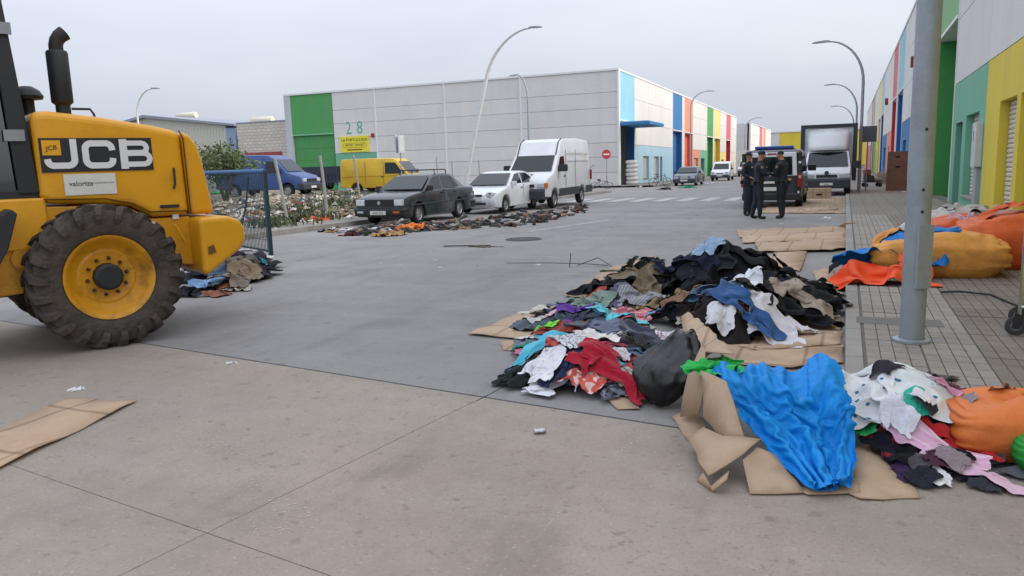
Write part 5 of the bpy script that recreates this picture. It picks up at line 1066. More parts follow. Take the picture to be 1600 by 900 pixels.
def cloth(name, col, pattern=None, rough=.9, sheen=.25, plastic=False):
    key = 'cloth_'+name
    if key in _M: return _M[key]
    m = mat(key, col, .55 if plastic else rough, var=.10 if plastic else .18, scale=3 if plastic else 6, detail=2, bump=.25 if plastic else .35, bscale=30 if plastic else 45, spec=.28 if plastic else .15)
    b = m.node_tree.nodes['Principled BSDF']
    if not plastic: b.inputs['Sheen Weight'].default_value = .04 if sum(lin(col)) < .15 else .15
    else: b.inputs['Subsurface Weight'].default_value = 0
    if pattern:
        n = m.node_tree.nodes; l = m.node_tree.links.new; old = b.inputs['Base Color'].links[0].from_socket; uv = n.new('ShaderNodeUVMap'); uv.uv_map = 'UVMap'; kind, c2, sc = pattern
        r = n.new('ShaderNodeMapRange')
        if kind == 'dots':
            t = n.new('ShaderNodeTexVoronoi'); t.inputs['Scale'].default_value = sc; l(uv.outputs[0], t.inputs['Vector']); l(t.outputs['Distance'], r.inputs[0]); r.inputs[1].default_value = .24; r.inputs[2].default_value = .18
        elif kind == 'stripes':
            t = n.new('ShaderNodeTexWave'); t.inputs['Scale'].default_value = sc; t.inputs['Distortion'].default_value = .3; l(uv.outputs[0], t.inputs['Vector']); l(t.outputs['Fac'], r.inputs[0]); r.inputs[1].default_value = .45; r.inputs[2].default_value = .55
        else:
            t = n.new('ShaderNodeTexNoise'); t.inputs['Scale'].default_value = sc; l(uv.outputs[0], t.inputs['Vector']); l(t.outputs['Fac'], r.inputs[0]); r.inputs[1].default_value = .53; r.inputs[2].default_value = .56
        mx = n.new('ShaderNodeMixRGB'); l(r.outputs[0], mx.inputs[0]); l(old, mx.inputs[1]); mx.inputs[2].default_value = (*lin(c2), 1); l(mx.outputs[0], b.inputs['Base Color'])
    return m
def cloth_obj(name, P, ok, m, label, cat, group, sub=1):
    n, k = P.shape[:2]; c = P.reshape(-1, 3).mean(0); c[2] = P[..., 2].min(); V = (P-c).reshape(-1, 3)
    ii, jj = np.nonzero(ok); F = np.stack([ii*k+jj, (ii+1)*k+jj, (ii+1)*k+jj+1, ii*k+jj+1], 1)
    used = np.unique(F); rm = -np.ones(n*k, int); rm[used] = np.arange(len(used)); F = rm[F]
    me = bpy.data.meshes.new(name); me.from_pydata(V[used].tolist(), [], F.tolist()); uvl = me.uv_layers.new(name='UVMap')
    uvs = np.stack([used//k/(n-1), used % k/(k-1)], 1)[F.reshape(-1)]; uvl.data.foreach_set('uv', uvs.astype(np.float32).ravel())
    o = link(name, me, m, None, 180); o.location = c; setp(o, label, cat, group)
    if sub: s = o.modifiers.new('s', 'SUBSURF'); s.levels = sub; s.render_levels = sub
    return o
def drop(items, n=26, rng=np.random.default_rng(3), steps=16):
    """items: dicts with pos, size (w,l), ang, sq, mat, kind, label, name, cat, group"""
    G_ = len(items)
    if not G_: return []
    u, v = np.meshgrid(np.linspace(-.5, .5, n), np.linspace(-.5, .5, n), indexing='ij'); P = np.zeros((G_, n, n, 3)); su = np.zeros(G_); sv = np.zeros(G_)
    w1, w2, w3 = wav((n, n), G_, 2.2, rng), wav((n, n), G_, 2.2, rng), wav((n, n), G_, 4.2, rng); w4 = wav((n, n), G_, 2.0, rng)
    for g, it in enumerate(items):
        w, l_ = it['size']; sq = it.get('sq', (.47, .55)); su[g] = w/(n-1); sv[g] = l_/(n-1); cr = it.get('crumple', 1.)
        x = u*w*sq[0]+w1[g]*.045*cr*w; y = v*l_*sq[1]+w2[g]*.045*cr*l_; a_ = math.radians(it['ang']); X = it['pos'][0]+x*math.cos(a_)-y*math.sin(a_); Y = it['pos'][1]+x*math.sin(a_)+y*math.cos(a_)
        P[g, ..., 0] = X; P[g, ..., 1] = Y; P[g, ..., 2] = hsample(X, Y)+.006+cr*min(w, l_)*(.10*np.maximum(0, 1-np.abs(w3[g])*1.7)+.06*np.maximum(0, w4[g]))+.006*rng.standard_normal((n, n))
    P = simulate(P, su, sv, steps, grav=6., bend=.2)
    for _ in range(1):
        Q = P.copy(); Q[:, 1:-1, 1:-1] = .5*P[:, 1:-1, 1:-1]+.125*(P[:, 2:, 1:-1]+P[:, :-2, 1:-1]+P[:, 1:-1, 2:]+P[:, 1:-1, :-2]); P = Q
    hraise(P, None, .004); out = []
    for g, it in enumerate(items): out.append(cloth_obj(it['name'], P[g], cut(it['kind'], n, n, rng), it['mat'], it['label'], it['cat'], it.get('group'), it.get('sub', 1)))
    return out
# ---- heaps under the clothes
def at_h(px, py, h): p = G(px, py, h); return p
pB1 = at_h(1115, 415, .40); pB2 = at_h(1150, 470, .25); pB3 = at_h(1010, 425, .28); pB4 = at_h(1245, 445, .25); pA = at_h(945, 530, .18); pA2 = at_h(900, 495, .12); pC = at_h(1400, 630, .2); pC2 = at_h(1470, 640, .15)
mound(pB1.x+.1, pB1.y+.2, .56, .62, .5); mound(pB2.x, pB2.y, .20, .6, .5); mound(pB3.x, pB3.y, .22, .45, .5); mound(pB4.x, pB4.y, .20, .45, .6); mound(pA.x, pA.y, .12, .55, .8, .25); mound(pA2.x, pA2.y, .06, .5, .5)
mound(pC.x-.05, pC.y+.12, .27, .34, .32); mound(pC2.x, pC2.y, .12, .4, .3)
pD = at_h(345, 425, .1); mound(pD.x, pD.y, .20, .8, .6); pD2 = at_h(375, 405, .1); mound(pD2.x-.3, pD2.y+.2, .18, .7, .5)
# sacks on the right pavement and the board stack under the blue sheet
SACK = [('yellow', 1.05, 10.85, .56, .72, .44, .05), ('orange', 2.35, 11.75, .80, .98, .55, -.05), ('orange_back', 1.65, 12.9, .66, .72, .5, .2)]
for nm, x, y, h, sx, sy, rz in SACK: dome(x, y, h, sx, sy, rz, PH)
SB = at_h(1590, 668, .14)
T0, T1, T2, T3 = at_h(1120, 565, .40), at_h(1300, 575, .36), at_h(1335, 720, .02), at_h(1160, 700, .05)
for k in range(60):
    t = k/59
    for s in np.linspace(0, 1, 50):
        a_ = T0.lerp(T1, s); b_ = T3.lerp(T2, s); p = a_.lerp(b_, t); i = int((p.x-HX0)/HRES+.5); j = int((p.y-HY0)/HRES+.5); z = .40*(1-t)**1.2*(1-.25*(2*s-1)**4)+.012
        HF[i-1:i+2, j-1:j+2] = np.maximum(HF[i-1:i+2, j-1:j+2], z)
GA, GB, GC, GD = 'multicoloured clothes heap', 'black clothes heap', 'clothes beside the blue sheet', 'clothes beside the loader'
items = {}; _cnt = {}
def it(layer, px, py, h, w, l_, ang, col, kind, label, cat, group, pat=None, name=None, plastic=False, Y=None, **k):
    p = AT(px, py, Y=Y) if Y else at_h(px, py, h); kf = .80 if group == GC else 1.28; w *= kf; l_ *= kf; m = cloth(col+(pat[0]+pat[1] if pat else '')+('p' if plastic else ''), col, pat, plastic=plastic)
    _cnt[(layer, group)] = _cnt.get((layer, group), -1)+1; layer = round(layer+.012*_cnt[(layer, group)], 3)
    items.setdefault(layer, []).append(dict(pos=(p.x, p.y), size=(w, l_), ang=ang, mat=m, kind=kind, label=label, name=name or cat.replace(' ', '_'), cat=cat, group=group, **k))
# layer 0: underlayers nobody sees more than an edge of
for (px, py, h, c, g, lab) in ((1060, 420, .3, '1b1c22', GB, 'wide black cloth spread underneath the left side of the black clothes heap'), (1170, 420, .3, '17181b', GB, 'wide black cloth underneath the peak of the black clothes heap'), (1130, 480, .2, '221f20', GB, 'brown-black cloth underneath the front of the black clothes heap'), (1240, 455, .2, '1e2024', GB, 'black cloth underneath the right end of the black clothes heap'), (980, 440, .2, '2a2b28', GB, 'dark olive cloth underneath the left end of the black clothes heap'),
                              (950, 510, .1, '3d4150', GA, 'grey-blue cloth underneath the back of the multicoloured heap'), (930, 555, .1, '4a4048', GA, 'mauve-grey cloth underneath the front of the multicoloured heap'), (880, 505, .06, '55606a', GA, 'slate cloth underneath the left side of the multicoloured heap'), (1395, 640, .1, '2a2a30', GC, 'dark cloth underneath the dotted white sheet'), (1480, 660, .1, '1d1b1f', GC, 'black cloth underneath the pink and red clothes'), (345, 425, .1, '25252b', GD, 'dark cloth underneath the heap by the loader tail'), (385, 412, .1, '2c2a2a', GD, 'charcoal cloth underneath the far end of the heap by the gate')):
    it(0, px, py, h, 1.15 if g != GA else 1.0, 1.15 if g != GA else 1.0, RNG.uniform(0, 90), c, 'rag', lab, 'cloth', g, sq=(.55, .55))
A_ = lambda L_, px, py, h, w, l_, a_, c, k, lab, cat, pat=None, **q: it(L_, px, py, h, w, l_, a_, c, k, lab, cat, GA, pat, **q)
A_(1, 873, 478, .08, .75, .9, 20, '566f83', 'trousers', 'faded blue jeans at the back left of the multicoloured heap', 'jeans'); A_(1, 844, 488, .03, .5, .5, 60, 'cbc6bd', 'shirt', 'off-white top at the far left tip of the multicoloured heap', 'top')
A_(1, 1002, 478, .15, .7, .6, 10, 'c4737c', 'shirt', 'salmon pink top behind the multicoloured heap', 'top', ('flowers', 'd8b0a8', 9)); A_(1, 913, 470, .08, .8, .6, 0, '75897e', 'sheet', 'grey-green cloth along the back of the multicoloured heap', 'cloth')
A_(1, 833, 563, .02, .55, .5, 10, 'b4647f', 'shirt', 'mauve pink top lying flat at the left of the multicoloured heap', 'top', ('stripes', 'c98aa0', 6)); A_(1, 826, 549, .02, .42, .3, 10, '1f7c6c', 'rag', 'small dark teal garment beside the mauve top', 'garment')
A_(1, 831, 531, .02, .4, .25, 5, 'd4cdc9', 'rag', 'white sock-like garment on cardboard at the left', 'garment'); A_(1, 845, 590, .03, .7, .55, 20, '2b3552', 'shirt', 'dark navy top at the front left of the multicoloured heap', 'top')
A_(1, 809, 596, .02, .5, .4, 30, '16201d', 'rag', 'black green-edged bag at the front tip of the multicoloured heap', 'garment'); A_(1, 949, 600, .06, .6, .6, 35, '70727f', 'shirt', 'grey patterned blouse at the front of the multicoloured heap', 'blouse', ('flowers', '3a3c48', 14))
A_(1, 976, 604, .03, .4, .4, 60, 'beb5a6', 'rag', 'cream garment between the grey blouse and the black bag', 'garment'); A_(1, 1044, 498, .2, .5, .45, 0, 'd3ced2', 'shirt', 'white flowered blouse just behind the black bag', 'blouse', ('flowers', 'b08a98', 12))
A_(2, 900, 488, .15, .8, .7, 15, '57298a', 'shirt', 'bright purple top on the multicoloured heap', 'top'); A_(2, 869, 514, .12, .5, .6, 70, '8a3a31', 'rag', 'brick red garment below the purple top', 'garment'); A_(2, 854, 519, .06, .3, .3, 40, '78cf3a', 'rag', 'small lime green garment on the left of the heap', 'garment')
A_(2, 964, 484, .2, .7, .5, 0, '6bc6d6', 'sheet', 'pale turquoise cloth at the back of the multicoloured heap', 'cloth'); A_(2, 893, 552, .12, .5, .65, 75, 'a92c3d', 'shirt', 'crimson top between the turquoise top and the white blouse', 'top'); A_(2, 876, 580, .06, .6, .5, 20, 'c2544d', 'shirt', 'coral red top at the front of the multicoloured heap', 'top')
A_(2, 853, 606, .03, .75, .4, -15, 'd9dbe0', 'shirt', 'white shirt with stretched sleeve at the very front of the heap', 'shirt'); A_(2, 911, 602, .05, .5, .4, 0, 'c65a50', 'rag', 'small coral garment in front, right of the white shirt', 'garment', ('flowers', 'e0c0bc', 7)); A_(2, 872, 597, .05, .45, .45, 30, '232b47', 'rag', 'navy garment caught between white and coral pieces', 'garment')
A_(2, 989, 535, .15, .7, .55, 60, 'c6c1b4', 'shirt', 'cream knitted cardigan right of the red jacket', 'cardigan'); A_(2, 1035, 516, .25, .8, .7, 10, '3b3e47', 'sheet', 'charcoal cloth bundled above the black bag', 'cloth'); A_(2, 1060, 474, .22, .3, .9, 70, '6c8fb4', 'sheet', 'pale blue denim strip crossing behind the multicoloured heap', 'cloth')
A_(3, 880, 528, .2, .55, 1.1, -25, '54b4ca', 'shirt', 'turquoise long-sleeved top hanging down the left of the heap', 'top', sq=(.5, .75)); A_(3, 931, 497, .27, .7, .6, 20, '5b5e6f', 'shirt', 'grey T-shirt on top of the multicoloured heap', 'T-shirt'); A_(3, 967, 502, .27, .75, .7, -10, '6d7488', 'shirt', 'blue-grey knitted jumper beside the grey T-shirt', 'jumper', ('stripes', '5c6378', 18))
A_(3, 912, 556, .18, .4, .65, 70, 'd5d2d4', 'shirt', 'white speckled blouse left of the red jacket', 'blouse', ('flowers', '8a8690', 22)); A_(3, 926, 566, .14, .3, .4, 80, '69684a', 'rag', 'olive garment tucked under the red jacket', 'garment'); A_(3, 931, 520, .26, .35, .5, 80, 'd9d2d0', 'rag', 'white garment standing up above the red jacket', 'garment'); A_(3, 858, 590, .08, .35, .35, 0, 'dadade', 'rag', 'small white garment over the dark navy top', 'garment'); A_(3, 905, 575, .1, .35, .3, 10, 'd4d6da', 'rag', 'small white lace piece above the coral garments', 'garment', ('flowers', '9a98a0', 16))
A_(4, 957, 560, .25, .58, .72, 65, 'a51c2f', 'shirt', 'bright red jacket draped over the front of the multicoloured heap', 'jacket', sq=(.52, .62))
B_ = lambda L_, px, py, h, w, l_, a_, c, k, lab, cat, pat=None, **q: it(L_, px, py, h, w, l_, a_, c, k, lab, cat, GB, pat, **q)
B_(1, 945, 452, .1, 1.1, .8, 20, '15171d', 'shirt', 'black coat spread at the left foot of the black heap', 'coat'); B_(1, 972, 418, .25, 1.0, .9, 60, '5a594b', 'shirt', 'grey-green coat on the left slope of the black heap', 'coat'); B_(1, 1248, 488, .12, 1.3, .9, 10, '131418', 'trousers', 'black trousers at the right front of the black heap', 'trousers'); B_(1, 1145, 512, .08, .9, .7, 5, '161a2b', 'shirt', 'navy jacket under the pale blouse', 'jacket')
B_(1, 1284, 448, .15, .8, .8, 30, '1c1b20', 'shirt', 'black jacket at the right end of the black heap', 'jacket'); B_(1, 1118, 502, .1, .9, .4, 15, 'b0a596', 'rag', 'taupe garment at the front of the black heap', 'garment'); B_(1, 1126, 508, .1, .7, .4, 10, '6a4a36', 'rag', 'brown garment beside the taupe one', 'garment'); B_(1, 1294, 464, .06, .4, .3, 0, 'b8b09c', 'rag', 'cream rag at the right tip of the black heap', 'rag'); B_(1, 1308, 455, .06, .22, .16, 0, '2f7a58', 'rag', 'small green rag at the right tip of the black heap', 'rag')
B_(2, 1010, 428, .33, 1.0, .9, 30, '6f624b', 'shirt', 'brown-olive jacket on the left of the black heap', 'jacket'); B_(2, 1047, 450, .25, 1.0, .7, 10, '8b7556', 'sheet', 'khaki coat folded in the middle of the black heap', 'coat'); B_(2, 1005, 462, .15, .7, .5, 10, '9b9da0', 'sheet', 'pale grey cloth at the left front of the black heap', 'cloth', ('stripes', '7c7e84', 8)); B_(2, 1118, 480, .27, 1.2, .9, 10, '252020', 'shirt', 'brown-black coat over the front of the black heap', 'coat'); B_(2, 1219, 462, .2, .9, .6, 40, '5e4a41', 'shirt', 'brown jumper on the right of the black heap', 'jumper'); B_(2, 1268, 428, .28, 1.0, .7, 20, '3e3537', 'shirt', 'plum-brown coat on the far right of the black heap', 'coat')
B_(2, 1139, 433, .38, .9, .5, 0, '9b9577', 'rag', 'pale olive garment behind the blue jeans', 'garment')
B_(3, 1030, 392, .5, 1.2, .9, 15, '191e2f', 'shirt', 'navy coat at the top left of the black heap', 'coat'); B_(3, 1205, 438, .35, 1.2, .8, 25, '34363e', 'shirt', 'dark grey coat on the right slope of the black heap', 'coat'); B_(3, 1251, 467, .22, .6, .8, 60, 'a19183', 'shirt', 'beige garment hanging on the right slope of the black heap', 'garment'); B_(3, 1124, 452, .38, 1.0, .7, -20, '3f5a76', 'trousers', 'dull blue denim jacket in the middle of the black heap', 'denim'); B_(3, 1069, 484, .15, .6, .6, 20, '7a5842', 'rag', 'brown garment beside the cardboard edge', 'garment')
B_(4, 1150, 398, .6, 1.5, 1.1, 5, '15171a', 'shirt', 'big black coat forming the peak of the black heap', 'coat'); B_(4, 1083, 392, .55, .9, .9, 60, '22263a', 'shirt', 'dark blue hooded top near the peak of the black heap', 'hoodie'); B_(6, 1168, 466, .38, .55, .8, 65, '34588a', 'trousers', 'bright blue jeans lying across the black heap', 'jeans'); B_(4, 1212, 514, .10, .9, .65, -5, 'd0cdd3', 'shirt', 'pale lilac-white blouse spread at the front of the black heap', 'blouse', sq=(.6, .65))
B_(5, 1160, 425, .48, .55, .5, 0, 'd9dbe1', 'rag', 'small white garment in the middle of the black heap', 'garment'); B_(5, 1104, 383, .62, .5, .35, 10, '8fa6c0', 'rag', 'light blue shirt tucked at the peak of the black heap', 'shirt'); B_(5, 1124, 520, .08, .35, .3, 0, 'd4d4d8', 'rag', 'small white rag before the black heap', 'rag')
C_ = lambda L_, px, py, h, w, l_, a_, c, k, lab, cat, pat=None, **q: it(L_, px, py, h, w, l_, a_, c, k, lab, cat, GC, pat, **q)
C_(1, 1459, 592, .10, .7, .6, -20, '4b4547', 'shirt', 'dark grey-brown coat behind the dotted sheet', 'coat'); C_(1, 1487, 604, .12, .5, .4, -30, '6a1f33', 'rag', 'shiny maroon garment behind the black clothes', 'garment'); C_(1, 1392, 702, .04, .7, .6, 20, '1c1c27', 'shirt', 'black jacket with red lining at the cardboard edge', 'jacket', ('flowers', '8e2230', 3)); C_(1, 1497, 730, .04, .8, .5, -20, '22222d', 'trousers', 'dark navy trousers at the front of the right heap', 'trousers')
C_(1, 1305, 580, .3, .5, .4, 0, 'd3d3d6', 'rag', 'white cloth beside the top of the blue sheet', 'cloth'); C_(1, 1572, 722, .03, 1.1, .5, -20, '54585e', 'trousers', 'grey trousers at the right edge in the foreground', 'trousers', sq=(.7, .7)); C_(1, 1372, 658, .12, .4, .3, 40, '6f8b7b', 'rag', 'sage green garment under the white shirt', 'garment')
C_(3, 1470, 630, .16, .85, .75, 10, '121214', 'shirt', 'black jumper in the middle of the right heap', 'jumper'); C_(2, 1497, 697, .1, .9, .45, -25, 'b62a2a', 'shirt', 'red top along the front of the right heap', 'top'); C_(2, 1431, 729, .06, .5, .45, 0, '3a2548', 'rag', 'dark purple garment at the front of the right heap', 'garment'); C_(2, 1543, 755, .03, .35, .25, 0, '33343c', 'rag', 'small charcoal rag alone at the front right', 'rag'); C_(2, 1480, 665, .12, .6, .3, -25, '3b3b42', 'rag', 'dark grey garment between the black jumper and the red top', 'garment')
C_(3, 1372, 612, .24, 1.55, 1.45, 15, 'd9dcdc', 'sheet', 'white sheet with small blue dots heaped beside the blue sheet', 'sheet', ('dots', '3f6d93', 15), sq=(.47, .52)); C_(3, 1433, 637, .24, .35, .35, -20, '2fae94', 'rag', 'small teal garment against the black jumper', 'garment'); C_(2, 1428, 692, .08, .25, 1.05, 62, 'd3a6c1', 'sheet', 'pink lilac scarf, upper length across the red top', 'scarf', ('flowers', 'e3c4d0', 6), sq=(.6, .85)); C_(3, 1464, 724, .1, .25, .3, 20, 'd9d9db', 'rag', 'twisted white garment at the front of the right heap', 'garment')
C_(3, 1545, 742, .05, .24, .9, 62, 'd5aec4', 'sheet', 'pink patterned scarf running to the right edge', 'scarf', ('flowers', 'dcbcc8', 7), sq=(.6, .85))
C_(4, 1403, 654, .2, .36, .36, 60, 'dadbe5', 'shirt', 'crumpled white shirt in front of the dotted sheet', 'shirt')
D_ = lambda L_, px, py, h, w, l_, a_, c, k, lab, cat, pat=None, **q: it(L_, px, py, h, w, l_, a_, c, k, lab, cat, GD, pat, **q)
D_(1, 302, 450, .08, .9, .8, 30, '27252d', 'shirt', 'dark plum coat beside the loader wheel', 'coat'); D_(1, 359, 400, .18, 1.4, .9, 25, '2c2931', 'shirt', 'dark coat stretched behind the heap under the loader tail', 'coat'); D_(1, 417, 425, .05, .6, .5, 10, '171b24', 'rag', 'black garment at the far right end of the heap by the gate', 'garment'); D_(1, 400, 431, .05, .7, .4, 10, '2f2a33', 'rag', 'dark maroon garment at the edge of the heap by the gate', 'garment'); D_(1, 368, 449, .04, .7, .4, 15, 'c5beb2', 'rag', 'cream striped shirt on the road beside the brown piece', 'shirt', ('stripes', '8a8478', 10)); D_(1, 341, 456, .05, .5, .4, 10, '8a5740', 'rag', 'rust brown garment nearest the road by the loader', 'garment')
D_(2, 375, 411, .24, 1.0, .8, 40, '5b574f', 'shirt', 'olive-grey jacket on the heap by the gate', 'jacket'); D_(2, 358, 441, .1, .5, .4, 30, '7b4b31', 'rag', 'chestnut garment below the grey-brown jacket', 'garment'); D_(2, 385, 428, .12, .6, .6, 50, '7d6c5a', 'rag', 'tan garment right of the grey-brown jacket', 'garment'); D_(2, 405, 414, .14, .45, .9, 65, '1f7f86', 'shirt', 'teal top at the right end of the heap by the gate', 'top')
D_(3, 329, 426, .24, 1.2, .9, 5, '7b9cbf', 'shirt', 'light denim shirt on the heap behind the loader wheel', 'shirt'); D_(3, 359, 422, .25, .6, 1.0, 60, '86776b', 'shirt', 'grey-brown corduroy jacket in the middle of the heap', 'jacket', ('stripes', '6f6258', 20))
D_(1, 392, 388, .05, .8, .3, 20, 'cfcdd2', 'rag', 'white frilly strip along the foot of the wire gate', 'cloth')
# fillers
import colorsys
def cname(c):
    r_, g_, b_ = [int(c[i:i+2], 16)/255 for i in (0, 2, 4)]; h_, s_, v_ = colorsys.rgb_to_hsv(r_, g_, b_)
    if v_ < .14: return 'black'
    if s_ < .14: return 'dark grey' if v_ < .35 else 'grey' if v_ < .62 else 'off-white'
    hue = 'red' if h_ < .03 or h_ > .95 else 'brown' if h_ < .12 else 'olive' if h_ < .2 else 'green' if h_ < .45 else 'blue' if h_ < .7 else 'purple' if h_ < .82 else 'mauve'
    return ('blackish ' if v_ < .2 else 'dark ' if v_ < .35 else '' if v_ < .6 else 'pale ')+hue
frn = random.Random(21)
PALB = ['15171b', '1c1e26', '24211f', '2b2d33', '1a1f2e', '33302c', '3d3a36', '4a4338', '17181a', '222631', '55493a', '2a2422']; PALA = ['3a4258', '6d7488', 'b04a4a', 'c9c4c0', '4d6a86', '2b3046', '8a6a78', 'd5d0cc', '5c5f6f', '7c8a90', '8c2c38', '20242e', 'a8a29a', '44576a']; PALC = ['17171a', '2c2630', '4a2a3a', '8c2a2e', '1b1b20', '23242c', '4a4448', '121216', '3a3c44']; PALD = ['2a2830', '3a3632', '5c5248', '23262e', '6d6256', '4a5a6e']
for (N_, cx_, cy_, rx_, ry_, hh_, pal, g_, what, s0, s1) in ((22, 1120, 448, 180, 62, .28, PALB, GB, 'the black clothes heap', .6, 1.0), (20, 930, 540, 118, 72, .13, PALA, GA, 'the multicoloured heap', .4, .7), (9, 1445, 655, 140, 90, .12, PALC, GC, 'the right foreground heap', .4, .65), (8, 355, 424, 62, 28, .12, PALD, GD, 'the heap by the loader', .5, .8)):
    for q in range(N_):
        t_a = frn.uniform(0, 6.283); rad = math.sqrt(frn.random()); px_ = cx_+rx_*rad*math.cos(t_a); py_ = cy_+ry_*rad*math.sin(t_a)
        if g_ == GC and (px_ > 1500 and py_ < 705 or py_ < 590+max(0, px_-1460)*.25 or px_ < 1350 and py_ > 590 or py_ > 720 and px_ < 1420): continue
        if g_ == GB and px_ > 1262: continue
        if g_ == GA and px_ > 1000 and py_ > 530: continue
        ci_ = frn.choice(pal); kd_ = frn.choice(('rag', 'shirt', 'trousers', 'shirt')); sd2 = ('far left' if px_ < cx_ else 'far right') if py_ < cy_ else ('near left' if px_ < cx_ else 'near right')
        it(.3, px_, py_, hh_*(1-rad*.7), frn.uniform(s0, s1), frn.uniform(s0, s1)*.8, frn.uniform(0, 180), ci_, kd_, 'crumpled '+cname(ci_)+' '+{'rag': 'cloth', 'shirt': 'top', 'trousers': 'trousers'}[kd_]+' on the '+sd2+' side of '+what, {'rag': 'cloth', 'shirt': 'top', 'trousers': 'trousers'}[kd_], g_)
for (N_, cx_, cy_, rx_, ry_, hh_, pal, g_, what) in ((14, 1130, 450, 150, 50, .3, PALB+['6d6458', '8a8f98'], GB, 'the black clothes heap'), (20, 915, 545, 95, 62, .14, ['b0485a', 'c9c4c8', '58b0c4', '7a4a9a', 'c05a50', '3a4a78', 'd8b0bc', '4a8a78', 'd5d0cc', '8a2c3c'], GA, 'the multicoloured heap'), (12, 1440, 690, 90, 55, .1, PALC+['d5d0d4', 'c88aa8', '8a7c82'], GC, 'the right foreground heap')):
    for q in range(N_):
        t_a = frn.uniform(0, 6.283); rad = math.sqrt(frn.random()); px_ = cx_+rx_*rad*math.cos(t_a); py_ = cy_+ry_*rad*math.sin(t_a); ci_ = frn.choice(pal); sd2 = ('far left' if px_ < cx_ else 'far right') if py_ < cy_ else ('near left' if px_ < cx_ else 'near right')
        it(1.4 if g_ == GA else 4.5, px_, py_, hh_*(1-rad*.6), frn.uniform(.22, .4), frn.uniform(.2, .32), frn.uniform(0, 180), ci_, 'rag', 'small '+cname(ci_)+' piece lying on the '+sd2+' side of '+what, 'garment', g_)
# plastic sheets on the right pavement
E_ = 'plastic sheets and sacks on the pavement'
dome(1.95, 14.3, .55, 1.2, .5, 0, PH); dome(.40, 10.4, .30, .60, .28, 0, PH); dome(1.0, 10.2, .18, .22, .2, 0, PH); dome(.62, 9.85, .18, .14, .16, 0, PH)
it(1, 1365, 444, .06, 1.35, .7, 0, 'e8562a', 'sheet', 'bright orange plastic sheet crumpled in front of the blue sheet', 'plastic sheet', None, plastic=True, sq=(.66, .6)); it(1, 1470, 333, .6, 1.5, .8, 5, 'bdb9b4', 'sheet', 'grey-white cloth spread behind the sacks by the green wall', 'cloth', None, Y=14.2, sq=(.6, .6)); it(1, 1535, 328, .6, 1.2, .8, 15, 'a9a5a0', 'sheet', 'grey cloth heaped behind the sacks below the yellow shutter', 'cloth', None, Y=14.3, sq=(.6, .6))
it(2, 1400, 412, .22, 1.45, .75, 0, '1b76c4', 'sheet', 'blue plastic sheet bunched around the lamp pole', 'plastic sheet', None, plastic=True, sq=(.62, .52)); it(3, 1455, 425, .15, .5, .4, 0, '1b72bc', 'rag', 'end of blue plastic sheet right of the lamp pole', 'plastic sheet', None, plastic=True); it(3, 1425, 428, .15, .4, .35, 0, 'e4592c', 'rag', 'raised corner of the orange plastic sheet beside the pole', 'plastic sheet', None, plastic=True)
it(2, 1510, 350, .75, .6, .4, 0, 'c39aa8', 'rag', 'lilac pink garment on top of the orange sacks', 'garment', None, Y=12.5); it(2, 1385, 378, .45, .7, .5, 0, 'dd9a52', 'sheet', 'pale orange plastic sheet over the end of the yellow sack', 'plastic sheet', None, Y=10.9, plastic=True); it(3, 1565, 338, .85, 1.0, .5, 0, 'd0602f', 'sheet', 'orange plastic folded over the top of the biggest sack', 'plastic sheet', None, Y=11.8, plastic=True)
it(4, 1556, 606, .30, .5, .3, 15, 'a9927d', 'shirt', 'beige jacket lying over the orange bundle', 'jacket', None)
it(1, 1345, 672, .08, .3, .3, 0, '2fa55a', 'rag', 'green plastic fringe between blue sheet and cardboard', 'plastic bag', None, plastic=True)
def buried(name, x0, x1, y0, y1, m, label, hmin=.07):
    i0, i1, j0, j1 = int((x0-HX0)/HRES), int((x1-HX0)/HRES), int((y0-HY0)/HRES), int((y1-HY0)/HRES); st = 2
    xs_, ys_ = np.arange(i0, i1, st), np.arange(j0, j1, st); Z = HF[np.ix_(xs_, ys_)]; V = []; F = []; rn = wav(Z.shape, 1, 9, np.random.default_rng(5))[0]
    base = np.where((_X[xs_][:, None] > .05) & (_Y[ys_][None, :] > 5.1), PH, 0.)
    for a_ in range(len(xs_)):
        for b_ in range(len(ys_)): V.append((_X[xs_[a_]], _Y[ys_[b_]], max(base[a_, b_]+.004, Z[a_, b_]-.05+.02*rn[a_, b_])))
    k = len(ys_)
    for a_ in range(len(xs_)-1):
        for b_ in range(k-1):
            if min(Z[a_, b_], Z[a_+1, b_], Z[a_, b_+1], Z[a_+1, b_+1])-base[a_, b_] > hmin: F.append((a_*k+b_, (a_+1)*k+b_, (a_+1)*k+b_+1, a_*k+b_+1))
    setp(mk(name, V, F, m, None, 180), label, 'clothes', None, 'stuff')
buried('buried_clothes', -3.2, .04, 6.9, 10.9, cloth('17181c', '17181c'), 'dark jumble of clothes buried inside the black heap'); buried('buried_clothes', -3.4, -.4, 4.75, 6.88, cloth('4c4a55', '4c4a55'), 'grey jumble of clothes buried inside the multicoloured heap')
buried('buried_clothes', .42, 1.9, 3.6, 5.4, cloth('1f1e23', '1f1e23'), 'dark jumble of clothes buried in the right foreground heap', .05); buried('buried_clothes', -11.5, -7.5, 7.5, 12, cloth('242329', '242329'), 'dark jumble of clothes buried in the heap by the loader')
for L_ in sorted(items):
    if L_ >= 4 and not _cnt.get('sb'): _cnt['sb'] = 1; dome(SB.x, SB.y, .31, .32, .22, .1, .03)
    drop(items[L_], 26)
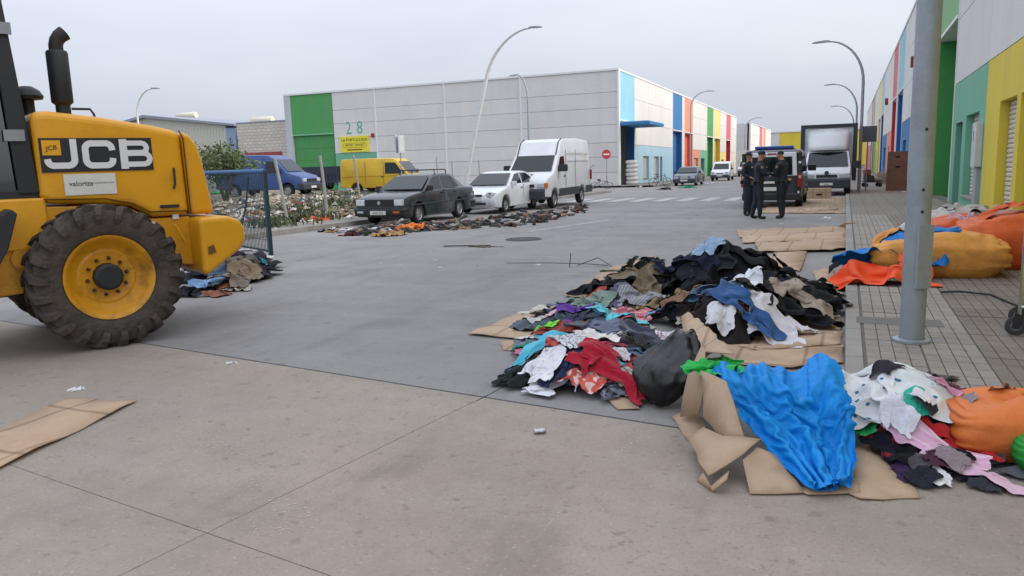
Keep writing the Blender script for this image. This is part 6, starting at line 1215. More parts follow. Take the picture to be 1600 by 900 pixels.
# ---- the big blue sheet
n, m_ = 60, 76; rng = np.random.default_rng(11); P = np.zeros((1, n, m_, 3))
rows = [((1098, 566, .42), (1305, 572, .38)), ((1108, 608, .34), (1322, 612, .32)), ((1140, 648, .22), (1334, 652, .22)), ((1180, 692, .12), (1338, 695, .10)), ((1222, 738, .03), (1337, 735, .03)), ((1278, 784, .01), (1322, 782, .01))]
Lr = [(at_h(*a_), at_h(*b_)) for a_, b_ in rows]
for j in range(m_):
    t = j/(m_-1)*(len(Lr)-1); k = min(int(t), len(Lr)-2); f_ = t-k; a_ = Lr[k][0].lerp(Lr[k+1][0], f_); b_ = Lr[k][1].lerp(Lr[k+1][1], f_)
    for i in range(n):
        p = a_.lerp(b_, i/(n-1)); P[0, i, j] = (p.x, p.y, p.z+.03)
HF[(GXX > -1.2) & (GXX < .45) & (GYY < 5.0)] = np.maximum(HF[(GXX > -1.2) & (GXX < .45) & (GYY < 5.0)], .035)
P[..., 2] = np.maximum(P[..., 2], hsample(P[..., 0], P[..., 1])+.02)
wz = wav((n, m_), 1, 1.0, rng); U = np.linspace(0, 1, n)[None, :, None]; Vv = np.linspace(0, 1, m_)[None, None, :]
w6 = wav((n, m_), 1, 5., rng); w7 = wav((n, m_), 1, 2.2, rng); ang_ = U*5.2+wz*.8+Vv*.7
P[..., 2] += .10*np.maximum(0, np.sin(ang_*4.0+wz*1.6))**1.3*(.5+.5*np.clip(1.1-Vv, 0, 1))+.06*np.maximum(0, 1-np.abs(w7)*1.8)+.022*np.maximum(0, 1-np.abs(w6)*1.8)+.003*rng.standard_normal((1, n, m_))
w_top = np.linalg.norm(P[0, -1, 8]-P[0, 0, 8]); l_top = np.linalg.norm(P[0, n//2, -1]-P[0, n//2, 0])
P = simulate(P, np.array([w_top*1.25/(n-1)]), np.array([l_top*1.12/(m_-1)]), 9, 6, .995, .25, .7, 4.); hraise(P, None, .01)
tu_, tv_ = np.meshgrid(np.linspace(-1, 1, n-1), np.linspace(-1, 1, m_-1), indexing='ij'); _ok = (tv_ > -1+.10*np.abs(np.sin(tu_*4.2+.5))+.12*np.clip(np.abs(tu_)-.75, 0, 1)*4) & (np.abs(tu_) < 1-.06*np.abs(np.sin(tv_*5))-.25*np.clip(-tv_-.8, 0, 1))
cloth_obj('plastic_sheet', P[0], _ok, cloth('bluetarp', '0e86d2', None, plastic=True), 'large bright blue plastic sheet tumbling over cardboard in the foreground', 'plastic sheet', None)
# ================= cardboard, sacks, bags =================
def board(name, pts, label, group=None, th=.006, warp=.008, m=None, cat='cardboard', jit=.012, fold=0):
    """flat or folded board from photo points with heights; each point (px, py, h)"""
    P = [G(*p) if len(p) == 3 else G(p[0], p[1], .006) for p in pts]; out = []
    for i in range(len(P)):
        a_, b_ = P[i], P[(i+1) % len(P)]; q = max(1, int((b_-a_).length/.09))
        for k in range(q): p = a_.lerp(b_, k/q); out.append(p+Vector((RNG.normal(0, jit*.5 if k else 0), RNG.normal(0, jit*.5 if k else 0), 0)))
    c = sum(out, Vector())/len(out); c.z = min(p.z for p in out)
    me = bpy.data.meshes.new(name); bm = bmesh.new(); f = bm.faces.new([bm.verts.new(p-c) for p in out]); bmesh.ops.triangulate(bm, faces=[f]); bmesh.ops.subdivide_edges(bm, edges=bm.edges, cuts=1); bmesh.ops.triangulate(bm, faces=bm.faces)
    ph = RNG.uniform(0, 6)
    for v in bm.verts: v.co.z += warp*(math.sin(v.co.x*7+ph)+math.sin(v.co.y*9+ph*2)+.8*math.sin(v.co.x*19+v.co.y*13))*.6+warp
    bmesh.ops.recalc_face_normals(bm, faces=bm.faces)
    if sum(f_.normal.z for f_ in bm.faces) < 0: bmesh.ops.reverse_faces(bm, faces=bm.faces)
    bm.to_mesh(me); bm.free()
    o = link(name, me, m or M_card, None, 25); o.location = c; s = o.modifiers.new('t', 'SOLIDIFY'); s.thickness = th; s.offset = 1; setp(o, label, cat, group); return o
GK = 'flattened cardboard on the road'
board('cardboard_sheet', [(213, 628), (105, 626), (-20, 681), (-40, 760), (0, 733), (110, 680)], 'flat brown cardboard sheet lying alone at the left edge')
board('cardboard_sheet', [(730, 523), (820, 488), (905, 474), (950, 505), (890, 533), (800, 530)], 'pale cardboard sheet sticking out left of the multicoloured heap', GK)
board('cardboard_sheet', [(782, 535), (850, 531), (900, 540), (900, 556), (786, 547)], 'narrow cardboard strip in front of the left cardboard sheet', GK)
board('cardboard_sheet', [(882, 464), (950, 421), (1020, 400), (1030, 440), (985, 470)], 'cardboard sheet at the far left of the black heap', GK)
board('cardboard_sheet', [(905, 452, .01), (955, 428, .012), (1010, 425, .012), (990, 462, .01)], 'second cardboard layer at the left of the black heap', GK, th=.005)
board('cardboard_sheet', [(1075, 500), (1180, 470), (1306, 455), (1311, 470), (1318, 568), (1240, 577), (1150, 570), (1110, 540)], 'wide cardboard sheet spread in front of the black heap', GK)
board('cardboard_sheet', [(1120, 534, .016), (1312, 518, .016), (1314, 540, .016), (1180, 548, .016)], 'cardboard strip overlapping the wide sheet before the black heap', GK)
board('cardboard_sheet', [(1195, 412), (1212, 392), (1262, 390), (1255, 412), (1250, 425)], 'small cardboard sheet just behind the black heap', GK)
board('cardboard_sheet', [(1155, 372), (1150, 360), (1325, 354), (1331, 362), (1240, 372)], 'farthest of the three overlapping cardboard sheets behind the heap', GK)
board('cardboard_sheet', [(1160, 380, .02), (1160, 370, .02), (1330, 362, .02), (1333, 374, .02)], 'middle of the three overlapping cardboard sheets behind the heap', GK)
board('cardboard_sheet', [(1185, 393, .03), (1180, 380, .03), (1330, 373, .035), (1326, 386, .05), (1300, 391, .035)], 'nearest of the three overlapping cardboard sheets behind the heap', GK)
board('cardboard_sheet', [(1308, 355, .01), (1320, 349, .10), (1345, 349, .06), (1358, 353, .01), (1330, 357, .01)], 'torn dark cardboard flap curling up at the kerb', None, m=mat('cardboard_brown', '6f5238', .9))
board('cardboard_sheet', [(1190, 333), (1200, 322), (1262, 318), (1328, 319), (1322, 334)], 'cardboard sheet on the road beside the officers', GK); board('cardboard_sheet', [(1255, 318, .01), (1258, 310, .01), (1325, 308, .01), (1322, 319, .01)], 'cardboard sheet in front of the white lorry', GK); board('cardboard_sheet', [(1250, 326, .018), (1300, 321, .018), (1310, 327, .018), (1262, 331, .018)], 'small cardboard piece overlapping the sheet beside the officers', GK)
board('cardboard_sheet', [(1270, 425), (1300, 420), (1308, 440), (1280, 448)], 'cardboard piece right behind the black heap, near the kerb', GK)
board('cardboard_sheet', [(942, 619), (985, 625), (1000, 640), (965, 640)], 'small cardboard scrap under the black bag', GK)
board('cardboard_sheet', [(1340, 700), (1362, 694), (1438, 779), (1345, 781), (1320, 770), (1325, 720)], 'pale cardboard sheet right of the blue sheet tip', GK, warp=.003)
# folded cartons under the blue sheet
board('cardboard_sheet', [(1062, 483, .04), (1100, 507, .34), (1148, 558, .46), (1104, 552, .44), (1073, 590, .22), (1070, 545, .26)], 'large cardboard panel propped up beside the black bag', None, warp=.012)
board('cardboard_sheet', [(1098, 545, .46), (1105, 600, .36), (1092, 648, .12), (1064, 655, .03), (1075, 595, .24)], 'upright cardboard flap between black bag and blue sheet', None, warp=.012)
board('cardboard_sheet', [(1050, 652, .008), (1092, 640, .05), (1104, 672, .03), (1074, 688, .008)], 'small cardboard flap lying on the concrete beside the bag', None)
board('cardboard_sheet', [(1095, 585, .40), (1135, 600, .40), (1165, 690, .16), (1128, 688, .14), (1100, 655, .18)], 'bent cardboard side under the left edge of the blue sheet', None, warp=.012)
board('cardboard_sheet', [(1074, 686, .07), (1100, 672, .13), (1130, 690, .14), (1188, 692, .17), (1160, 720, .12), (1107, 750, .05), (1092, 730, .05)], 'torn cardboard flap jutting toward the camera below the blue sheet', None, warp=.012)
board('cardboard_sheet', [(1160, 720, .12), (1182, 700, .15), (1210, 712, .10), (1258, 772, .006), (1172, 773, .006), (1166, 748, .05)], 'cardboard base sheet showing under the blue sheet', None, warp=.003); board('cardboard_sheet', [(1240, 765, .006), (1342, 752, .006), (1345, 772, .006), (1262, 775, .006)], 'strip of cardboard base under the tip of the blue sheet', None, warp=.003)
board('cardboard_sheet', [(1090, 750, .01), (1100, 738, .06), (1112, 760, .03), (1140, 738, .08), (1136, 752, .07), (1115, 768, .01)], 'torn cardboard strip curled at the foot of the flap', None)
# ---- sacks
from mathutils import noise as mn
def sack(name, x, y, h, sx, sy, rz, col, label, base=PH, rough=.5, ear=.18, seed=1, sag=.0):
    n, m_ = 110, 50; V = []; F = []; off = Vector((seed*7.3, seed*3.1, seed*1.7))
    def rid(p): return (1-abs(mn.noise(p))*2.2)
    for j in range(m_+1):
        v = -math.pi/2+math.pi*j/m_; cz = math.sin(v); cr = abs(math.cos(v))**.55
        for i in range(n):
            u = 2*math.pi*i/n; cu, su = math.cos(u), math.sin(u); X = math.copysign(abs(cu)**.48, cu); Y = math.copysign(abs(su)**.48, su)
            d = Vector((X*sx*cr, Y*sy*cr, cz*h*.5)); c3 = abs(X*Y)**2.5*cr
            pl = rid(Vector((d.x*1.4, d.y*1.4, d.z*4.))+off)*.03+rid(Vector((d.x*3.2+d.z*2, d.y*3.2, d.z*2.2))+off*2)*.022+rid(Vector((d.x*8, d.y*8, d.z*5))+off*3)*.008
            pl += mn.noise(d*1.1+off)*.10                                   # big dents
            pl += .035*(abs(math.sin(9*v+3*mn.noise(d*2+off)))-.5)*abs(X)**4    # gathers towards the ends
            pl *= min(1, sy/.4)
            r_ = cr*(1+pl*1.6/max(.4, sy*2))*(1+c3*ear*(1-abs(cz)))
            zz = (math.copysign(abs(cz)**.7, cz)*.5+.5)*h*(1-.22*abs(X)**3-.1*abs(Y)**3)*(1+pl*1.2) if cz > -.6 else 0.
            V.append((X*sx*r_, Y*sy*r_, max(.004, zz)))
    for j in range(m_):
        for i in range(n): F.append((j*n+i, j*n+(i+1) % n, (j+1)*n+(i+1) % n, (j+1)*n+i))
    m = mat('sack_'+col, col, rough, var=.14, scale=2.6, bump=.6, bscale=11, dirt='8a5a34', dscale=2.2, damt=.5, spec=.3)
    o = mk(name, V, F, m, None, 180); o.location = (x, y, base); o.rotation_euler = (0, 0, rz); setp(o, label, 'sack', None); return o
sack('stuffed_sack', 1.05, 10.85, .56, .68, .42, .05, 'd99a4a', 'plump pale orange-yellow sack lying behind the lamp pole', seed=2); sack('stuffed_sack', 2.35, 11.75, .80, .94, .53, -.05, 'd3622c', 'biggest bulging orange sack at the right edge by the wall', seed=3, ear=.08); sack('stuffed_sack', 1.65, 12.9, .66, .69, .48, .2, 'cf5f30', 'orange sack behind the yellow sack, under the grey cloth', seed=5)
bsk = G(1560, 690); sack('stuffed_sack', SB.x, SB.y, .33, .33, .24, .1, 'dd7a3c', 'pale orange bundle on the clothes at the right foreground edge', base=.02, seed=8, ear=.05); sack('stuffed_sack', SB.x+.08, SB.y-.25, .2, .14, .14, .1, '24963f', 'green bundle against the orange bundle at the right edge', base=.04, seed=9, ear=.0)
# black bag leaning on the cardboard
V = []; F = []; n, m_ = 64, 40; bc = G(1022, 650); rng = np.random.default_rng(4)
for j in range(m_+1):
    t = j/m_; r_ = .265*(math.sin(min(1, t*2.2)*math.pi/2)**.6)*(1 if t < .45 else 1-.62*((t-.45)/.55)**1.3); z = .46*t**.85+.03*math.sin(5*t); ox = .09*t**1.5; oy = .05+.34*t
    for i in range(n):
        u = 2*math.pi*i/n; fold = (.02+.14*max(0, t-.25))*abs(math.sin(4.5*u+2*t+.6*math.sin(3*u)))+.022*abs(math.sin(7*u-5*t+1.2*math.sin(4*t)))+.014*math.sin(5*u+14*t)+.012*abs(math.sin(13*u+9*t))+.035*t*math.sin(2*u+1)
        q3 = Vector((math.cos(u)*1.1, math.sin(u)*1.1, t*1.6)); fold += .05*(abs(mn.noise(q3*2.1+Vector((3, 1, 7))))-.15)+.03*(abs(mn.noise(Vector((q3.x*4+q3.z*3, q3.y*4, q3.z*2.4))))-.15)
        V.append((bc.x+ox+r_*(1-fold*2.2)*math.cos(u), bc.y+.12+oy+r_*.82*(1-fold*2.2)*math.sin(u), max(.006, z+.02*math.sin(5*u+9*t)*t)))
for j in range(m_):
    for i in range(n): F.append((j*n+i, j*n+(i+1) % n, (j+1)*n+(i+1) % n, (j+1)*n+i))
F += [tuple(range(n-1, -1, -1)), tuple(m_*n+i for i in range(n))]
bb = setp(mk('rubbish_bag', V, F, mat('black_plastic_bag', '0f1014', .38, var=.1, bump=.4, bscale=9, spec=.5), None, 180), 'full black plastic bag slumped between the colourful clothes and the cardboard', 'bag')
# ================= shoes and rags along the parked cars =================
def shoe_mesh():
    V = []; F = []; n = 12
    st = [(0, .035, .07, .065), (.03, .04, .085, .075), (.09, .038, .08, .07), (.14, .042, .06, .05), (.20, .048, .045, .035), (.25, .042, .035, .028), (.28, .02, .025, .02)]
    for (x, w, h, k) in st:
        for i in range(n): a_ = 2*math.pi*i/n; V.append((x-.14, w*math.copysign(abs(math.cos(a_))**.7, math.cos(a_)), max(0, h*.5+h*.5*math.sin(a_)*1.0)))
    for j in range(len(st)-1):
        for i in range(n): F.append((j*n+i, j*n+(i+1) % n, (j+1)*n+(i+1) % n, (j+1)*n+i))
    F += [tuple(range(n-1, -1, -1)), tuple((len(st)-1)*n+i for i in range(n))]
    up = bpy.data.meshes.new('upper'); up.from_pydata(V, [], F); up.shade_smooth()
    P = [(-.14, -.034), (-.10, -.04), (.02, -.042), (.08, -.05), (.13, -.03), (.145, 0), (.13, .03), (.08, .05), (.02, .042), (-.10, .04), (-.14, .034)]
    mb = MB().prism(P, -.012, .012, 'z'); so = bpy.data.meshes.new('sole'); so.from_pydata(mb.v, [], mb.f)
    mb = MB().lathe([(0, .0), (.03, .001)], 10, 'z', (-.08, 0, .0755)); op = bpy.data.meshes.new('opening'); op.from_pydata(mb.v, [], mb.f); return up, so, op
SU, SO, SP = shoe_mesh(); M_shoes = [mat('shoe_'+c, c, .6, var=.2, rnd=.2) for c in ('1b1a1b', '2a2422', '3a302b', '8d8680', 'b9b4ae', '5a2f2c', '26303f', '6b5a46', 'a06a4a', '40514a')]; M_sole = mat('shoe_sole', '55504a', .8)
for q, m_ in ((SU, M_shoes[0]), (SO, M_sole), (SP, M_dark)): q.materials.append(m_)
def shoe(loc, rz, k, label, group, tilt=0., roll=0.):
    o = empty('shoe', loc, rz, label, 'shoe', group); o.rotation_euler = (roll, tilt, rz)
    u = link('upper', SU, None, o); u.material_slots[0].link = 'OBJECT'; u.material_slots[0].material = M_shoes[k % len(M_shoes)]; link('sole', SO, None, o); link('opening', SP, None, o); return o
# crumpled rag shapes shared by the small far pieces
RAGS = []
hf_keep = HF.copy(); HF[:] = .01
for r_ in range(8):
    P = np.zeros((1, 16, 16, 3)); rng = np.random.default_rng(40+r_); u, v = np.meshgrid(np.linspace(-.5, .5, 16), np.linspace(-.5, .5, 16), indexing='ij'); w3, w4 = wav((16, 16), 1, 3.4, rng), wav((16, 16), 1, 1.8, rng)
    P[0, ..., 0] = u*.42+.05*wav((16, 16), 1, 2., rng)[0]; P[0, ..., 1] = u*0+v*.36+.05*wav((16, 16), 1, 2., rng)[0]+8; P[..., 2] = .02+.13*np.maximum(0, 1-np.abs(w3)*1.4)+.1*np.maximum(0, w4)
    P = simulate(P, np.array([.75/15]), np.array([.75/15]), 24); o = cloth_obj('rag', P[0]-np.array([0, 8, .01]), cut('rag' if r_ % 3 else 'shirt', 16, 16, rng), M_shoes[0], 'x', 'rag', None, 0); me = o.data; bpy.data.objects.remove(o); me.transform(Matrix.Translation((0, 0, 0))); RAGS.append(me)
HF[:] = hf_keep
RC = ['17181b', '22252e', '3a3430', '5a4a3c', 'b8b2a8', 'd6d4d2', '7a2c30', '8c8d92', '2d3e58', '55604c', 'c9752f', '9a7a58', '49525c', '6d3a3f', 'c8a878', '31493f']
def rag(loc, rz, k, s, label, group, col=None, name='rag', cat='rag', sz=1.):
    o = link(name, RAGS[k % 8], None); o.location = loc; o.rotation_euler = (0, 0, rz); o.scale = (s, s, s*sz); o.material_slots[0].link = 'OBJECT'; o.material_slots[0].material = cloth(col or RC[k % len(RC)], col or RC[k % len(RC)]); return setp(o, label, cat, group)
rr = random.Random(5)
gp = G(1112, 566, .44); rag((gp.x, gp.y, gp.z-.04), .5, 2, .62, 'bright green plastic bag at the upper corner of the blue sheet', None, '25b04c', 'plastic_bag', 'plastic bag', 1.3).modifiers.new('s', 'SUBSURF').render_levels = 2; gp = G(1130, 556, .44); rag((gp.x, gp.y, gp.z-.05), 1.5, 5, .5, 'smaller green plastic scrap beside the green bag', None, '22a848', 'plastic_bag', 'plastic bag', 1.2).modifiers.new('s', 'SUBSURF').render_levels = 2
lowe = [(505, 364), (560, 371), (650, 363), (750, 358), (840, 352), (915, 332)]; uppe = [(505, 356), (570, 356), (660, 352), (740, 345), (850, 331), (912, 322)]
def lerp2(L_, x):
    for a_, b_ in zip(L_, L_[1:]):
        if a_[0] <= x <= b_[0]: return a_[1]+(b_[1]-a_[1])*(x-a_[0])/(b_[0]-a_[0])
    return L_[-1][1] if x > L_[-1][0] else L_[0][1]
LW = {0: 'beside the dark saloon', 1: 'beside the white hatchback', 2: 'beside the white van'}
def zone(px): return 0 if px < 720 else 1 if px < 835 else 2
for k in range(190):
    px = rr.uniform(560, 915); y0, y1 = lerp2(uppe, px), lerp2(lowe, px); py = rr.uniform(y0, y1); g = G(px, py); z = g.z+.012+abs(rr.gauss(0, .05)); c = k % 10
    shoe((g.x, g.y, z), rr.uniform(0, 6.3), c, ['black', 'dark brown', 'brown', 'grey', 'pale', 'maroon', 'navy', 'tan', 'rust', 'green-grey'][c]+' worn shoe in the jumbled row '+LW[zone(px)], 'worn shoes heaped along the parked cars', rr.gauss(0, .35), rr.choice((0, 0, 0, 1.4, 3.1)))
CN = ['black', 'blue-black', 'dark brown', 'brown', 'pale grey', 'white', 'dark red', 'grey', 'navy', 'olive', 'orange', 'tan', 'slate', 'maroon', 'sand', 'dark green']
for k in range(110):
    px = rr.uniform(505, 915); y0, y1 = lerp2(uppe, px), lerp2(lowe, px); g = G(px, rr.uniform(y0-1, y1-1)); c = rr.choice((0, 0, 0, 1, 1, 2, 3, 4, 5, 6, 7, 8, 9, 11, 12, 13)); rag((g.x, g.y, g.z), rr.uniform(0, 6.3), k, rr.uniform(.5, 1.0), CN[c]+' crumpled rag in the jumbled row '+LW[zone(px)], 'rags heaped along the parked cars', RC[c])
g = G(645, 361); rag((g.x, g.y, g.z+.08), .4, 1, 1.5, 'bright orange cloth in front of the dark saloon wheel', None, 'd9762a', sz=1.2); g = G(608, 368); rag((g.x, g.y, g.z+.02), 1.2, 2, 1.5, 'tan cloth lying in front of the dark saloon', None, 'a98455'); g = G(548, 368); rag((g.x, g.y, g.z), 1.2, 3, 1.2, 'maroon cloth at the left end of the jumbled row', None, '5a2028'); g = G(575, 360); rag((g.x, g.y, g.z), .2, 4, 1.1, 'white cloth before the saloon bumper', None, 'c9c7c4')
# ================= the lot: rubbish, weeds, bush =================
def stuff_mesh(name, N, sampler, size, cols, label, cat, seed):
    rng = np.random.default_rng(seed); V = []; F = []; C = []
    base = [(-.5, -.5, 0), (.5, -.5, 0), (.5, .5, 0), (-.5, .5, 0), (0, 0, .5), (.2, -.2, .35)]; fb = [(0, 1, 5), (1, 2, 4, 5), (2, 3, 4), (3, 0, 5, 4)]
    for k in range(N):
        x, y = sampler(rng); z = lotz(x, y); s = rng.uniform(*size); a_ = rng.uniform(0, 6.3); c_, s_ = math.cos(a_), math.sin(a_); st = rng.uniform(.4, 1.3); h = rng.uniform(.3, 1.1); k0 = len(V); lift = abs(rng.normal(0, .09))
        for (bx_, by_, bz) in base:
            q = bx_*s*st+rng.normal(0, .12*s); r_ = by_*s+rng.normal(0, .12*s); V.append((x+q*c_-r_*s_, y+q*s_+r_*c_, z+lift-.03+bz*s*h+rng.normal(0, .05*s)))
        F += [tuple(k0+i for i in f) for f in fb]; C += [cols[rng.integers(len(cols))]]*4
    me = bpy.data.meshes.new(name); me.from_pydata(V, [], F); at_ = me.color_attributes.new('piece_colour', 'FLOAT_COLOR', 'CORNER'); data = []
    for f, c in zip(me.polygons, C): data += [*lin(c), 1.]*len(f.vertices)
    at_.data.foreach_set('color', data); m = bpy.data.materials.new(name); m.use_nodes = True; n_ = m.node_tree.nodes; a = n_.new('ShaderNodeAttribute'); a.attribute_name = 'piece_colour'; m.node_tree.links.new(a.outputs['Color'], n_['Principled BSDF'].inputs['Base Color']); n_['Principled BSDF'].inputs['Roughness'].default_value = .85
    return setp(link(name, me, m), label, cat, None, 'stuff')
def lot_s(rng):
    while True:
        x = -16.2-abs(rng.normal(0, 5.5)); y = rng.uniform(12.5, 33)
        if -34 < x and y < 33-(x+34)*.0: return x, y
stuff_mesh('scattered_rubbish', 4200, lot_s, (.07, .34), ['cfcac2', 'c2bdb5', 'a39b8e', '93887a', '7d7062', 'a89a86', '6d5f54', '7c3a3a', '4a5468', 'ab9474', '57524c', '2d2b2b', 'b9b2a6', '6b6f4f', '5a6044', '837a6a'], 'dense spread of paper, rags and rubbish over the fenced lot', 'rubbish', 3)
stuff_mesh('scattered_rubbish', 160, lambda rng: (rng.uniform(-16.2, -13.3), rng.uniform(13, 40)), (.05, .2), ['d9d7d2', 'b9b1a4', '6d5f54', '8f7f70'], 'loose paper scraps along the left pavement', 'rubbish', 4)
M_leafm = mat('weed_leaf', '4c5636', .7, var=.35, scale=6); M_leafb = mat('bush_leaf', '5d6a42', .65, var=.35, scale=4)
def leaf_cloud(name, c, r, N, ls, m, seed, parent=None):
    rng = np.random.default_rng(seed); V = []; F = []; cl = [np.array(c)+np.array(r)*rng.normal(0, .42, 3) for _ in range(max(3, N//90))]
    for k in range(N):
        p = cl[rng.integers(len(cl))]+np.array(r)*rng.normal(0, .17, 3); p[2] = max(p[2], .02); d = rng.normal(0, 1, 3); d /= np.linalg.norm(d); e = np.cross(d, rng.normal(0, 1, 3)); e /= np.linalg.norm(e); s = ls*rng.uniform(.6, 1.4); k0 = len(V)
        V += [tuple(p), tuple(p+d*s*.5+e*s*.28), tuple(p+d*s), tuple(p+d*s*.5-e*s*.28)]; F.append((k0, k0+1, k0+2, k0+3))
    return mk(name, V, F, m, parent)
def weeds(px, py, w, h, N, label, seed):
    g = G(px, py, .1); z = lotz(g.x, g.y); rng = np.random.default_rng(seed); V = []; F = []
    for k in range(N):
        x, y = rng.normal(0, w*.4), rng.normal(0, w*.4); hh = h*rng.uniform(.4, 1); b = rng.normal(0, .25, 2); wd = .012+.02*rng.random(); a_ = rng.uniform(0, 3.1); q = np.array([math.cos(a_), math.sin(a_)])*wd; k0 = len(V)
        V += [(x-q[0], y-q[1], 0), (x+q[0], y+q[1], 0), (x+b[0]*hh*.5+q[0]*1.2, y+b[1]*hh*.5+q[1]*1.2, hh*.6), (x+b[0]*hh*.5-q[0]*1.2, y+b[1]*hh*.5-q[1]*1.2, hh*.6), (x+b[0]*hh*1.3, y+b[1]*hh*1.3, hh)]; F += [(k0, k0+1, k0+2, k0+3), (k0+3, k0+2, k0+4)]
    o = mk('weed_clump', V, F, M_leafm); o.location = (g.x, g.y, z); setp(o, label, 'weeds', 'weeds on the lot', 'stuff')
for i, (px, py, w, h, N, lab) in enumerate(((448, 338, 1.8, .36, 420, 'green weed clump beside the leaning fence post'), (520, 330, 2.2, .42, 520, 'green weed clump left of the dark saloon'), (480, 345, 1.4, .28, 200, 'low weeds between the two leaning fence posts'), (545, 318, 1.8, .35, 220, 'weeds behind the saloon bonnet below the yellow van'), (430, 355, 1.0, .3, 140, 'weeds just behind the wire gate post'), (650, 300, 2.0, .5, 220, 'tall weeds between yellow van and saloon roof'))): weeds(px, py, w, h, N, lab, i)
bp = AT(352, 300, Y=25); bz = lotz(bp.x, 25); bu = empty('bush', (bp.x, 25, bz), 0, 'straggly green bush rising behind the wire gate', 'bush')
leaf_cloud('crown', (0, 0, 1.75), (1.5, 1.0, .75), 3600, .13, M_leafb, 2, bu); mb = MB()
for k in range(7): a_ = k*.9; mb.tube([(0, 0, 0), (.25*math.cos(a_), .2*math.sin(a_), .8), (.9*math.cos(a_), .6*math.sin(a_), 1.9)], [.04, .03, .01], 6)
mb.build('branches', mat('bark', '5a4a3c', .9), bu)
# pieces on the lot that stand out
for (px, py, k, s, sz, c, lab) in ((345, 312, 1, 1.9, 1.6, '27a556', 'bright green plastic bag behind the wire gate'), (362, 314, 2, 1.4, 1.2, 'a8323c', 'red cloth beside the green bag on the lot'), (483, 335, 3, 2.2, 1.3, 'a52a34', 'red jacket heaped by the slanted fence post'), (497, 330, 4, 2.3, 1.2, 'd9d9da', 'white sheet heaped on the lot right of the red jacket'), (528, 329, 5, 2.2, 1.2, 'd2d3d8', 'pale plastic sheet left of the saloon headlight'), (484, 303, 6, 2.8, 1.3, 'd7a652', 'yellow-tan bundle on the rubbish before the blue van'), (504, 293, 7, 1.4, 1.6, 'b5262e', 'small red bundle near the slatted trailer'), (462, 347, 0, 1.6, 1.2, '231c22', 'dark clothes at the foot of the leaning fence post'), (492, 345, 1, 1.8, 1.0, 'c25a38', 'orange-red cloth under the red jacket'), (545, 338, 2, 1.7, 1.0, '8d6d50', 'brown cloth beside the saloon front wheel'), (400, 325, 3, 2.2, 1.2, 'd6d4d0', 'white cloth heap seen through the wire gate'), (385, 340, 4, 2.0, 1.1, 'cfcdc8', 'white papers heaped behind the gate mesh'), (380, 303, 5, 2.4, 2.0, 'c9c2b4', 'pale board bundle behind the wire gate')):
    g = G(px, py, .12); rag((g.x, g.y, lotz(g.x, g.y)), k*.7, k, s, lab, None, c, 'heap_of_cloth', 'cloth', sz)
# ================= loose litter =================
def litter(px, py, s, c, k, lab, h=0., sz=1.): g = G(px, py, h); return rag((g.x, g.y, g.z+.002), k*1.3, k, s, lab, 'scraps of litter', c, 'litter', 'litter', sz)
for a in ((360, 568, .20, 'e0e0e0', 0, 'crumpled white paper cup on the joint line'), (120, 609, .22, 'dcdcdc', 1, 'crumpled white paper right of the loader wheel'), (1178, 330, .5, 'd8d8d8', 2, 'white paper behind the officers'), (1345, 340, .4, 'd2d2d2', 3, 'white paper on the road beside the far cardboard'), (1291, 341, .5, 'd8d8d8', 4, 'flat white paper on the road near the kerb'), (1408, 341, .5, 'dcdcdc', 5, 'white paper on the pavement beyond the pole'), (1404, 323, .35, 'd8d8d8', 6, 'small white cup on the far pavement'), (416, 402, .5, 'd4d2cc', 7, 'pale paper at the gate post foot'), (1452, 465, .22, 'd8d6d4', 0, 'small white tag beside the lamp pole'), (1320, 330, .6, 'b9c0c8', 1, 'pale bundle on the cardboard near the kerb')): litter(*a)
for (px, py, s, c, lab) in ((1408, 302, 1.4, 'd4d2d6', 'white papers piled at the foot of the carton stack'), (1312, 303, 1.3, 'b8c0c8', 'white and black bundle under the lorry bumper'), (1075, 293, 2.6, '2f9a6e', 'green sheet lying on the road before the grey saloon'), (1110, 287, 1.8, 'cfd0d2', 'white debris in front of the small white van'), (1000, 292, 1.2, 'd8d6d2', 'white scrap at the blue wall'), (1040, 296, 2.2, '4b4440', 'dark tarpaulin heap beside the bicycle'), (930, 300, 1.5, 'd0cfcc', 'white litter behind the white van')): g = G(px, py, .02); rag((g.x, g.y, g.z), 1, int(px) % 8, s, lab, None, c, 'heap_of_cloth', 'cloth', .8)
for k in range(60):
    px, py = rr.uniform(430, 1300), rr.uniform(296, 420)
    if py > 380 and px > 850: continue
    g = G(px, py); o = rag((g.x, g.y, g.z+.001), rr.uniform(0, 6), k, rr.uniform(.08, .22), 'tiny scrap of paper or dirt on the open road', 'tiny scraps on the road', rr.choice(('d0cfcc', 'bdbab5', '6d6862', '55504c')), 'scrap', 'litter', .4)
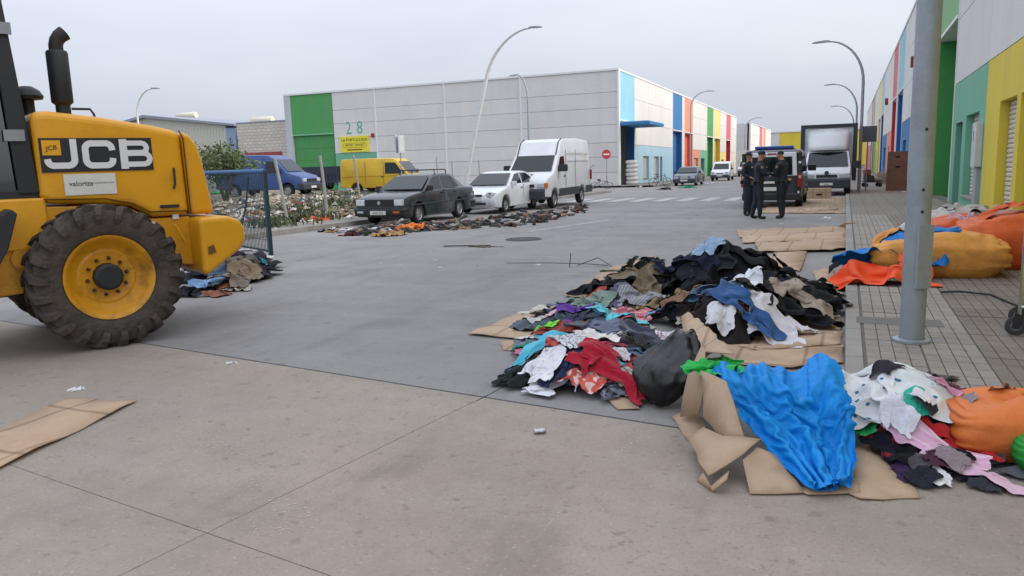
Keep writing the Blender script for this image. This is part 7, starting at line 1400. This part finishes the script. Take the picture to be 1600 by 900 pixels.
can = G(843, 678); cn_ = empty('drinks_can', (can.x, can.y, .035), .6, 'crushed silver drinks can on the concrete', 'can'); bd = MB().lathe([(0, -.05), (.026, -.05), (.033, -.042), (.028, -.01), (.034, .01), (.032, .042), (.026, .05), (0, .05)], 18, 'x').build('can_body', mat('can_metal', 'b5b6ba', .3, .7, .3, 40), cn_, 50); bd.scale = (1, 1, .75); cn_.scale = (.68, .68, .6); cn_.location.z = .02; MB().lathe([(.024, .0505), (.027, .053), (.024, .054)], 14, 'x').build('can_rim', M_chrome, cn_)
# collapsed umbrella and the wire rack by the heap
p0, p1 = G(693, 386), G(785, 386); um = empty('broken_umbrella', (p0.lerp(p1, .6).x, p0.lerp(p1, .6).y, p0.z), math.atan2((p1-p0).y, (p1-p0).x), 'collapsed brown umbrella lying in the middle of the road', 'umbrella'); L_ = (p1-p0).length
MB().tube([(-L_*.6, 0, .02), (L_*.2, 0, .03)], .012, 6).build('shaft', M_blk, um); o = link('canopy', RAGS[3], None, um); o.scale = (1.5, .5, .7); o.location = (.12, 0, .0); o.material_slots[0].link = 'OBJECT'; o.material_slots[0].material = cloth('6f6355', '6f6355')
wk = G(890, 418); wr_ = empty('wire_rack', (wk.x, wk.y, 0), math.radians(8), 'bent black wire frame lying left of the black heap', 'wire frame'); q0 = G(800, 412)-G(890, 418); q1 = G(950, 418)-G(890, 418)
MB().tube([(q0.x, q0.y, .03), (q0.x*.3, q0.y*.3, .06), (q1.x*.5, q1.y*.5, .05), (q1.x, q1.y, .02)], .0055, 5).build('long_rod', M_blk, wr_); MB().tube([(0, 0, .0), (.02, .02, .22)], .007, 5).build('stub', M_blk, wr_); MB().tube([(.1, .1, .02), (.4, .25, .12), (.65, .0, .02)], .006, 5).build('loop', M_blk, wr_)
pts = [G(1470, 458, PH), G(1500, 457, PH), G(1548, 462, PH), G(1590, 480, PH), G(1640, 500, PH)]; setp(MB().tube([p+Vector((0, 0, .012)) for p in pts], .010, 6).build('cable', M_blk, None, 60), 'thin black cable snaking over the pavement beside the sacks', 'cable')
